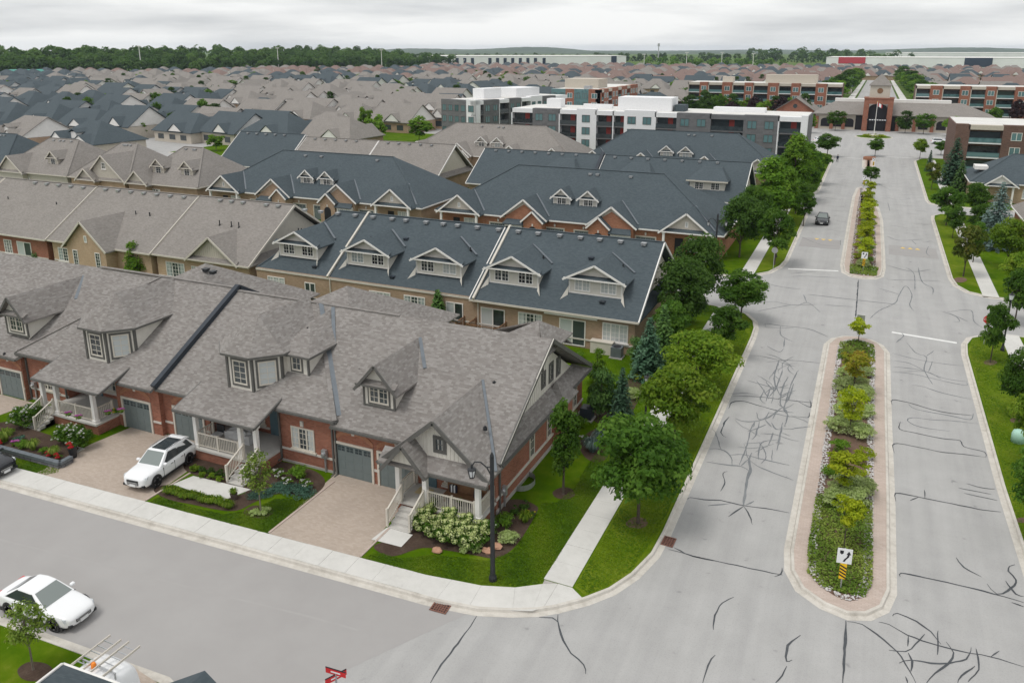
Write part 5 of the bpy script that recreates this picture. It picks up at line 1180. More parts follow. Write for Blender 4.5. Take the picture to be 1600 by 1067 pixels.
# ---- clubhouse with entrance tower
h = thing('clubhouse', 'long low clubhouse with brick and cream clock tower at the end of the boulevard', 'clubhouse', (3, 284, 0))
b = B(); b.box(-17, 280, 0, 33, 296, 5); b.obj('wall', 'beige_stucco', h)
r = B(); a, c, e, f, z0, z1, yr = -18, 34, 279, 297, 4.9, 8.6, 288
r.slab([(a, e, z0), (c, e, z0), (c - 9, yr, z1), (a + 6.5, yr, z1)], .2); r.slab([(c, f, z0), (a, f, z0), (a + 6.5, yr, z1), (c - 9, yr, z1)], .2); r.slab([(a, f, z0), (a, e, z0), (a + 6.5, yr, z1)], .2); r.slab([(c, e, z0), (c, f, z0), (c - 9, yr, z1)], .2)
r.obj('roof', 'taupe_shingle', h)
b = B(); b.box(-12, 287.5, 8.3, -1, 291, 9.3); b.box(5, 287.5, 8.3, 22, 291, 9.3); b.obj('roof_screen', 'white_trim', h)
for x in (-14, -10.2, -6.8, 9.5, 14.5, 19.5, 24.5, 29):
    b = B(); n = 8; w_ = 1.35; pts = [(x - w_, 279.9, .8)] + [(x - w_ * math.cos(math.pi * i / n), 279.9, 2.6 + .9 * math.sin(math.pi * i / n)) for i in range(n + 1)] + [(x + w_, 279.9, .8)]
    b.add(pts, [list(range(len(pts)))[::-1]]); b.obj('arched_window', 'sign_black', h)
for x in (-16.6, -12.1, -8.5, 7.2, 12, 17, 22, 27, 32): b = B(); b.box(x - .5, 279.5, 0, x + .5, 280.1, 4.0); b.obj('pier', 'red_brick', h)
for x0_, x1_ in ((-5.0, -2.6), (4.8, 7.0)): b = B(); b.box(x0_, 279.7, 0, x1_, 280.1, 4.5); b.obj('glazing', 'sign_black', h)
b = B(); b.box(-3.0, 277.0, 0, -1.5, 283, 10); b.box(3.9, 277.0, 0, 5.4, 283, 10); b.box(-1.5, 277, 8.4, 3.9, 283, 10); b.box(-3.15, 276.8, 10, 5.55, 283.2, 10.3); b.obj('tower_portal', 'red_brick', h)
b = B(); n = 10; pts = [(-1.4, 278.4, 0)] + [(1.2 - 2.6 * math.cos(math.pi * i / n), 278.4, 7.0 + 1.4 * math.sin(math.pi * i / n)) for i in range(n + 1)] + [(3.8, 278.4, 0)]; b.add(pts, [list(range(len(pts)))[::-1]]); b.obj('archway_glass', 'sign_black', h)
b = B(); b.box(-1.6, 276.5, 3.3, 4.0, 277.2, 3.8); b.obj('canopy', 'sign_black', h)
for i in range(7): b = B(); b.box(-1.0 + i * .72, 276.44, 3.42, -1.0 + i * .72 + .5, 276.5, 3.68); b.obj('sign_letter', 'sign_white', h)
b = B(); b.box(-1.7, 278, 10.3, 4.1, 283.5, 14.2); b.obj('tower', 'beige_stucco', h)
b = B(); b.lathe([(.0, -.08), (.85, -.06), (.85, .0)], (1.2, 278, 12.4), 16, axis='y'); b.obj('medallion', 'wood', h)
r = B()
for a, c in (((-2.1, 277.6), (4.5, 277.6)), ((4.5, 277.6), (4.5, 283.9)), ((4.5, 283.9), (-2.1, 283.9)), ((-2.1, 283.9), (-2.1, 277.6))): r.slab([a + (14.1,), c + (14.1,), (1.2, 280.7, 17.6)], .15)
r.obj('tower_roof', 'taupe_shingle', h)
h = thing('hall', 'low red brick hall with a broad gable beside the clubhouse', 'hall', (-24, 292, 0))
b = B(); b.box(-30, 285, 0, -18.2, 303, 5.3); b.add([(-30, 285, 5.3), (-18.2, 285, 5.3), (-24.1, 285, 9.2)], [[0, 1, 2]]); b.obj('wall', 'red_brick', h)
r = B(); r.slab([(-31, 284.4, 4.9), (-24.1, 284.4, 9.5), (-24.1, 304, 9.5), (-31, 304, 4.9)], .2); r.slab([(-24.1, 284.4, 9.5), (-17.2, 284.4, 4.9), (-17.2, 304, 4.9), (-24.1, 304, 9.5)], .2); r.obj('roof', 'taupe_shingle', h)
b = B(); b.lathe([(0, -.1), (.7, -.08), (.7, 0)], (-24.1, 285, 6.6), 12, axis='y'); b.obj('round_window', 'glass', h)
# ---- houses on the east side
h, e, s = terrace('slate hip roofed tan house with pedimented porch across the boulevard', 16.6, 33, 153.5, 167, 3.4, 160, 7.6, 'peach_brick', 'slate_shingle', 6.6, 6.6, .5)
gable_unit(h, 20.5, 4.6, 151.5, 3.3, 5.0, 157, 'slate_shingle', 'white_trim', 'white_trim', .4)
for x in (18.6, 22.4): column(h, x, 151.9, 0, 3.1, .28)
window(h, 25, 153.5, 1, 2, 1.5, 2, 3, 2, 'white_trim', 'glass'); b = B(); b.box(17, 157, 5.0, 19, 160, 5.6); b.obj('skylight', 'white_trim', h)
h, e, s = terrace('taupe roofed house half hidden by the blue spruce', 20, 36, 116, 131, 3.4, 123, 8.2, 'red_brick', 'taupe_shingle', 6, 6, .5)
# ---- near neighbour: only its porch and gable roof tips reach the frame
P0 = G(97, 1040, 4.2); P1 = G(187, 1067, 4.2); P2 = G(330, 1054, 5.0); P3 = G(318, 1047, 5.6)
h = thing('townhouse', 'dark slate roof tips of the townhouse beside the parked van', 'house', (-24, 6, LZ))
b = B(); b.box(-30, 4, 0, -22, 12.0, 3.2); b.obj('wall', 'red_brick', h)
q = [G(97, 1037, 3.6), G(282, 1067, 3.6)]
q = [G(97, 1037, 3.6), G(188, 1070, 3.6), G(52, 1072, 4.7)]; q.append(q[1] + (q[2] - q[0]) * 1.6); q[2] = q[0] + (q[2] - q[0]) * 1.6
r = B(); r.slab([q[0], q[1], q[3], q[2]], .18); r.obj('porch_roof', 'slate_shingle', h)
t = B(); t.bar((q[0].x, q[0].y + .04, 3.52), (q[1].x, q[1].y + .04, 3.52), .1, .16); t.bar(q[0] - Vector((0, 0, .06)), q[2] - Vector((0, 0, .06)), .1, .18); t.obj('gutter', 'white_trim', h)
pk = G(320, 1047, 5.2)
r = B(); r.slab([(pk.x, pk.y, 5.2), (pk.x - 2.4, pk.y, 3.6), (pk.x - 2.4, pk.y - 5, 3.6), (pk.x, pk.y - 5, 5.2)], .18); r.slab([(pk.x, pk.y, 5.2), (pk.x + 2.4, pk.y, 3.6), (pk.x + 2.4, pk.y - 5, 3.6), (pk.x, pk.y - 5, 5.2)], .18); r.obj('gable_roof', 'slate_shingle', h)
# ================================================================== FAR TOWN
def far_house(shape, roofm, wallm):
    b = B(); w_, d_ = (7, 7.5); b.box(-w_, -d_, -.3, w_, d_, 3.4, 0)
    a, e, z0, z1 = w_ + .5, d_ + .5, 3.3, 8.4
    if shape == 0:      # hip
        b.slab([(-a, -e, z0), (a, -e, z0), (2, 0, z1), (-2, 0, z1)], .2, 1); b.slab([(a, e, z0), (-a, e, z0), (-2, 0, z1), (2, 0, z1)], .2, 1); b.slab([(-a, e, z0), (-a, -e, z0), (-2, 0, z1)], .2, 1); b.slab([(a, -e, z0), (a, e, z0), (2, 0, z1)], .2, 1)
    elif shape == 1:    # gable ends
        b.slab([(-a, -e, z0), (a, -e, z0), (a, 0, z1), (-a, 0, z1)], .2, 1); b.slab([(a, e, z0), (-a, e, z0), (-a, 0, z1), (a, 0, z1)], .2, 1)
        for x in (-w_, w_): b.add([(x, -d_, 3.3), (x, d_, 3.3), (x, 0, z1 - .2)], [[0, 1, 2] if x > 0 else [0, 2, 1]], 2)
    else:               # hip one end, gable other
        b.slab([(-a, -e, z0), (a, -e, z0), (a, 0, z1), (-2.5, 0, z1)], .2, 1); b.slab([(a, e, z0), (-a, e, z0), (-2.5, 0, z1), (a, 0, z1)], .2, 1); b.slab([(-a, e, z0), (-a, -e, z0), (-2.5, 0, z1)], .2, 1)
        b.add([(w_, -d_, 3.3), (w_, d_, 3.3), (w_, 0, z1 - .2)], [[0, 1, 2]], 2)
    for x, zp, o in ((-3.2, 6.2, .6), (3.6, 5.6, .3)):
        b.slab([(x - 2.6, -e - o, 3.6), (x, -e - o, zp), (x, -1.5, zp), (x - 2.6, -1.5, 3.6)], .15, 1); b.slab([(x, -e - o, zp), (x + 2.6, -e - o, 3.6), (x + 2.6, -1.5, 3.6), (x, -1.5, zp)], .15, 1)
        b.add([(x - 2.3, -e - o + .2, 3.5), (x + 2.3, -e - o + .2, 3.5), (x, -e - o + .2, zp - .2)], [[0, 1, 2]], 2)
        b.box(x - 1.4, -d_ - .06, .8, x + 1.4, -d_ + .1, 2.4, 3)
    for x in (-4.2, 0, 4.4): b.box(x - 1.1, d_ - .1, .9, x + 1.1, d_ + .06, 2.4, 3)
    b.slab([(-4.6, e + .3, 3.6), (-1.8, e + .3, 5.9), (-1.8, 1.5, 5.9), (-4.6, 1.5, 3.6)], .15, 1); b.slab([(-1.8, e + .3, 5.9), (1.0, e + .3, 3.6), (1.0, 1.5, 3.6), (-1.8, 1.5, 5.9)], .15, 1); b.add([(-4.2, e + .15, 3.5), (.6, e + .15, 3.5), (-1.8, e + .15, 5.7)], [[0, 2, 1]], 2)
    b.box(-.8, -d_ + 1.2, 4.2, .8, -d_ + 3.6, 6.0, 2); b.slab([(-1.2, -d_ + .8, 5.9), (0, -d_ + .8, 6.8), (0, -d_ + 5, 6.8), (-1.2, -d_ + 5, 5.9)], .1, 1); b.slab([(0, -d_ + .8, 6.8), (1.2, -d_ + .8, 5.9), (1.2, -d_ + 5, 5.9), (0, -d_ + 5, 6.8)], .1, 1)
    return newmesh('house', b.v, b.f, [wallm, roofm, 'white_trim', 'glass'], b.m)
FH = {(s_, r_): far_house(s_, r_, w_) for s_ in range(3) for r_, w_ in (('taupe_shingle', 'tan_brick'), ('slate_shingle', 'beige_stucco'), ('rust_shingle', 'red_brick'))}
rd = random.Random(17); cand = []
y = 140.0; row = 0
while y < 1050:
    x = -720 + rd.uniform(0, 12)
    while x < 330:
        wd = rd.uniform(15, 18.5); px, py, zf = proj((x, y, 0))
        ok = -70 < px < 1670 and py < 240
        if px < 330: ok = ok and py > 119
        elif px < 660: ok = ok and py > 113.5
        elif px < 1000: ok = ok and py > 107
        else: ok = ok and py > 105
        if x > -118 and y < 250: ok = False
        if x > -105 and y < 300: ok = False
        if x > -70 and y < 335 : ok = False
        if x > 5 and y < 335: ok = False
        if -20 < x < 22 and y < 720: ok = False
        if y < 160 and x > -165 - 0: ok = False
        if ok and rd.random() < .93: cand.append((zf, x, y + rd.uniform(-1.5, 1.5), row, py))
        x += wd + (rd.choice((0, 0, 0, 5, 9)) if y < 420 else rd.choice((0, 2, 8)))
    y += (17 if row % 2 else 30) * (1 if y < 420 else 1.25); row += 1
cand.sort()
GL = {'taupe_shingle': ('taupe roofed house among the rows of the far town', 'taupe roofed houses of the far town'), 'slate_shingle': ('slate roofed house among the rows of the far town', 'slate roofed houses of the far town'), 'rust_shingle': ('rust roofed house among the rows near the far warehouses', 'rust roofed houses of the far town')}
def far_kind(x, y):
    if y > 520: return rd.choice(('rust_shingle', 'rust_shingle', 'taupe_shingle', 'slate_shingle'))
    return 'slate_shingle' if (math.sin(x * .018 + y * .03) + rd.uniform(-.9, .9)) > .25 else 'taupe_shingle'
fb = B(); FM = ['tan_brick', 'taupe_shingle', 'slate_shingle', 'rust_shingle', 'white_trim']
for k, (zf, x, y, row, py) in enumerate(cand):
    km = far_kind(x, y); shp = rd.randrange(3); rot = (math.pi if row % 2 else 0) + (rd.choice((0, 0, 0, math.pi / 2)) if rd.random() < .4 else 0) + R(rd.uniform(-4, 4)) + R(8 * math.sin(x * .006))
    if k < 290:
        o = put('house', FH[(shp, km)], None, (x, y, 0), rot, (rd.uniform(1.0, 1.25), rd.uniform(.92, 1.08), rd.uniform(.9, 1.08))); sw = ('hipped', 'gable ended', 'half hipped')[shp]; tag(o, sw + ' ' + GL[km][0], 'house', sw + ' ' + GL[km][1])
    else:
        w_, d_ = rd.uniform(7, 9), rd.uniform(6.5, 8); zz = rd.uniform(7.2, 8.8); mi = FM.index(km)
        b = fb; b.box(x - w_, y - d_, -.3, x + w_, y + d_, 3.4, 0); a = 2
        b.add([(x - w_ - .5, y - d_ - .5, 3.2), (x + w_ + .5, y - d_ - .5, 3.2), (x + w_ + .5, y + d_ + .5, 3.2), (x - w_ - .5, y + d_ + .5, 3.2), (x - a, y, zz), (x + a, y, zz)], [[0, 1, 5, 4], [1, 2, 5], [2, 3, 4, 5], [3, 0, 4]], mi)
        xx = x + rd.uniform(-3, 3); b.add([(xx - 2.5, y - d_ - .7, 3.3), (xx + 2.5, y - d_ - .7, 3.3), (xx, y - d_ - .7, 5.6), (xx, y, 5.6)], [[0, 1, 2]], 4); b.add([(xx - 2.7, y - d_ - .7, 3.3), (xx + 2.7, y - d_ - .7, 3.3), (xx, y - d_ - .7, 5.8), (xx, y - 2, 5.8)], [[0, 2, 3], [1, 3, 2]], mi)
tag(fb.obj('far_houses', FM), 'far mass of small roofs before the warehouses', 'houses', kind='stuff')
for yy in (155, 183, 230, 277, 324, 371, 418, 480, 540, 610): sheet('road', [(-330 - yy, yy - 6), (-100 if yy < 320 else -75, yy - 6), (-100 if yy < 320 else -75, yy + 2), (-330 - yy, yy + 2)], -.15, 'street_asphalt')
sheet('road', [(-9.5, 300), (11.5, 300), (9, 740), (-7.5, 740)], .01, 'asphalt'); sheet('sidewalk', [(-14.2, 300), (-10.6, 300), (-8.6, 740), (-11, 740)], .02, 'concrete'); sheet('sidewalk', [(12.6, 300), (16.4, 300), (12.5, 740), (10, 740)], .02, 'concrete'); sheet('median', [(-.6, 300), (2.6, 300), (1.6, 740), (-.1, 740)], .03, 'concrete')
# ---- warehouses
def warehouse(label, a, c, depth, H, docks, mat='concrete_panel', red=None, dark=None):
    a = Vector(a); c = Vector(c); L_ = (c - a).length; rz = math.atan2(c.y - a.y, c.x - a.x)
    h = thing('warehouse', label, 'warehouse', (a.x, a.y, 0), None, rz)
    b = B(); b.box(0, 0, 0, L_, depth, H); b.obj('wall', mat, h, local=True); b = B(); b.box(-.3, -.3, H, L_ + .3, depth, H + .5); b.obj('roof_edge', 'white_trim', h, local=True)
    for x, w_ in docks: b = B(); b.box(x, -.4, 0, x + w_, .2, H * .82); b.obj('dock', 'dock_dark', h, local=True)
    if red: b = B(); b.box(red[0], -.5, H * .35, red[1], .3, H * 1.05); b.obj('red_panel', 'warehouse_red', h, local=True)
    if dark: b = B(); b.box(dark[0], -.5, H * .1, dark[1], .3, H * 1.02); b.obj('glazed_office', 'dock_dark', h, local=True)
    return h
A0, A1 = G(640, 104), G(978, 103.5); L_ = (A1 - A0).length
warehouse('long white warehouse with a row of dark loading docks below the tree line', A0.xy, A1.xy, 160, 14.5, [(L_ * t, L_ * .014) for t in (.035, .07, .105, .175, .21, .245, .28, .36, .395, .43, .465, .5, .535, .57, .61)], dark=(L_ * .93, L_ * .955))
A0, A1 = G(1290, 104.5), G(1640, 107.5); L_ = (A1 - A0).length
warehouse('wide pale warehouse with red sign panel beyond the avenue', A0.xy, A1.xy, 150, 13, [], red=(L_ * .06, L_ * .19), dark=(L_ * .64, L_ * .76))
A0, A1 = G(1412, 94), G(1700, 95); warehouse('very long grey warehouse behind the pale one', A0.xy, A1.xy, 300, 16, [])
for pxx, pyy, top, lb in ((222, 117, 72, 'tall white floodlight mast before the dark wood'), (436, 113, 75, 'tall white floodlight mast beside the mown slope'), (597, 111, 78, 'tall white floodlight mast where the wood ends'), (724, 105, 94, 'short white mast before the docks'), (1006, 106, 85, 'pale mast beyond the white warehouse'), (1072, 107, 82, 'pale mast before the far green strip'), (1127, 106, 82, 'pale mast carrying a crossbar beyond the roofs'), (1176, 106, 84, 'pale mast before the low far wood')):
    p = G(pxx, pyy); hh = min(30, height_at(p, top)); t = thing('light_mast', lb, 'mast', (p.x, p.y, 0))
    b = B(); b.tube([(0, 0, 0), (0, 0, hh)], [.55, .3], 6); b.obj('pole', 'white_trim', t, local=True); b = B(); b.box(-2.4, -.3, hh - .7, 2.4, .3, hh); b.obj('lamp_bar', 'white_trim', t, local=True)
p = G(1028, 100); t = thing('cell_tower', 'slim grey antenna tower on the horizon', 'tower', (p.x, p.y, 0)); hh = height_at(p, 68)
b = B(); b.tube([(0, 0, 0), (0, 0, min(hh, 45))], [1.3, .7], 6); b.obj('mast', 'galvanised', t, local=True); b = B(); b.tube([(0, 0, min(hh, 45) - 5), (0, 0, min(hh, 45) - .5)], 2.0, 8); b.obj('antenna_array', 'galvanised', t, local=True)
for pxx, lb in ((28, 'teal roofed storage barn next to its twin, cut by the frame side'), (50, 'teal roofed storage barn nearer the wood')):
    p = G(pxx, 121); t = thing('storage_barn', 'teal round-roofed storage barn before the dark wood', 'barn', (p.x, p.y, 0), 'teal barns by the wood')
    b = B(); n = 8; pts = [(-7 * math.cos(math.pi * i / n), 7 * math.sin(math.pi * i / n)) for i in range(n + 1)]
    b.add([(x, -10, z) for x, z in pts] + [(x, 10, z) for x, z in pts], [[i, i + 1, n + 2 + i, n + 1 + i] for i in range(n)]); b.add([(x, -9.9, z) for x, z in pts], [list(range(n + 1))[::-1]]); b.obj('cover', 'teal_metal', t, local=True)
# ---- far hills
def hill(r0, r1, seed, zmax, depth):
    rdh = random.Random(seed); b = B(); n = 60; pts = []
    for i in range(n + 1):
        a = R(r0 + (r1 - r0) * i / n); t = i / n
        z = zmax * math.sin(math.pi * t) ** .5 * (.75 + .25 * math.sin(t * 9 + seed) + .06 * rdh.random()); pts.append((a, max(0, z)))
    for i, (a, z) in enumerate(pts):
        for d, k in ((depth, -1), (depth + 500, z), (depth + 2600, z * .8), (depth + 3000, -1)): b.v.append((math.sin(a) * d, math.cos(a) * d, k))
    for i in range(n):
        for k in range(3): b.f.append([i * 4 + k, i * 4 + k + 1, (i + 1) * 4 + k + 1, (i + 1) * 4 + k][::-1]); b.m.append(0)
    tag(b.obj('hills', 'hill', smooth=True), kind='structure')
hill(-34, -18, 1, 44, 5600); hill(-22, 2, 2, 20, 6400); hill(-6, 14, 3, 34, 6000); hill(-40, -5, 5, 12, 4200)
# ================================================================== VEGETATION
def leaf_mesh(name, pos, nrm, size, tone, mat, rng, aspect=.62, fold=.18):
    n = len(pos); t = rng.normal(size=(n, 3)); nn = nrm / np.maximum(1e-6, np.linalg.norm(nrm, axis=1))[:, None]
    t -= (t * nn).sum(1)[:, None] * nn; t /= np.maximum(1e-6, np.linalg.norm(t, axis=1))[:, None]; bt = np.cross(nn, t)
    s = size[:, None]
    v = np.stack([pos - t * s * .55, pos + bt * s * aspect * .5 + nn * s * fold * .5, pos + t * s * .6 - nn * s * fold, pos - bt * s * aspect * .5 + nn * s * fold * .5], 1).reshape(-1, 3)
    me = bpy.data.meshes.new(name); me.vertices.add(4 * n); me.vertices.foreach_set('co', v.ravel())
    me.loops.add(4 * n); me.loops.foreach_set('vertex_index', np.arange(4 * n, dtype=np.int32))
    me.polygons.add(n); me.polygons.foreach_set('loop_start', np.arange(0, 4 * n, 4, dtype=np.int32)); me.polygons.foreach_set('loop_total', np.full(n, 4, dtype=np.int32))
    at = me.attributes.new('tone', 'FLOAT', 'POINT'); at.data.foreach_set('value', np.repeat(np.clip(tone, 0, 1), 4).astype(np.float32))
    me.materials.append(MATS[mat]); me.update(calc_edges=True); me.validate(); return me
def cloud(seed, rx, rz, n, leaf, k, shape='round', cz=0.0, fill=.35, crad=.36):
    """clumped leaves in a crown of half-width rx, half-height rz about (0,0,cz)"""
    rng = np.random.default_rng(seed); C = []
    while len(C) < k:
        p = rng.uniform(-1, 1, 3)
        r = np.linalg.norm(p)
        if r > 1 or r < .38: continue
        if shape == 'cone' and math.hypot(p[0], p[1]) > .18 + .82 * (1 - p[2]) / 2: continue
        if shape == 'vase' and math.hypot(p[0], p[1]) > .25 + .75 * (p[2] + 1) / 2: continue
        if shape == 'column' and math.hypot(p[0], p[1]) > .8: continue
        C.append(p)
    C = np.array(C); sc_k = rng.uniform(.5, 1.4, k); tn = rng.uniform(.15, .85, k)
    w = sc_k ** 2; idx = rng.choice(k, n, p=w / w.sum())
    d = rng.normal(size=(n, 3)); d /= np.linalg.norm(d, axis=1)[:, None]; d[:, 2] = np.where(d[:, 2] < -.3, -d[:, 2] * .6, d[:, 2])
    rad = crad * sc_k[idx] * (rng.random(n) ** fill)
    pos = C[idx] * .86 + d * rad[:, None] * np.array([1, 1, .8])
    pos *= np.array([rx, rx, rz]); pos[:, 2] += cz
    nrm = d + rng.normal(size=(n, 3)) * .45 + np.array([0, 0, .55])
    tone = tn[idx] * .6 + rng.random(n) * .4
    return pos, nrm, rng.uniform(.7, 1.3, n) * leaf, tone, rng, C * np.array([rx, rx, rz]) * .82 + np.array([0, 0, cz])
def trunk_mesh(name, h, r, ends, bark, z_fork, rng, lean=.0):
    b = B(); top = Vector((lean, 0, h)); p1 = Vector((lean * .3, .02, z_fork))
    b.tube([(0, 0, -.1), (0, 0, .12), p1, p1.lerp(top, .5), top], [r * 1.45, r, r * .8, r * .5, r * .14], 8)
    for e in ends:
        t = rng.uniform(0, .65); a = p1.lerp(top, t); e = Vector(e); m = a.lerp(e, .55) + Vector((0, 0, .12 * (e - a).length)); rr = r * (.5 - .35 * t)
        b.tube([a, m, e], [rr, rr * .6, rr * .18], 5, cap=False)
    return newmesh(name, b.v, b.f, [bark], b.m, smooth=True)
TREES = {}
def def_tree(key, mat, seed, H, rx, clear, n, leaf, k, shape='round', bark='bark', r=.09, fill=.35, crad=.36):
    rz = (H - clear) / 2; cz = clear + rz
    pos, nrm, size, tone, rng, C = cloud(seed, rx, rz, n, leaf, k, shape, cz, fill, crad)
    crown = leaf_mesh('crown', pos, nrm, size, tone, mat, rng)
    ends = [tuple(c) for c in C[rng.permutation(len(C))[:min(len(C), 14)]]]
    TREES[key] = (trunk_mesh('trunk', H * .86, r, ends, bark, clear * .85, rng), crown, H, rx)
def_tree('maple', 'maple_leaf', 1, 5.6, 2.3, 1.5, 7500, .24, 46); def_tree('maple2', 'maple_leaf', 2, 5.6, 2.2, 1.5, 6500, .24, 40)
def_tree('lime', 'lime_leaf', 3, 5.2, 2.4, 1.4, 6500, .25, 44); def_tree('lime2', 'lime_leaf', 4, 5.0, 2.4, 1.4, 6500, .25, 42)
def_tree('slim', 'maple_leaf', 5, 5.6, 1.0, 1.0, 4200, .2, 34, 'column'); def_tree('dark', 'dark_leaf', 6, 8.0, 3.0, 1.6, 8000, .30, 60, r=.14)
def_tree('tall', 'bright_leaf', 7, 10, 2.7, 1.6, 8500, .36, 60, 'cone', r=.15); def_tree('vase', 'yellow_leaf', 8, 3.4, 1.35, 1.1, 1500, .17, 22, 'vase', r=.04, crad=.3)
def_tree('vase2', 'yellow_leaf', 9, 3.4, 1.35, 1.2, 1600, .17, 22, 'vase', r=.04, crad=.3); def_tree('vase3', 'autumn_leaf', 10, 3.4, 1.35, 1.1, 1600, .17, 22, 'vase', r=.04, crad=.3)
def_tree('sparse', 'cover_leaf', 11, 4.2, 1.15, 1.2, 1300, .13, 30, 'cone', 'pale_bark', .045, .7, .34); def_tree('far', 'maple_leaf', 12, 7, 2.7, 1.2, 1500, .55, 30)
def_tree('far_dark', 'dark_leaf', 13, 7, 2.7, 1.0, 1500, .55, 30); def_tree('far_lime', 'bright_leaf', 14, 7, 2.7, 1.2, 1500, .55, 30); def_tree('purple', 'purple_leaf', 15, 6.5, 2.6, .9, 1600, .5, 28)
def_tree('shrubtree', 'bright_leaf', 16, 3.6, 1.3, .25, 2600, .18, 30, 'cone', r=.05); def_tree('bush_tree', 'green_needle', 17, 3.8, 1.5, .15, 3800, .17, 34, 'cone', r=.05)
def_tree('reddish', 'bronze_leaf', 18, 5, 2.0, 1.2, 1800, .35, 26)
def conifer(key, mat, seed, H, rb, n_whorl, bark='bark'):
    rng = np.random.default_rng(seed); P, Nn, S, T = [], [], [], []
    for w_ in range(n_whorl):
        t = w_ / n_whorl; z = .25 + (H - .25) * t; rad = rb * (1 - t) ** .85 + .08; nb = max(5, int(11 * (1 - t) + 5))
        for i in range(nb):
            a = 2 * math.pi * (i + rng.random()) / nb; L_ = rad * rng.uniform(.75, 1.1); tone = rng.uniform(.2, .8); m = max(3, int(L_ / .09))
            for j in range(m):
                u = (j + .5) / m; q = L_ * u; side = rng.normal() * .13 * (1 - u * .5)
                P.append((math.cos(a) * q - math.sin(a) * side, math.sin(a) * q + math.cos(a) * side, z - .28 * q + .10 * q * u + rng.normal() * .03))
                Nn.append((math.cos(a) * .3 + rng.normal() * .35, math.sin(a) * .3 + rng.normal() * .35, 1.0)); S.append(rng.uniform(.24, .42)); T.append(tone * .5 + u * .35 + rng.random() * .15)
    crown = leaf_mesh('crown', np.array(P), np.array(Nn), np.array(S), np.array(T), mat, rng, .45, .3)
    b = B(); b.tube([(0, 0, -.1), (0, 0, H * .9)], [rb * .06 + .05, .02], 7); TREES[key] = (newmesh('trunk', b.v, b.f, [bark], b.m), crown, H, rb)
conifer('spruce', 'spruce_needle', 21, 6, 1.6, 26); conifer('green_spruce', 'green_needle', 22, 6, 1.7, 26); conifer('blue_spruce', 'blue_needle', 23, 8, 3.0, 30)
conifer('cedar', 'green_needle', 24, 4, .95, 26)
def tree(key, label, px, py, top, wpx, group=None, name='tree', world=None, cat='tree'):
    tr, cr_, H, rx = TREES[key]
    P = G(px, py, LZ) if world is None else Vector(world)
    h = height_at(P, top) - P.z if world is None else top; zf = proj((P.x, P.y, h * .5))[2]
    sxy = (wpx * zf / FPX) / (2 * rx) if world is None else wpx / (2 * rx)
    t = thing(name, label, cat, P, group); rz = (px * 7.3 + py * 3.1) % 6.28
    for nm, me in (('trunk', tr), ('crown', cr_)):
        o = put(nm, me, t, world=False); o.scale = (sxy, sxy, h / H); o.rotation_euler = (0, 0, rz)
    return t
MT = 'maples along the west verge of the boulevard'
tree('maple', 'big round green maple on the verge nearest the street corner', 997, 817, 648, 150)
tree('lime', 'yellow green maple with lamp post standing before its trunk', 1053, 692, 574, 118); tree('lime2', 'yellow green maple with rusty tinge on its top', 1092, 614, 522, 106)
tree('maple2', 'dense green maple between the lime maple and the stop corner', 1128, 556, 478, 70); tree('maple', 'dark green maple at the kerb bend of the cross street', 1157, 500, 424, 78)
tree('slim', 'narrow upright green tree on the side lawn of the corner townhouse', 880, 772, 626, 50)
tree('spruce', 'dark green spruce at the bed beside the slate end unit', 1012, 590, 494, 64); tree('green_spruce', 'lighter green spruce behind the dark spruce', 1034, 574, 474, 60)
tree('bush_tree', 'bushy evergreen behind the corner townhouse gable', 938, 652, 562, 56); tree('spruce', 'short dark spruce in the side garden bed', 970, 660, 572, 46); tree('shrubtree', 'light green garden tree near the back lawn', 932, 600, 545, 44)
tree('dark', 'large dark shade tree at the slate end unit', 1062, 528, 404, 92); tree('dark', 'large dark shade tree by the cross street mouth', 1090, 486, 368, 74)
tree('dark', 'dark round tree in front of the orange brick porch', 1155, 402, 305, 66); tree('maple2', 'green maple beside the stop sign pole', 1210, 414, 326, 60)
tree('tall', 'tall bright green pointed tree by the orange brick row', 1200, 352, 244, 74); tree('tall', 'tall bright green pointed tree behind the first pointed one', 1237, 318, 208, 66)
tree('tall', 'bright green pointed tree near the slate hip roof', 1228, 345, 262, 50); tree('maple', 'green tree before the path by the second crossing', 1243, 334, 279, 46); tree('maple2', 'dark green tree on the verge beyond the second crossing', 1272, 288, 236, 44)
tree('maple', 'round green tree near the walking person', 1292, 245, 209, 36); tree('sparse', 'dry thin twigged tree before the second crossing', 1215, 352, 300, 50); tree('maple2', 'small green tree beside the dry tree', 1255, 352, 300, 36)
tree('maple2', 'young maple by the red stop sign', 1547, 566, 474, 52); tree('maple', 'young maple on the east verge beside the mown stripe', 1588, 656, 548, 66); tree('lime2', 'young maple by the pale green utility box', 1604, 742, 612, 80); tree('maple', 'young maple beyond the pale green utility box on the verge', 1612, 850, 690, 90)
tree('maple2', 'spreading green tree on the east verge past the side street', 1478, 352, 292, 52); tree('maple', 'small green tree below the spreading one', 1488, 372, 322, 30); tree('reddish', 'bronze green tree before the east walk', 1505, 432, 352, 48); tree('maple2', 'slender green tree on the walk side of the east lawn', 1520, 410, 345, 36)
tree('blue_spruce', 'big blue spruce in the garden across the boulevard', 1552, 388, 282, 76); tree('lime', 'round bright green tree beneath the blue spruce', 1572, 422, 342, 62); tree('lime2', 'bright green shrub tree at the garden wall', 1588, 460, 395, 50); tree('maple', 'green tree in the garden beyond the blue spruce', 1522, 340, 285, 40)
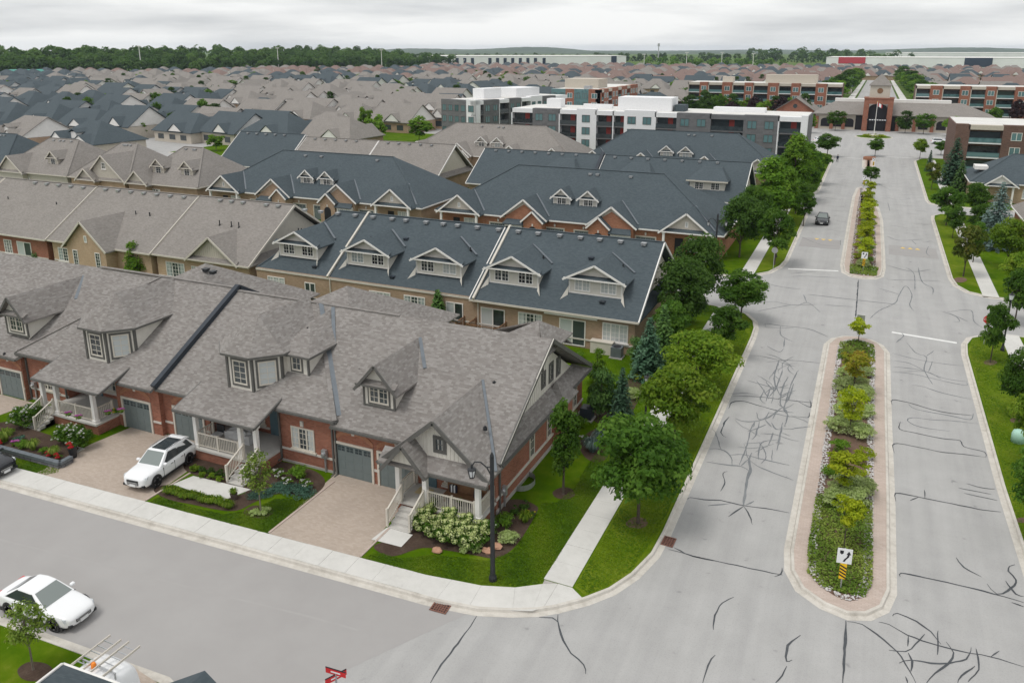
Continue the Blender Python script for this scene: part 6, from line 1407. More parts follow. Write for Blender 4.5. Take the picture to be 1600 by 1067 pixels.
tree('reddish', 'small bronze tinged tree on the far east verge', 1455, 297, 254, 24); tree('lime', 'small yellow green tree at the parking entrance', 1437, 248, 217, 22); tree('maple', 'small round tree beside the parking entrance', 1470, 242, 220, 22); tree('spruce', 'dark evergreen before the brown brick flats', 1487, 288, 214, 50); tree('green_spruce', 'green evergreen beside the slate hip roofed house', 1498, 300, 250, 32); tree('spruce', 'narrow dark evergreen on the east verge', 1451, 268, 234, 14)
tree('vase2', 'small bright median tree above the variegated dogwoods', 1318, 784, 706, 84); tree('vase', 'small yellow green median tree in the middle of the bed', 1327, 682, 604, 62); tree('vase3', 'small median tree with rusty orange leaves', 1333, 614, 545, 64); tree('vase2', 'small green median tree at the crossing end', 1341, 536, 498, 46); tree('vase2', 'thin new median sapling behind the keep right sign', 1318, 856, 772, 66)
VG = 'small yellow green trees lined up in the second median'
for i, yy in enumerate((100.5, 106, 112, 118, 124, 130, 137, 145)): tree(('vase', 'vase2')[i % 2], 'small yellow green tree in line along the second median', 1000 + i * 37, 300 + i * 11, 3.5 + .3 * math.sin(i * 2), 3.0, VG, world=(.85 - .02 * i, yy, .13))
tree('maple2', 'small green tree at the tapered median tip', 1360, 288, 260, 28); tree('maple', 'small round tree in the raised brick planter', 1367, 244, 216, 24)
tree('cedar', 'pointed cedar against the tan brick wall with deck', 685, 512, 452, 38); tree('shrubtree', 'bushy green tree between the peach brick backs', 214, 436, 378, 42); tree('cedar', 'small cedar at the red brick patio doors', 62, 410, 378, 26); tree('shrubtree', 'small yellow green bush behind the party wall cap', 490, 470, 440, 30); tree('shrubtree', 'green bush below the parapet end', 402, 470, 445, 22)
tree('far_lime', 'yellow green tree between taupe roofs near the lamp', 338, 236, 208, 28); tree('cedar', 'small dark cedar beside the cream house', 100, 282, 268, 16); tree('far_lime', 'pale green tree rising above the town drive', 296, 170, 144, 14); tree('far', 'slim green tree beside the bright lawn by the drive', 249, 200, 158, 16); tree('far_lime', 'bushy yellow green tree by the bright lawn', 222, 215, 186, 22); tree('far_dark', 'dark round bush by the bright lawn', 236, 200, 184, 16)
tree('far_lime', 'pale green tree beside the grey flats end wall', 655, 222, 178, 40); tree('far_lime', 'small pale green tree between roofs near the grey flats', 620, 172, 138, 18); tree('far', 'round tree by the taupe hip roof', 640, 205, 180, 22)
tree('sparse', 'thin olive young tree in the front bed beside the porch stairs', 408, 802, 690, 66); tree('sparse', 'thin young tree in a mulch ring beside the white sedan', 52, 1046, 922, 84)
# trees round the clubhouse and flats
CG = {'purple': ('dark purple leaved tree before the far brick flats', 'purple trees before the far flats'), 'far_dark': ('dark green tree before the far brick flats', 'dark green trees before the far flats'), 'far_lime': ('bright green tree before the far brick flats', 'bright green trees before the far flats'), 'far': ('green tree before the far brick flats', 'green trees before the far flats')}
rd = random.Random(31)
for i in range(34):
    k = rd.choice(('purple', 'purple', 'far_dark', 'far_lime', 'far')); xx = -92 + i * 2.6 if i < 28 else 36 + (i - 28) * 7; yy = rd.uniform(288, 304)
    tree(k, CG[k][0], i * 11, i * 5, rd.uniform(7, 10), rd.uniform(5, 7), CG[k][1], world=(xx, yy, 0))
for xx, yy, k, lb in ((-10.5, 274, 'far', 'green tree before the clubhouse arches next to the hall'), (9.5, 274, 'far_dark', 'dark tree beside the clubhouse tower'), (14.5, 273, 'far', 'wide green tree before the clubhouse arches'), (22, 270, 'far_lime', 'yellow green tree near the clubhouse parking'), (-17.5, 262, 'far_lime', 'small green tree by the clubhouse drive')): tree(k, lb, 3, 4, 6.5, 5.5, world=(xx, yy, 0))
AG = 'avenue trees beyond the clubhouse'
for i in range(16):
    for sx in (-1, 1): tree(('far', 'far_lime', 'far_dark')[(i + (sx > 0)) % 3], 'leafy tree lining the avenue beyond the clubhouse', i * 13, i * 7 + sx, rd.uniform(9.5, 12.5), rd.uniform(12, 15), AG, world=(1 + sx * (21 - i * .3) + rd.uniform(-1, 1), 335 + i * 25, 0))
TG = 'trees scattered through the far town'
for i in range(150):
    xx, yy = rd.uniform(-520, -60), rd.uniform(165, 640); px, py, zf = proj((xx, yy, 0))
    if -20 < px < 1260 and (xx < -118 or yy > 330): tree(rd.choice(('far', 'far_lime', 'far_dark')), 'leafy tree standing among the far town roofs', i * 17, i * 3, rd.uniform(6, 9), rd.uniform(4.5, 6.5), TG, world=(xx, yy, 0))
# forest and far tree belts: nobody could count them
def wood(name, label, spots, mat, leaf, n, seed):
    rng = np.random.default_rng(seed); P, Nn, S, T = [], [], [], []
    for (x, y, z0, h, r_) in spots:
        k = 9; C = rng.normal(size=(k, 3)); C /= np.linalg.norm(C, axis=1)[:, None]; C[:, 2] = np.abs(C[:, 2]); idx = rng.integers(0, k, n)
        d = rng.normal(size=(n, 3)); d /= np.linalg.norm(d, axis=1)[:, None]; d[:, 2] = np.abs(d[:, 2])
        p = C[idx] * .6 + d * .45; base = rng.uniform(.1, .9); tn = rng.uniform(-.15, .15, k)
        P.append(p * np.array([r_, r_, h * .5]) + np.array([x, y, z0 + h * .45])); Nn.append(d + rng.normal(size=(n, 3)) * .3 + np.array([0, -.2, .5])); S.append(rng.uniform(.7, 1.4, n) * leaf); T.append(base + tn[idx] + rng.random(n) * .15)
        m = n // 3; q = rng.uniform(-1, 1, (m, 3)); q[:, 2] = rng.uniform(0, .5, m); P.append(q * np.array([r_, r_ * .5, h]) + np.array([x, y, z0])); Nn.append(rng.normal(size=(m, 3)) + np.array([0, -.6, .2])); S.append(rng.uniform(.8, 1.5, m) * leaf); T.append(np.full(m, .2) + rng.random(m) * .3)
    me = leaf_mesh(name, np.concatenate(P), np.concatenate(Nn), np.concatenate(S), np.concatenate(T), mat, rng, .85); tag(put(name, me), label, 'wood', kind='stuff')
def belt(pts, rows, step, depth, h, seed, rise=0.0):
    rdb = random.Random(seed); out = []
    for a, c in zip(pts[:-1], pts[1:]):
        a, c = Vector(a), Vector(c); L_ = (c - a).length; nn = Vector((-(c - a).y, (c - a).x)).normalized()
        if nn.dot(a) < 0: nn = -nn
        for r_ in range(rows):
            s_ = 0
            while s_ < L_:
                p = a + (c - a) * (s_ / L_) + nn * (r_ * depth + rdb.uniform(-.5, .5) * depth); hh = h * rdb.uniform(.65, 1.15); out.append((p.x, p.y, rise * r_, hh, hh * rdb.uniform(.38, .55))); s_ += step * rdb.uniform(.7, 1.3)
    return out
F1 = [G(x, y).xy for x, y in ((-120, 121), (120, 119.5), (330, 116), (450, 112.5), (540, 110), (640, 106.5), (700, 104))]
wood('forest', 'dark green wood rising behind the far town', belt(F1, 6, 10, 24, 17, 1, 2.4), 'dark_leaf', 2.3, 170, 5)
F2 = [G(x, y).xy for x, y in ((660, 96), (760, 95.5), (980, 96), (1120, 97), (1250, 97))]
wood('forest', 'tree belt along the horizon above the white warehouse', belt(F2, 2, 22, 60, 16, 2, 1.5), 'dark_leaf', 3.0, 80, 6)
F3 = [G(x, y).xy for x, y in ((1010, 104.5), (1120, 105), (1230, 104))]
wood('forest', 'low far wood between the warehouses', belt(F3, 3, 18, 40, 12, 3, .5), 'maple_leaf', 2.4, 90, 7)
F4 = [G(x, y).xy for x, y in ((1240, 98), (1330, 97), (1412, 96))]
wood('forest', 'dark wooded rise beside the very long warehouse', belt(F4, 3, 24, 60, 22, 4, 3), 'dark_leaf', 3.2, 90, 8)
for a, c, z, k in ((400, 560, 109.5, 0), (330, 500, 113, 1)):      # mown slope in front of the wood
    p, q = G(a, z), G(c, z); n_ = 10; b = B(); u = (q - p).normalized(); v = Vector((-u.y, u.x, 0))
    pts = [p.lerp(q, i / n_) for i in range(n_ + 1)]
    b.v = [tuple(pt) for pt in pts] + [tuple(pt + v * 40 + Vector((0, 0, 5 * math.sin(math.pi * i / n_)))) for i, pt in enumerate(pts)]
    b.f = [[i, i + 1, n_ + 2 + i, n_ + 1 + i] for i in range(n_)]; b.m = [0] * n_; tag(b.obj('terrain', 'verge_grass'), kind='structure')
# ---------------------------------------------------------------- shrubs, flowers, beds
SHR = {}
def def_shrub(key, mat, seed, rx, h, n, leaf, k, flower=None, nf=0, fr=.08, up=.5):
    pos, nrm, size, tone, rng, C = cloud(seed, rx, h / 2, n, leaf, k, 'round', h / 2, .35, .42)
    pos[:, 2] = np.abs(pos[:, 2]) ; me = leaf_mesh('foliage', pos, nrm, size, tone, mat, rng)
    fm = None
    if flower:
        out = np.argsort(-(pos[:, 2] * .7 - pos[:, 1] * .5 + rng.normal(size=len(pos)) * .25))[:nf * 3]; sel = out[rng.permutation(len(out))[:nf]]; P, Nn, S = [], [], []
        for i in sel:
            c = pos[i] + np.array([0, 0, .06]); m = 44; d = rng.normal(size=(m, 3)); d /= np.linalg.norm(d, axis=1)[:, None]; P.append(c + d * fr * np.array([1, 1, .75])); Nn.append(d); S.append(np.full(m, fr * .52))
        P = np.concatenate(P); fm = leaf_mesh('flower_heads', P, np.concatenate(Nn), np.concatenate(S), rng.random(len(P)), flower, rng, .9)
    SHR[key] = (me, fm, rx, h)
def_shrub('hydrangea', 'maple_leaf', 41, .75, 1.15, 900, .16, 18, 'flower_lime', 20, .17); def_shrub('white_bush', 'maple_leaf', 42, 1.0, 1.7, 1200, .15, 22, 'flower_white', 34, .065); def_shrub('box', 'dark_leaf', 43, .42, .7, 600, .09, 14)
def_shrub('yellow_box', 'lime_leaf', 44, .42, .65, 500, .1, 14); def_shrub('dogwood', 'variegated_leaf', 45, 1.0, 1.15, 1300, .15, 24); def_shrub('spirea', 'yellow_leaf', 46, .8, .8, 800, .12, 18); def_shrub('green', 'bright_leaf', 47, .8, 1.0, 900, .13, 18)
def_shrub('juniper', 'juniper_leaf', 48, .95, .38, 900, .1, 26); def_shrub('hosta', 'variegated_leaf', 49, .5, .42, 160, .26, 9); def_shrub('silver', 'juniper_leaf', 50, .55, .75, 500, .14, 14); def_shrub('redflower', 'maple_leaf', 51, .3, .35, 200, .09, 8, 'flower_red', 12, .09); def_shrub('pinkflower', 'bright_leaf', 52, .3, .35, 220, .09, 8, 'flower_pink', 12, .07); def_shrub('yellowflower', 'maple_leaf', 53, .45, .6, 300, .14, 8, 'flower_yellow', 8, .07); def_shrub('paleflower', 'bright_leaf', 54, .45, .5, 300, .1, 8, 'flower_white', 14, .06)
def tuft(key, mat, seed, r_, h, n):
    rng = np.random.default_rng(seed); b = B(); rdt = random.Random(seed)
    for i in range(n):
        a = rdt.uniform(0, 6.28); d = Vector((math.cos(a), math.sin(a), 0)); s_ = Vector((-d.y, d.x, 0)) * rdt.uniform(.012, .022); p = d * rdt.uniform(0, r_ * .3); L_ = rdt.uniform(.6, 1); m = p + d * r_ * .45 * L_ + Vector((0, 0, h * .9 * L_)); e = p + d * r_ * L_ + Vector((0, 0, h * .55 * L_))
        b.add([p - s_, p + s_, m + s_, m - s_, e], [[0, 1, 2, 3], [3, 2, 4]])
    me = newmesh('foliage', b.v, b.f, [mat], b.m, uv=False); at = me.attributes.new('tone', 'FLOAT', 'POINT'); at.data.foreach_set('value', np.repeat(rng.random(n), 5).astype(np.float32)); SHR[key] = (me, None, r_, h)
tuft('daylily', 'lime_leaf', 61, .42, .6, 150); tuft('grass_tuft', 'cover_leaf', 62, .5, .9, 220); tuft('silver_tuft', 'blue_needle', 63, .6, .9, 260)
def shrub(key, label, px, py, w=None, group=None, z=LZ, sz=1.0, name='shrub', cat='shrub', world=None):
    me, fm, rx, h = SHR[key]; P = G(px, py, z) if world is None else Vector(world); zf = proj(P)[2]; s_ = 1.0 if w is None else (w * zf / FPX) / (2 * rx)
    t = thing(name, label, cat, P, group)
    for nm, m in (('foliage', me), ('flower_heads', fm)):
        if m is not None: o = put(nm, m, t, world=False); tag(o, kind='stuff' if nm == 'flower_heads' else None); o.scale = (s_, s_, s_ * sz); o.rotation_euler = (0, 0, (px * 1.7 + py) % 6.28 if fm is None else 0)
    return t
HG = 'lime flowering hydrangeas before the corner porch'
for i, (x, y) in enumerate(((661, 828), (679, 838), (697, 845), (716, 848), (735, 855), (750, 846), (668, 812), (700, 826), (725, 836))): shrub('hydrangea', 'hydrangea bush full of lime green flower heads below the white railing', x, y, 42, HG, name='hydrangea')
shrub('hosta', 'pale edged hosta at the end of the hydrangeas', 728, 860, 26, name='hosta', cat='plant'); shrub('hosta', 'pale edged hosta in front of the lime flower heads', 742, 860, 24, name='hosta', cat='plant')
shrub('white_bush', 'tall leafy shrub at the corner porch column', 764, 832, 34, sz=.8); shrub('dogwood', 'cream variegated shrub beside the black street lamp', 795, 845, 36, sz=.75); shrub('green', 'green shrub against the corner townhouse side', 788, 822, 34); shrub('box', 'round clipped bush by the corner wall', 803, 802, 18); shrub('box', 'larger round bush by the side meter', 818, 795, 20)
shrub('daylily', 'daylily clump at the bed edge along the side lawn', 820, 815, 26, sz=1.1, name='daylily', cat='plant'); shrub('yellowflower', 'yellow flowering clump in the side bed', 828, 806, 18, name='daylily', cat='plant')
DG = 'yellow green daylily clumps edging the front walk'
for i in range(15): shrub('daylily', 'yellow green daylily clump in the row along the front walk', 262 + i * 7.0 + 1.5 * math.sin(i * 3), 771 + i * 1.55 + 1.5 * math.sin(i * 5), 20, DG, name='daylily', cat='plant')
BG = 'round bushes under the patio porch railing'
for i, x in enumerate((306, 318, 331, 344, 357)): shrub(('yellow_box', 'box', 'box', 'box', 'box')[i], 'round low bush under the patio porch railing', x, 736 + i * 2.6, 16, BG)
for i, (x, y) in enumerate(((316, 745), (330, 748), (344, 752))): shrub('yellow_box', 'small golden bush before the round porch bushes', x, y, 13, 'small golden bushes before the porch', name='shrub')
JG = 'spreading blue green junipers by the stairs'
for x, y, w_ in ((435, 765, 40), (455, 768, 44), (475, 770, 42), (400, 776, 30), (418, 772, 30)): shrub('juniper', 'low spreading blue green juniper below the brick window bay', x, y, w_, JG, name='juniper')
shrub('green', 'bright green shrub under the bay window', 466, 748, 34); shrub('paleflower', 'cream flowered clump beside the downspout', 440, 745, 24); shrub('paleflower', 'cream flowered clump below the meter', 482, 760, 22); shrub('paleflower', 'cream flowered clump against the porch side', 452, 756, 20); shrub('hosta', 'hosta ring plant at the foot of the young tree', 398, 803, 18, name='hosta', cat='plant'); shrub('hosta', 'second hosta at the foot of the young tree', 414, 800, 18, name='hosta', cat='plant')
WG = 'white flowering shrubs at the flower porch'
for x, y, w_ in ((40, 670, 46), (55, 660, 38), (106, 695, 42), (128, 700, 42), (118, 688, 36)): shrub('white_bush', 'shrub dotted with small white flowers by the flower porch stairs', x, y, w_, WG)
FGR = 'mixed perennials behind the low stone wall'
for x, y, k, w_ in ((8, 690, 'grass_tuft', 26), (26, 696, 'pinkflower', 18), (38, 700, 'green', 22), (52, 703, 'grass_tuft', 22), (68, 708, 'green', 16), (86, 712, 'grass_tuft', 20), (30, 690, 'silver', 18), (14, 680, 'green', 18)): shrub(k, 'leafy perennial in the bed behind the low stone wall', x, y, w_, FGR, z=.3, name='perennial', cat='plant')
for x, y in ((2, 694), (78, 713), (92, 716)): shrub('redflower', 'clump of red flowers behind the low stone wall', x, y, 13, 'red flower clumps', z=.35, name='flower_clump', cat='flowers')
for x, y in ((108, 650), (124, 655), (170, 648), (180, 645), (190, 645)): shrub('pinkflower' if x != 180 else 'yellowflower', 'flower basket hanging on the porch railing', x, y, 15, 'flower baskets on the porch railing', z=1.7, name='flower_basket', cat='flowers')
shrub('silver_tuft', 'silver grass clump in the side garden island', 925, 705, 34, name='ornamental_grass', cat='plant'); shrub('silver_tuft', 'second silver grass clump in the side garden island', 938, 690, 30, name='ornamental_grass', cat='plant'); shrub('paleflower', 'pale flowered clump at the garden island edge', 918, 692, 22)
shrub('spirea', 'yellow shrub on the mulch by the spruces', 1004, 594, 28); shrub('green', 'low green shrub at the back lawn bed', 950, 640, 26); shrub('green', 'green shrub before the cedar wall', 660, 510, 22); shrub('box', 'dark bush beside the cedar', 700, 512, 14)
for x, y, k, w_ in ((118, 398, 'green', 20), (135, 410, 'grass_tuft', 18), (182, 428, 'redflower', 14), (620, 500, 'green', 20), (590, 493, 'green', 16), (905, 560, 'green', 18)): shrub(k, 'small garden shrub at a back wall of the second row', x, y, w_, 'garden shrubs at the second row backs')
# median plantings
rd = random.Random(9)
for i, (x, y, k) in enumerate([(.3, 43.8, 'dogwood'), (1.4, 44.1, 'dogwood'), (.9, 45.4, 'dogwood'), (2.0, 45.6, 'dogwood'), (-.1, 46.8, 'green'), (1.6, 47.5, 'spirea'), (.2, 50.6, 'green'), (1.9, 50.2, 'spirea'), (.1, 53.3, 'dogwood'), (1.7, 53.0, 'dogwood'), (.9, 54.8, 'dogwood'), (.1, 56.2, 'dogwood'), (1.9, 56.6, 'dogwood'), (.6, 58.2, 'dogwood'), (1.7, 59.6, 'dogwood'), (.0, 60.5, 'dogwood'), (1.2, 62.0, 'dogwood'), (.0, 63.4, 'dogwood'), (1.8, 64.2, 'dogwood'), (.6, 65.4, 'spirea')]):
    lab = {'dogwood': 'pale variegated dogwood in the first median bed', 'green': 'dark green mound in the first median bed', 'spirea': 'golden green mound in the first median bed'}[k]
    t = shrub(k, lab, 10 * i, 7 * i, None, {'dogwood': 'variegated dogwoods of the first median', 'green': 'green mounds of the first median', 'spirea': 'golden mounds of the first median'}[k], name='shrub', world=(x, y, .14)); t.scale = (.84 + .12 * math.sin(i),) * 3; t.location.x = .85 + (t.location.x - .85) * .85
for i in range(26):
    k = ('dogwood', 'green', 'spirea')[i % 3]; t = shrub(k, 'leafy mound in the second median bed', i * 5, i, None, 'mounds of the second median', name='shrub', world=(.75 + .8 * math.sin(i * 2.1) * (1 - i / 40), 99.5 + i * 2.05, .14)); t.scale = (.9,) * 3
for i in range(9): a = i * .7; shrub('spirea', 'golden shrub on the flagpole island', i * 5, i, None, 'golden shrubs of the flagpole island', world=(.8 + 2.4 * math.cos(a), 258 + 2 * math.sin(a), .13))
def cover(label, poly, n, leaf, seed, z=.15, mat='cover_leaf', h=.22, nn=.5):
    rng = np.random.default_rng(seed); P = []; pv = np.array(poly); lo, hi = pv.min(0), pv.max(0)
    def inside(p):
        c = False; j = len(poly) - 1
        for i in range(len(poly)):
            if (poly[i][1] > p[1]) != (poly[j][1] > p[1]) and p[0] < (poly[j][0] - poly[i][0]) * (p[1] - poly[i][1]) / (poly[j][1] - poly[i][1]) + poly[i][0]: c = not c
            j = i
        return c
    while len(P) < n:
        p = lo + (hi - lo) * rng.random(2)
        if inside(p): P.append(p)
    P = np.array(P); hh = h * (.4 + .6 * (.5 + .5 * np.sin(P[:, 0] * 3.1 + seed) * np.cos(P[:, 1] * 2.3))); pos = np.column_stack([P, z + rng.random(n) * hh])
    me = leaf_mesh('ground_cover', pos, rng.normal(size=(n, 3)) * nn + np.array([0, 0, 1]), rng.uniform(.6, 1.4, n) * leaf, (.5 + .5 * np.sin(P[:, 0] * 1.7 + P[:, 1] * 1.1)) * .6 + rng.random(n) * .4, mat, rng); tag(put('ground_cover', me), label, 'ground cover', kind='stuff')
cover('low green juniper carpet at the sign end of the first median', [tuple(G(x, y, .14).xy) for x, y in ((1275, 775), (1262, 860), (1262, 895), (1285, 918), (1325, 930), (1352, 932), (1363, 910), (1363, 785), (1320, 772))], 9000, .12, 3)
cover('low green carpet at the crossing end of the first median', [tuple(G(x, y, .14).xy) for x, y in ((1308, 562), (1312, 536), (1340, 531), (1366, 540), (1367, 565))], 2500, .14, 4)
cover('low green carpet at the sign end of the second median', [(-.5, 95.8), (2.3, 95.8), (2.5, 100), (-.6, 100)], 1800, .16, 5)

LB = [G(x, y, LZ).xy for x, y in ((233, 784), (250, 775), (300, 792), (350, 803), (395, 796), (430, 779), (470, 779), (505, 766), (418, 834), (300, 803))]
LA = [G(x, y, LZ).xy for x, y in ((566, 872), (590, 862), (625, 872), (680, 866), (760, 876), (800, 862), (840, 808), (846, 785), (870, 785), (900, 760), (915, 730), (955, 680), (985, 690), (930, 775), (848, 910), (805, 916), (752, 913), (640, 893))]
LV = [(-10.6, 31.2), (-9.9, 30.8), (-9.1, 31.9), (-8.5, 33.4), (-8.05, 37.5), (-8.05, 70), (-10.6, 76)]
LC = [G(x, y, LZ).xy for x, y in ((0, 708), (95, 730), (90, 738), (70, 742), (0, 722))]
LE = [(9.6, 41), (12.5, 41), (12.5, 79.0), (11.7, 78.8), (10.2, 77.2), (9.65, 73)]
LR = [G(x, y, LZ).xy for x, y in ((910, 600), (950, 560), (1000, 560), (1030, 600), (985, 690), (930, 690))]
for i, (pl_, n_, lb) in enumerate(((LB, 9000, 'short mown grass of the front lawn beside the white SUV drive'), (LA, 24000, 'short mown grass round the corner townhouse'), (LV, 30000, 'short mown grass of the west verge'), (LC, 2500, 'short mown grass below the stone garden wall'), (LE, 22000, 'short mown grass of the east verge'), (LR, 7000, 'short mown grass behind the corner townhouse'))):
    cover(lb, [tuple(p) for p in pl_], n_, .08, 20 + i, LZ + .006, 'grass_blade', .022, .22)

for i, (x, y, k, w_, lb) in enumerate(((905, 668, 'green', 30, 'green shrub against the corner townhouse back corner'), (945, 628, 'green', 40, 'broad green shrub below the bushy evergreen'), (988, 622, 'dogwood', 30, 'pale shrub beside the short dark spruce'), (1040, 548, 'green', 34, 'green shrub under the lighter spruce'), (1052, 535, 'white_bush', 36, 'tall shrub under the large dark shade tree'), (960, 605, 'green', 34, 'green shrub on the back lawn edge'), (1075, 505, 'green', 40, 'broad green shrub between the two dark shade trees'))): shrub(k, lb, x, y, w_)
tree('maple2', 'leafy green tree between the spruces and the shade tree', 1046, 556, 468, 60); tree('bush_tree', 'bushy evergreen beside the lighter spruce', 995, 570, 520, 40); tree('maple', 'leafy tree filling the gap at the orange brick porch', 1178, 372, 290, 56); tree('tall', 'bright pointed tree closing the row by the slate hip roof', 1258, 300, 222, 50)
tree('maple2', 'leafy tree closing the belt past the second crossing', 1262, 312, 262, 36); tree('maple', 'round tree on the verge opposite the taupe house', 1530, 372, 318, 40); tree('maple2', 'leafy tree in the garden by the east walk end', 1585, 505, 420, 60)
# ================================================================== VEHICLES
def lerp(a, b, t): return a + (b - a) * t
def wheel_meshes(r, wd):
    def mk():
        b = B(); b.lathe([(r * .62, -wd / 2), (r * .92, -wd / 2), (r, -wd * .3), (r, wd * .3), (r * .92, wd / 2), (r * .62, wd / 2)], n=22, axis='y'); return newmesh('tyre', b.v, b.f, ['tyre'], b.m, smooth=True)
    def mr():
        b = B(); b.lathe([(.0, -wd * .36), (r * .2, -wd * .36), (r * .2, .02)], n=12, axis='y')
        for i in range(5):
            a = 2 * math.pi * i / 5
            for da in (-.12, .12): b.bar((0, -wd * .33, 0), (r * .62 * math.cos(a + da), -wd * .42, r * .62 * math.sin(a + da)), .085, .04, up=(0, 1, 0))
        b.lathe([(r * .66, -wd * .46), (r * .6, -wd * .40), (r * .6, wd * .3)], n=22, axis='y'); return newmesh('rim', b.v, b.f, ['rim_metal'], b.m)
    def md():
        b = B(); b.lathe([(0, .0), (r * .6, .0), (r * .6, .02)], n=18, axis='y'); return newmesh('brake_disc', b.v, b.f, ['dark_plastic'], b.m)
    return cached(('ty', r, wd), mk), cached(('ri', r, wd), mr), cached(('bd', r, wd), md)
def car(label, loc, rotz, L, W, H, paintm, kind='sedan', roof_glass=False, group=None, plate=True, name='parked_car', cat='car'):
    t = thing(name, label, cat, loc, group, rotz); hw = W / 2
    suv = kind == 'suv'; wr = .37 if suv else .335; zb = .24 if suv else .17
    belt = 1.06 if suv else .94; hood = 1.05 if suv else .86; nose = .93 if suv else .72
    st = [(-L / 2, .70, belt * .80, .34), (-L / 2 + .10, .86, belt * .96, .26), (-L / 2 + .5, .95, belt * (1.0 if suv else 1.02), zb), (-L * .2, 1.0, belt, zb), (L * .1, 1.0, belt, zb), (L * .2, .985, lerp(belt, hood, .35), zb), (L * .30, .965, hood, zb), (L / 2 - .45, .91, lerp(hood, nose, .4), zb), (L / 2 - .12, .80, nose, zb + .02), (L / 2, .62, nose - .12, zb + .12)]
    b = B(); n = 12
    for x, w_, zt, z0 in st:
        w_ *= hw; half = [(w_ * .86, z0), (w_ * .985, z0 + .1), (w_, z0 + (zt - z0) * .45), (w_ * .975, zt - (zt - z0) * .2), (w_ * .90, zt - .03), (w_ * .5, zt + .015)]
        b.v += [(x, y, z) for y, z in half] + [(x, -y, z) for y, z in half[::-1]]
    for i in range(len(st) - 1):
        for j in range(n): b.f.append([i * n + j, i * n + (j + 1) % n, (i + 1) * n + (j + 1) % n, (i + 1) * n + j][::-1]); b.m.append(0)
    b.f.append([j for j in range(n)]); b.m.append(0); b.f.append([(len(st) - 1) * n + j for j in range(n)][::-1]); b.m.append(0)
    body = b.obj('body', paintm, t, local=True, smooth=True); md = body.modifiers.new('s', 'SUBSURF'); md.levels = md.render_levels = 2
    # cabin
    xf, xr = (L * .215, -L * .47) if suv else (L * .20, -L * .40); rf, rb = (L * .04, -L * .36) if suv else (L * .015, -L * .20)
    wb, wt = hw * .90, hw * (.70 if suv else .66); zB = belt - .05
    c = [(xf, wb, zB), (xf, -wb, zB), (xr, -wb * .93, zB), (xr, wb * .93, zB)]; u = [(rf, wt, H - .03), (rf, -wt, H - .03), (rb, -wt * .95, H - .04), (rb, wt * .95, H - .04)]; m = [((rf + rb) / 2, wt * 1.01, H), ((rf + rb) / 2, -wt * 1.01, H)]
    b = B(); b.add(c + u + m, [[4, 8, 9, 5], [8, 7, 6, 9], [0, 4, 5, 1], [2, 6, 7, 3], [0, 3, 7, 8, 4], [1, 5, 9, 6, 2]], 0)
    cab = b.obj('cabin', paintm, t, local=True, smooth=True); md = cab.modifiers.new('b', 'BEVEL'); md.width = .07; md.segments = 3; md.limit_method = 'ANGLE'; md.angle_limit = R(15)
    V3 = [Vector(p) for p in c + u]
    def pane(nm, q, i0, i1, j0, j1, off, mat):
        A, Bq, Cq, D = q; P = lambda s_, r_: A.lerp(Bq, s_).lerp(D.lerp(Cq, s_), r_)
        nn = (Bq - A).cross(D - A).normalized(); ce = (A + Bq + Cq + D) / 4
        if nn.dot(ce - Vector((0, 0, H * .6))) < 0: nn = -nn
        pts = [P(i0, j0), P(i1, j0), P(i1, j1), P(i0, j1)]; b = B(); b.add([p + nn * off for p in pts] + [p - nn * .03 for p in pts], [[0, 1, 2, 3], [0, 4, 5, 1], [1, 5, 6, 2], [2, 6, 7, 3], [3, 7, 4, 0]]); o = b.obj(nm, mat, t, local=True); return o
    pane('windscreen', (V3[1], V3[0], V3[4], V3[5]), .06, .94, .08, .93, .012, 'windscreen_glass'); pane('rear_window', (V3[3], V3[2], V3[6], V3[7]), .1, .9, .15, .9, .012, 'car_glass')
    for q in ((V3[0], V3[3], V3[7], V3[4]), (V3[2], V3[1], V3[5], V3[6])):
        r_ = q[0] is V3[0]
        pane('window_trim', q, *((.10, .93) if r_ else (.07, .90)), .07, .90, .010, 'dark_plastic')
        for a, d in (((.14, .47), (.50, .90)) if r_ else ((.10, .50), (.53, .86))): pane('side_window', q, a, d, .11, .86, .016, 'car_glass')
    if roof_glass: b = B(); b.box(rb * .8, -wt * .72, H - .02, rf * .6 - .05, wt * .72, H + .008); b.obj('sunroof', 'car_glass', t, local=True)
    if suv:
        for s_ in (-1, 1): b = B(); b.tube([(rf - .1, s_ * wt * .93, H), (rf - .3, s_ * wt * .93, H + .05), (rb + .2, s_ * wt * .93, H + .04), (rb, s_ * wt * .9, H - .02)], .022, 6); b.obj('roof_rail', 'chrome', t, local=True)
        b = B(); b.slab([(rb - .22, -wt * .9, H - .08), (rb + .05, -wt * .92, H - .005), (rb + .05, wt * .92, H - .005), (rb - .22, wt * .9, H - .08)], .04); b.obj('spoiler', paintm, t, local=True)
    ax = L * .302
    ty, ri, bd = wheel_meshes(wr, .23)
    for x in (ax, -ax * .98):
        for s_ in (-1, 1):
            b = B(); b.lathe([(wr + .045, -.012), (wr + .045, .02)], (x, s_ * (hw - .035), wr + .01), 22, axis='y'); b.obj('wheel_arch', 'dark_plastic', t, local=True)
            wv = bpy.data.objects.new('wheel', None); COL.objects.link(wv); wv.parent = t; wv.location = (x, s_ * (hw - .13), wr); wv.rotation_euler = (0, 0, 0 if s_ < 0 else math.pi)
            put('tyre', ty, wv, world=False); put('rim', ri, wv, world=False); put('brake_disc', bd, wv, world=False)
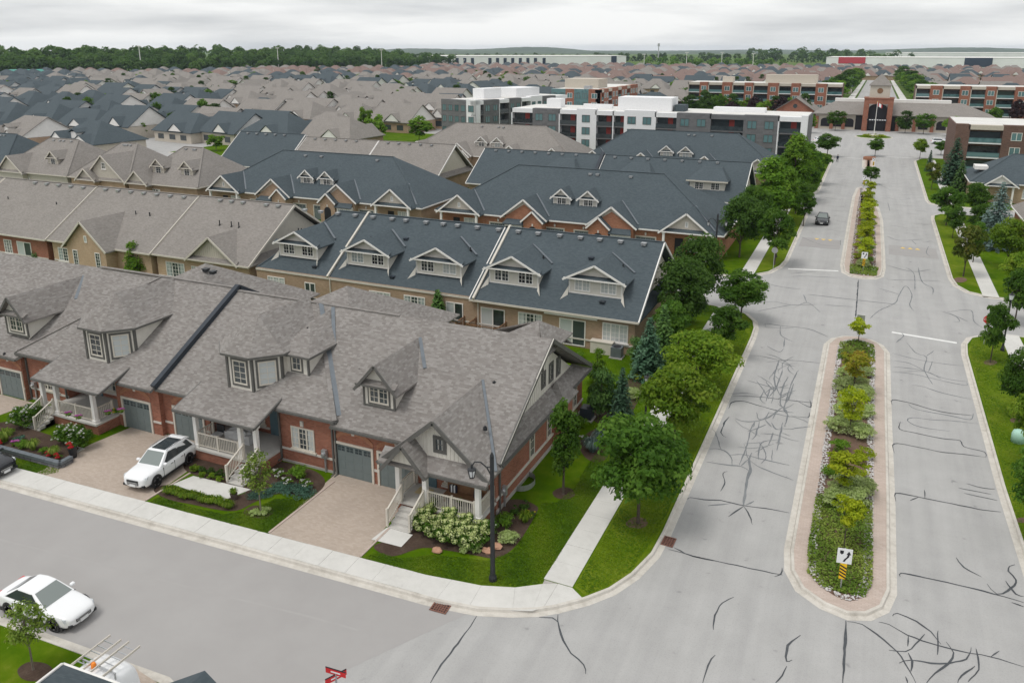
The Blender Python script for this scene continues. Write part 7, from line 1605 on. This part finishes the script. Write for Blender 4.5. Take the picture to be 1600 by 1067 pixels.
    for s_ in (-1, 1):
        b = B(); b.add([(L / 2 - .03, s_ * hw * .50, nose - .22), (L / 2 - .24, s_ * hw * .88, nose - .17), (L / 2 - .30, s_ * hw * .88, nose - .03), (L / 2 - .06, s_ * hw * .52, nose - .08), (L / 2 - .4, s_ * hw * .5, nose - .1), (L / 2 - .6, s_ * hw * .8, nose - .05), (L / 2 - .6, s_ * hw * .8, nose + .02), (L / 2 - .4, s_ * hw * .5, nose)], [[0, 1, 2, 3], [0, 4, 5, 1], [3, 2, 6, 7], [1, 5, 6, 2], [0, 3, 7, 4], [4, 7, 6, 5]]); b.obj('headlight', 'headlamp_glass', t, local=True)
        b = B(); b.box(xf - .42, s_ * (hw * .93), belt - .02, xf - .24, s_ * (hw * .93 + .22), belt + .13) if s_ > 0 else b.box(xf - .42, -(hw * .93 + .22), belt - .02, xf - .24, -hw * .93, belt + .13); o = b.obj('wing_mirror', paintm, t, local=True); o.modifiers.new('b', 'BEVEL').width = .04
        b = B(); b.box(-L / 2 - .005, min(s_ * hw * .45, s_ * hw * .78), belt * .72, -L / 2 + .2, max(s_ * hw * .45, s_ * hw * .78), belt * .86); b.obj('tail_light', 'sign_red', t, local=True)
    b = B(); b.box(L / 2 - .3, -hw * .42, zb + .24, L / 2 + .012, hw * .42, nose - .16); b.obj('grille', 'dark_plastic', t, local=True)
    for z in (.33, .42): b = B(); b.box(L / 2 - .1, -hw * .40, zb + z * .9, L / 2 + .02, hw * .40, zb + z * .9 + .03); b.obj('grille_bar', 'chrome', t, local=True)
    for s_ in (-1, 1): b = B(); b.box(L / 2 - .4, min(s_ * hw * .46, s_ * hw * .78), zb + .1, L / 2 - .045, max(s_ * hw * .46, s_ * hw * .78), zb + .24); b.obj('air_intake', 'dark_plastic', t, local=True)
    if plate: b = B(); b.box(L / 2 - .05, -.2, zb + .14, L / 2 + .03, .2, zb + .28); b.obj('number_plate', 'plate_white', t, local=True)
    for s_ in (-1, 1):
        b = B(); b.box(-L * .27, min(s_ * hw * .985, s_ * hw * 1.003), zb + .07, L * .25, max(s_ * hw * .985, s_ * hw * 1.003), zb + .16); b.obj('door_moulding', 'dark_plastic', t, local=True)
        for x in (L * .17, -L * .03, -L * .22): b = B(); b.box(x, min(s_ * hw * .95, s_ * hw * .998), zb + .16, x + .018, max(s_ * hw * .95, s_ * hw * .998), belt - .12); b.obj('door_gap', 'dark_plastic', t, local=True)
        for x in (L * .0, -L * .19): b = B(); b.box(x, min(s_ * hw * .95, s_ * hw * 1.01), belt - .2, x + .18, max(s_ * hw * .95, s_ * hw * 1.01), belt - .165); b.obj('door_handle', 'chrome', t, local=True)
    b = B(); b.box(-L / 2 + .3, -hw * .93, zb - .03, L / 2 - .4, hw * .93, zb + .12); b.obj('sill', 'dark_plastic', t, local=True)
    return t
p1, p2 = G(244, 762, .13), G(299, 723, .13); d = (p1 - p2).normalized(); lft = Vector((-d.y, d.x, 0)); c = (p1 + p2) / 2 - lft * .90
car('white SUV with dark sunroof parked on the paved drive', (c.x, c.y, LZ + .01), math.atan2(d.y, d.x), 4.66, 1.89, 1.66, 'white_paint', 'suv', True)
p1, p2 = G(77, 991), G(9.5, 966.5); d = (p1 - p2).normalized(); lft = Vector((-d.y, d.x, 0)); c = (p1 + p2) / 2 + lft * 1.05
car('white sedan parked at the kerb by the thin young tree', (c.x, c.y, .01), math.atan2(d.y, d.x), 4.63, 1.80, 1.43, 'white_paint')
p = G(6, 762); car('dark car at the kerb beside the flower bed walk', (p.x - 3.15, p.y + .75, .01), R(2.8), 4.6, 1.85, 1.5, 'black_paint', 'suv')
p = G(1283, 353); car('black car driving down the boulevard toward the crossing', (p.x, p.y + 2.3, .0), R(-90), 4.7, 1.85, 1.5, 'black_paint', name='moving_car')
for i, (x, y, rz, m, k, lb) in enumerate(((17.5, 246, 0, 'white_paint', 'suv', 'white SUV in the clubhouse parking by the brown flats'), (20.5, 252, .3, 'silver_paint', 'sedan', 'silver car in the clubhouse parking'), (24.5, 247, .2, 'white_paint', 'sedan', 'white sedan behind the parked white SUV'), (-13.8, 206, 1.57, 'white_paint', 'suv', 'white SUV beside the grey flats corner'), (-14.2, 214.5, 1.57, 'silver_paint', 'sedan', 'silver car beyond the grey flats corner'), (-12, 236, .4, 'white_paint', 'suv', 'white car at the clubhouse drive'), (16.8, 137, 1.4, 'black_paint', 'suv', 'dark car in the drive past the east side street'))): car(lb, (x, y, .01), rz, 4.6, 1.85, 1.6 if k == 'suv' else 1.45, m, k)
# ---- van with roof ladders
e0 = G(204, 1024, 2.3); vx, vy = e0.x - .5, e0.y
t = thing('parked_van', 'white van carrying two ladders and an orange beacon on its roof', 'van', (vx, vy - 2.6, LZ + .03), None, R(90))
b = B(); prof = [(-2.6, 1.05, 2.1), (-2.5, 1.08, 2.2), (0, 1.1, 2.24), (2.2, 1.08, 2.2), (2.5, 1.0, 2.0), (2.6, .94, 1.6)]; n = 8
for x, w_, zt in prof: half = [(w_ * .95, .3), (w_, .8), (w_ * .97, zt * .62), (w_ * .86, zt - .12), (w_ * .6, zt)]; b.v += [(x, y, z) for y, z in half] + [(x, -y, z) for y, z in half[::-1]]
n = 10
for i in range(len(prof) - 1):
    for j in range(n): b.f.append([i * n + j, i * n + (j + 1) % n, (i + 1) * n + (j + 1) % n, (i + 1) * n + j][::-1]); b.m.append(0)
b.f.append(list(range(n))); b.m.append(0); b.f.append([(len(prof) - 1) * n + j for j in range(n)][::-1]); b.m.append(0)
o = b.obj('body', 'white_paint', t, local=True, smooth=True); md = o.modifiers.new('s', 'SUBSURF'); md.levels = md.render_levels = 2
for i in range(5): b = B(); b.bar((-2.2, -.5 + i * .25, 2.165), (1.8, -.5 + i * .25, 2.165), .05, .05); b.obj('roof_rib', 'white_paint', t, local=True)
ty, ri, bd = wheel_meshes(.36, .23)
for x in (1.5, -1.5):
    for s_ in (-1, 1):
        wv = bpy.data.objects.new('wheel', None); COL.objects.link(wv); wv.parent = t; wv.location = (x, s_ * .9, .36); wv.rotation_euler = (0, 0, 0 if s_ < 0 else math.pi); put('tyre', ty, wv, world=False); put('rim', ri, wv, world=False)
b = B(); b.lathe([(.1, 0), (.1, .14), (.07, .22), (0, .24)], (1.55, .2, 2.2), 10); b.obj('beacon', 'orange_plastic', t, local=True)
for x in (-1.6, 0, 1.6):
    b = B(); b.bar((x, -.9, 2.3), (x, .9, 2.3), .05, .05); b.bar((x, -.85, 1.95), (x, -.85, 2.3), .05, .05); b.bar((x, .85, 1.95), (x, .85, 2.3), .05, .05); b.obj('rack_bar', 'galvanised', t, local=True)
def ladder(label, y, x0, x1, z, w_=.6):
    l = thing('ladder', label, 'ladder', (vx - y, vy - 2.6, LZ + .03), None, R(90))
    for s_ in (-1, 1): b = B(); b.bar((x0, s_ * w_ / 2, z), (x1, s_ * w_ / 2, z), .035, .09); b.obj('rail', 'beige_trim', l, local=True)
    for i in range(int((x1 - x0) / .3)): b = B(); b.bar((x0 + .2 + i * .3, -w_ / 2, z), (x0 + .2 + i * .3, w_ / 2, z), .03, .03); b.obj('rung', 'galvanised', l, local=True)
ladder('long extension ladder on the van roof edge nearest the lawn', .62, -3.6, 2.9, 2.37); ladder('shorter ladder along the middle of the van roof', -.35, -2.6, 2.95, 2.37)
# ================================================================== STREET FURNITURE
def lantern(b, x, y, z, s=1.0):
    b.lathe([(.05 * s, z + .52 * s), (.2 * s, z + .46 * s), (.22 * s, z + .42 * s)], (x, y, 0), 8); b.lathe([(.0, z - .04 * s), (.12 * s, z), (.13 * s, z + .03 * s)], (x, y, 0), 8); b.lathe([(.02 * s, z + .7 * s), (.06 * s, z + .6 * s), (.05 * s, z + .52 * s)], (x, y, 0), 8)
def arm_lamp(label, P, h, rz=0.0, double=False):
    t = thing('street_lamp', label, 'street lamp', P, None, rz)
    b = B(); b.tube([(0, 0, 0), (0, 0, .9), (0, 0, h)], [.15, .12, .10], 10); b.lathe([(.2, 0), (.2, .18), (.15, .3)], n=10); b.lathe([(.1, h), (.04, h + .15), (.0, h + .2)], n=8); b.obj('pole', 'black_metal', t, local=True)
    for s_ in ((-1, 1) if double else (-1,)):
        z = h - .75
        b = B(); b.tube([(0, 0, z - .35), (s_ * .25, 0, z + .1), (s_ * .55, 0, z + .33), (s_ * .85, 0, z + .3), (s_ * 1.0, 0, z + .05)], .035, 6); b.tube([(0, 0, z + .15), (s_ * .3, 0, z + .12)], .03, 6); b.obj('arm', 'black_metal', t, local=True)
        b = B(); lantern(b, s_ * 1.0, 0, z - .55, 1.0)
        for i in range(6): a = i * math.pi / 3; b.bar((s_ + .125 * math.cos(a), .125 * math.sin(a), z - .53), (s_ + .2 * math.cos(a), .2 * math.sin(a), z - .12), .025, .025)
        o = b.obj('lantern', 'black_metal', t, local=True); b = B(); b.lathe([(.1, z - .5), (.17, z - .14)], (s_, 0, 0), 8); b.obj('lamp_glass', 'lamp_glass', o, local=True)
    return t
def post_lamp(label, P, h):
    t = thing('street_lamp', label, 'street lamp', P)
    b = B(); b.tube([(0, 0, 0), (0, 0, .8), (0, 0, h - .6)], [.12, .075, .06], 8); b.lathe([(.17, 0), (.17, .2), (.1, .4)], n=8); b.obj('pole', 'black_metal', t, local=True)
    b = B(); lantern(b, 0, 0, h - .62, 1.1); o = b.obj('lantern', 'black_metal', t, local=True); b = B(); b.lathe([(.12, h - .58), (.2, h - .16)], n=8); b.obj('lamp_glass', 'lamp_glass', o, local=True)
p = G(770, 906, LZ); arm_lamp('black street lamp with one curved arm on the corner lawn', p, 6.7, R(8))
p = G(1116, 420, LZ); arm_lamp('tall black twin lantern lamp by the orange brick porch', p, height_at(p, 336) - LZ, R(20), True); p = G(298, 302, LZ); arm_lamp('black twin lantern lamp between the taupe gabled houses', p, height_at(p, 268) - LZ, R(20), True)
for x, y, tp, lb in ((1008, 662, 628, 'short black lantern post at the boulevard walk under lime maples'), (1566, 548, 458, 'black lantern post by the red stop sign corner'), (1212, 402, 388, 'black lantern post by the grey backed stop sign'), (1500, 292, 262, 'black lantern post on the far east walk')): p = G(x, y, LZ); post_lamp(lb, p, max(3.6, min(5.4, height_at(p, tp) - LZ)))
def keep_right(label, P, h, rz=0.0, back=False):
    t = thing('traffic_sign', label, 'sign', P, None, rz); ob = lambda b, n, m: b.obj(n, m, t, local=True)
    b = B(); b.box(-.03, .0, 0, .03, .05, h); ob(b, 'post', 'galvanised')
    b = B(); b.box(-.33, -.03, h - .78, .33, -.005, h); s_ = ob(b, 'panel', 'sign_white'); b = B(); b.box(-.32, .0, h - .77, .32, .004, h - .01); ob(b, 'panel_back', 'galvanised')
    if not back:
        b = B(); z = h - .78; pts = [(-.02, z + .1), (.05, z + .25), (.14, z + .36), (.17, z + .5)]
        b2 = [(x, z_) for x, z_ in pts]
        for (x0, z0), (x1, z1) in zip(b2[:-1], b2[1:]): b.bar((x0, -.036, z0), (x1, -.036, z1), .012, .085, up=(1, 0, 0) if False else (0, 0, 1)) if False else b.add([(x0 - .045, -.036, z0), (x0 + .045, -.036, z0), (x1 + .045, -.036, z1), (x1 - .045, -.036, z1)], [[0, 1, 2, 3]])
        b.add([(.07, -.037, z + .5), (.27, -.037, z + .5), (.17, -.037, z + .68)], [[0, 1, 2]]); ob(b, 'arrow', 'sign_black')
        b = B(); b.add([(-.22, -.036, z + .68), (-.22, -.036, z + .54), (-.14, -.036, z + .47), (-.06, -.036, z + .54), (-.06, -.036, z + .68)], [[0, 1, 2, 3, 4]]); ob(b, 'island_symbol', 'sign_black')
        b = B(); b.box(-.15, -.03, h - 1.62, .15, -.005, h - .8); ob(b, 'hazard_marker', 'sign_yellow')
        for i in range(5):
            z0 = h - 1.6 + i * .17
            if z0 + .25 < h - .79: b = B(); b.add([(-.148, -.034, z0 + .16), (.148, -.034, z0), (.148, -.034, z0 + .085), (-.148, -.034, z0 + .245)], [[0, 1, 2, 3]]); ob(b, 'stripe', 'sign_black')
    return t
p = G(1313, 921, .14); keep_right('keep right sign over a yellow striped marker in the near median', p, 2.25, R(8)); p = G(1348, 424, .14); keep_right('keep right sign over a yellow marker at the second median tip', p, 2.3, R(6)); keep_right('grey back of a sign at the crossing end of the first median', Vector((.95, 73.0, .14)), 2.3, math.pi, True)
keep_right('small keep right sign at the tapered median end', Vector((-.2, 159.5, .14)), 2.3, 0); keep_right('yellow marked sign by the raised brick planter', Vector((1.2, 188, .14)), 2.2, 0)
def stop_sign(label, P, rz, back=False):
    t = thing('stop_sign', label, 'sign', P, None, rz); ob = lambda b, n, m: b.obj(n, m, t, local=True)
    b = B(); b.box(-.03, .0, 0, .03, .05, 2.7); ob(b, 'post', 'galvanised')
    b = B(); oc = [(.38 * math.cos(math.pi / 8 + i * math.pi / 4), .38 * math.sin(math.pi / 8 + i * math.pi / 4)) for i in range(8)]
    b.add([(x, -.015, 2.3 + z) for x, z in oc] + [(x, -.002, 2.3 + z) for x, z in oc], [list(range(8))[::-1]] + [[i, (i + 1) % 8, 8 + (i + 1) % 8, 8 + i] for i in range(8)]); ob(b, 'panel', 'sign_red')
    b = B(); b.add([(x * .98, -.001, 2.3 + z * .98) for x, z in oc], [list(range(8))]); ob(b, 'panel_back', 'galvanised')
    cu = bpy.data.curves.new('lettering', 'FONT'); cu.body = 'STOP'; cu.size = .26; cu.align_x = 'CENTER'; cu.align_y = 'CENTER'; tmp = bpy.data.objects.new('lettering_curve', cu); COL.objects.link(tmp); me = bpy.data.meshes.new_from_object(tmp.evaluated_get(bpy.context.evaluated_depsgraph_get())); bpy.data.objects.remove(tmp); me.materials.clear(); me.materials.append(MATS['sign_white']); o = bpy.data.objects.new('lettering', me); COL.objects.link(o); o.parent = t; o.location = (0, -.02, 2.3); o.rotation_euler = (math.pi / 2, 0, 0)
p = G(1537, 538, LZ); stop_sign('red stop sign behind the young maple', p, R(14)); p = G(1208, 421, LZ); stop_sign('stop sign seen from its grey back on the west verge', p, R(170))
# street name blades on a post, only the top reaches the frame
p = G(525, 1058, 2.9); t = thing('street_sign', 'pair of crossed red street name blades on a post', 'sign', (p.x, p.y, LZ))
b = B(); b.tube([(0, 0, 0), (0, 0, 2.95)], .035, 8); b.obj('post', 'galvanised', t, local=True)
for rz, z in ((R(4), 3.0), (R(62), 2.8)):
    b = B(); b.box(-.42, -.012, -.11, .42, .012, .11); o = b.obj('blade', 'sign_red', t, local=True); o.location = (0, 0, z); o.rotation_euler = (0, 0, rz); b = B(); b.box(-.2, -.016, -.03, .2, .016, .03); b.obj('name_strip', 'sign_white', o, local=True)
    b = B(); b.box(-.42, -.014, .11, .42, .014, .14); b.obj('blade_cap', 'sign_black', o, local=True)
# flagpole on the roundabout island
t = thing('flagpole', 'white flagpole with a red and white maple leaf flag before the clubhouse', 'flagpole', (.8, 258, .13)); b = B(); b.tube([(0, 0, 0), (0, 0, 10)], [.12, .06], 8); b.obj('pole', 'white_trim', t, local=True); b = B(); b.lathe([(.0, 10), (.12, 10.1), (0, 10.22)], n=8); b.obj('finial', 'sign_yellow', t, local=True)
b = B(); nn = 8
for i in range(nn):
    x0, x1 = .1 + i * .16, .1 + (i + 1) * .16; f_ = lambda x: .12 * math.sin(x * 5); m = 0 if i < 2 or i >= 6 else 1; dz = lambda x: -.5 * (x - .1)
    b.add([(x0, f_(x0), 8.8 + dz(x0)), (x1, f_(x1), 8.8 + dz(x1)), (x1, f_(x1), 9.8 + dz(x1)), (x0, f_(x0), 9.8 + dz(x0))], [[0, 1, 2, 3]], m)
b.obj('flag', ['red_cloth', 'sign_white'], t, local=True)
b = B(); b.lathe([(1.3, 0), (1.3, .5), (1.1, .5)], n=16); b.obj('planter_ring', 'band_stone', t, local=True)
t = thing('brick_planter', 'raised oval brick planter in the small far median', 'planter', (.3, 203, .14)); b = B(); b.lathe([(1.35, 0), (1.35, .6), (1.1, .65), (1.1, .5), (0, .5)], n=18); b.obj('ring', 'orange_brick', t, local=True)
# ---- porch and garden things
def pot(label, P, r, h, mat, key, w_):
    t = thing('planter_pot', label, 'planter', P); b = B(); b.lathe([(r * .7, 0), (r, h), (r * .85, h), (r * .8, h * .85), (0, h * .85)], n=14); b.obj('pot', mat, t, local=True, smooth=False); me, fm, rx, hh = SHR[key]
    for m, nm in ((me, 'foliage'), (fm, 'flower_heads')):
        if m is not None: o = put(nm, m, t, world=False); o.location = (0, 0, h * .8); o.scale = (w_,) * 3
pot('tall black planter with a leafy top on the stone walk', G(115, 714, LZ), .28, .75, 'black_metal', 'redflower', 1.0); pot('small dark pot of grass at the walk end', G(366, 779, LZ), .22, .35, 'terracotta', 'daylily', .7); pot('dark pot with green foliage on the corner porch bench side', Vector((-18.3, 33.9, .9)), .14, .25, 'black_metal', 'yellow_box', .5)
t = thing('bench', 'dark porch bench with striped cushions', 'bench', (-18.2, 34.2, .9)); b = B(); b.box(-1.2, -.3, .38, 1.2, .3, .45); b.obj('seat', 'wood', t, local=True); b = B(); b.box(-1.2, .26, .45, 1.2, .32, .95); b.obj('backrest', 'wood', t, local=True)
for x in (-1.1, 1.1):
    for y in (-.25, .25): b = B(); b.box(x - .04, y - .04, 0, x + .04, y + .04, .38); b.obj('leg', 'wood', t, local=True)
for x in (-.75, .75):
    c_ = thing('cushion', 'navy and white striped cushion on the porch bench', 'cushion', (-18.2 + x, 34.3, 1.36), 'striped bench cushions')
    for i in range(5): b = B(); b.box(-.22 + i * .088, -.06, 0, -.22 + (i + 1) * .088, .06, .42); b.obj('stripe', 'sign_white' if i % 2 else 'navy_cloth', c_, local=True)
t = thing('patio_set', 'patio furniture wrapped in pale grey covers on the porch', 'furniture', (-34.6, 34.6, .92)); b = B()
b.blob((0, .2, .38), .95, .6, .5, seed=3, rough=.12, n=12, k=8); b.box(-1.0, -.15, 0, 1.0, .8, .6); b.obj('cover', 'cushion', t, local=True)
for x in (-1.35,):
    b = B(); b.box(x - .3, -.6, .38, x + .3, -.1, .44); b.obj('seat', 'cushion', t, local=True); b = B(); b.box(x - .3, -.1, .44, x + .3, -.04, .95); b.obj('backrest', 'black_metal', t, local=True)
t = thing('air_conditioner', 'dark air conditioner at the slate end unit wall', 'air conditioner', (-17.4, 60.2, LZ)); b = B(); b.box(-.45, -.4, .1, .45, .4, .95); b.obj('casing', 'flashing', t, local=True); b = B(); b.lathe([(0, .96), (.34, .97), (.34, .95)], n=14); b.obj('fan_grille', 'sign_black', t, local=True); b = B(); b.box(-.55, -.5, 0, .55, .5, .1); b.obj('base', 'foundation', t, local=True)
t = thing('air_conditioner', 'dark air conditioner against the corner townhouse side', 'air conditioner', (-15.95, 48.3, LZ)); b = B(); b.box(-.4, -.4, .1, .4, .4, .9); b.obj('casing', 'parapet_metal', t, local=True); b = B(); b.box(-.5, -.5, 0, .5, .5, .1); b.obj('base', 'foundation', t, local=True)
t = thing('window_well', 'curved galvanised window well beside the corner foundation', 'window well', (-16.62, 38.6, LZ)); b = B(); pts = [(.7 * math.cos(R(-90 + i * 18)), .9 * math.sin(R(-90 + i * 18))) for i in range(11)]
b.add([(x, y, 0) for x, y in pts] + [(x, y, .35) for x, y in pts], [[i, i + 1, 12 + i, 11 + i] for i in range(10)]); b.obj('rim', 'galvanised', t, local=True)
for x, y, r_, lb in ((683, 862, .3, 'reddish rock beside the lamp in the corner bed'), (776, 856, .34, 'tan rock just beyond the black lamp pole'), (761, 862, .3, 'flat reddish rock at the foot of the hostas')):
    p = G(x, y, LZ); t = thing('rock', lb, 'rock', p); b = B(); b.blob((0, 0, r_ * .3), r_, r_ * .7, r_ * .5, seed=int(x), rough=.2, n=9, k=6); b.obj('stone', 'rock', t, local=True)
p = G(1590, 690, LZ); t = thing('utility_box', 'pale mint utility pedestal on the east lawn', 'utility box', p); b = B(); b.lathe([(.42, 0), (.42, .55), (.34, .78), (.15, .86), (0, .87)], n=14); b.obj('cover', 'mint_plastic', t, local=True, smooth=True)
# low stone wall holding the flower bed
t = thing('garden_wall', 'low grey stone wall round the flower bed by the drive', 'wall', (-47, 28.8, LZ)); pts = [G(-60, 684, .3), G(0, 702, .3), G(94, 727, .3), G(112, 717, .3)]
for a, c in zip(pts[:-1], pts[1:]):
    k = max(2, int((c - a).length / .55))
    for i in range(k):
        for j in range(2):
            p0, p1 = a.lerp(c, (i + .02) / k), a.lerp(c, (i + .98) / k); b = B(); b.bar((p0.x, p0.y, LZ + .12 + j * .2), (p1.x, p1.y, LZ + .12 + j * .2), .3, .19); b.obj('stone', 'stone_block' if j == 0 else 'flashing', t)
sheet('mulch_bed', [tuple(p.xy) for p in pts] + [(-44.2, 30.6), (-47.2, 31.0), (-52, 31.2), (-54, 29)], .34, 'mulch')
# ---- the walking person
def person(label, P, rz):
    sk = [((0, 0, .96), .13), ((0, 0, 1.12), .125), ((0, 0, 1.32), .15), ((0, .01, 1.46), .075), ((0, .02, 1.56), .075), ((0, .02, 1.68), .105), ((-.1, 0, .9), .1), ((-.1, .14, .5), .07), ((-.1, .12, .1), .05), ((-.1, .26, .05), .045), ((.1, 0, .9), .1), ((.1, -.12, .5), .07), ((.1, -.32, .12), .05), ((.1, -.22, .06), .045), ((-.2, 0, 1.38), .07), ((-.25, -.1, 1.1), .055), ((-.25, -.02, .86), .042), ((.2, 0, 1.38), .07), ((.25, .08, 1.1), .055), ((.25, .2, .9), .042)]
    ed = [(0, 1), (1, 2), (2, 3), (3, 4), (4, 5), (0, 6), (6, 7), (7, 8), (8, 9), (0, 10), (10, 11), (11, 12), (12, 13), (2, 14), (14, 15), (15, 16), (2, 17), (17, 18), (18, 19)]
    me = bpy.data.meshes.new('person'); me.from_pydata([s_[0] for s_ in sk], ed, []); me.materials.append(MATS['navy_cloth']); o = bpy.data.objects.new('person', me); COL.objects.link(o); o.location = P; o.rotation_euler = (0, 0, rz)
    sm = o.modifiers.new('skin', 'SKIN'); lay = me.skin_vertices[0].data if me.skin_vertices else None
    if lay is None:
        bpy.context.view_layer.objects.active = o; bpy.ops.mesh.customdata_skin_add(); lay = me.skin_vertices[0].data
    for i, s_ in enumerate(sk): lay[i].radius = (s_[1], s_[1])
    lay[0].use_root = True; md = o.modifiers.new('sub', 'SUBSURF'); md.levels = md.render_levels = 1; tag(o, label, 'person')
    b = B(); b.blob((0, .04, 1.68), .105, .12, .14, seed=1, rough=.02, n=10, k=8); b.blob((0, .165, 1.67), .015, .02, .03, n=6, k=4); h_ = b.obj('head', 'skin', o, local=True, smooth=True)
    b = B(); b.blob((0, .02, 1.73), .115, .125, .11, seed=2, rough=.04, n=10, k=8); b.obj('hair', 'sign_black', o, local=True, smooth=True)
p = G(1308, 254); person('person in dark clothes walking along the boulevard kerb', (p.x, p.y, .0), R(200))
# ================================================================== AIR
b = B(); b.box(-4300, -200, -1.5, 3000, 9700, 58); hz = b.obj('haze', [], uv=False) if False else None
hm = bpy.data.materials.new('haze'); hm.use_nodes = True; ht = hm.node_tree; ht.nodes.remove(ht.nodes['Principled BSDF']); pv = N(ht, 'ShaderNodeVolumePrincipled'); pv.inputs['Color'].default_value = (.74, .86, 1.0, 1); pv.inputs['Density'].default_value = 0.65e-4; pv.inputs['Anisotropy'].default_value = .1
ht.links.new(pv.outputs[0], ht.nodes['Material Output'].inputs['Volume']); MATS['haze'] = hm
tag(b.obj('haze', 'haze', uv=False), kind='stuff')
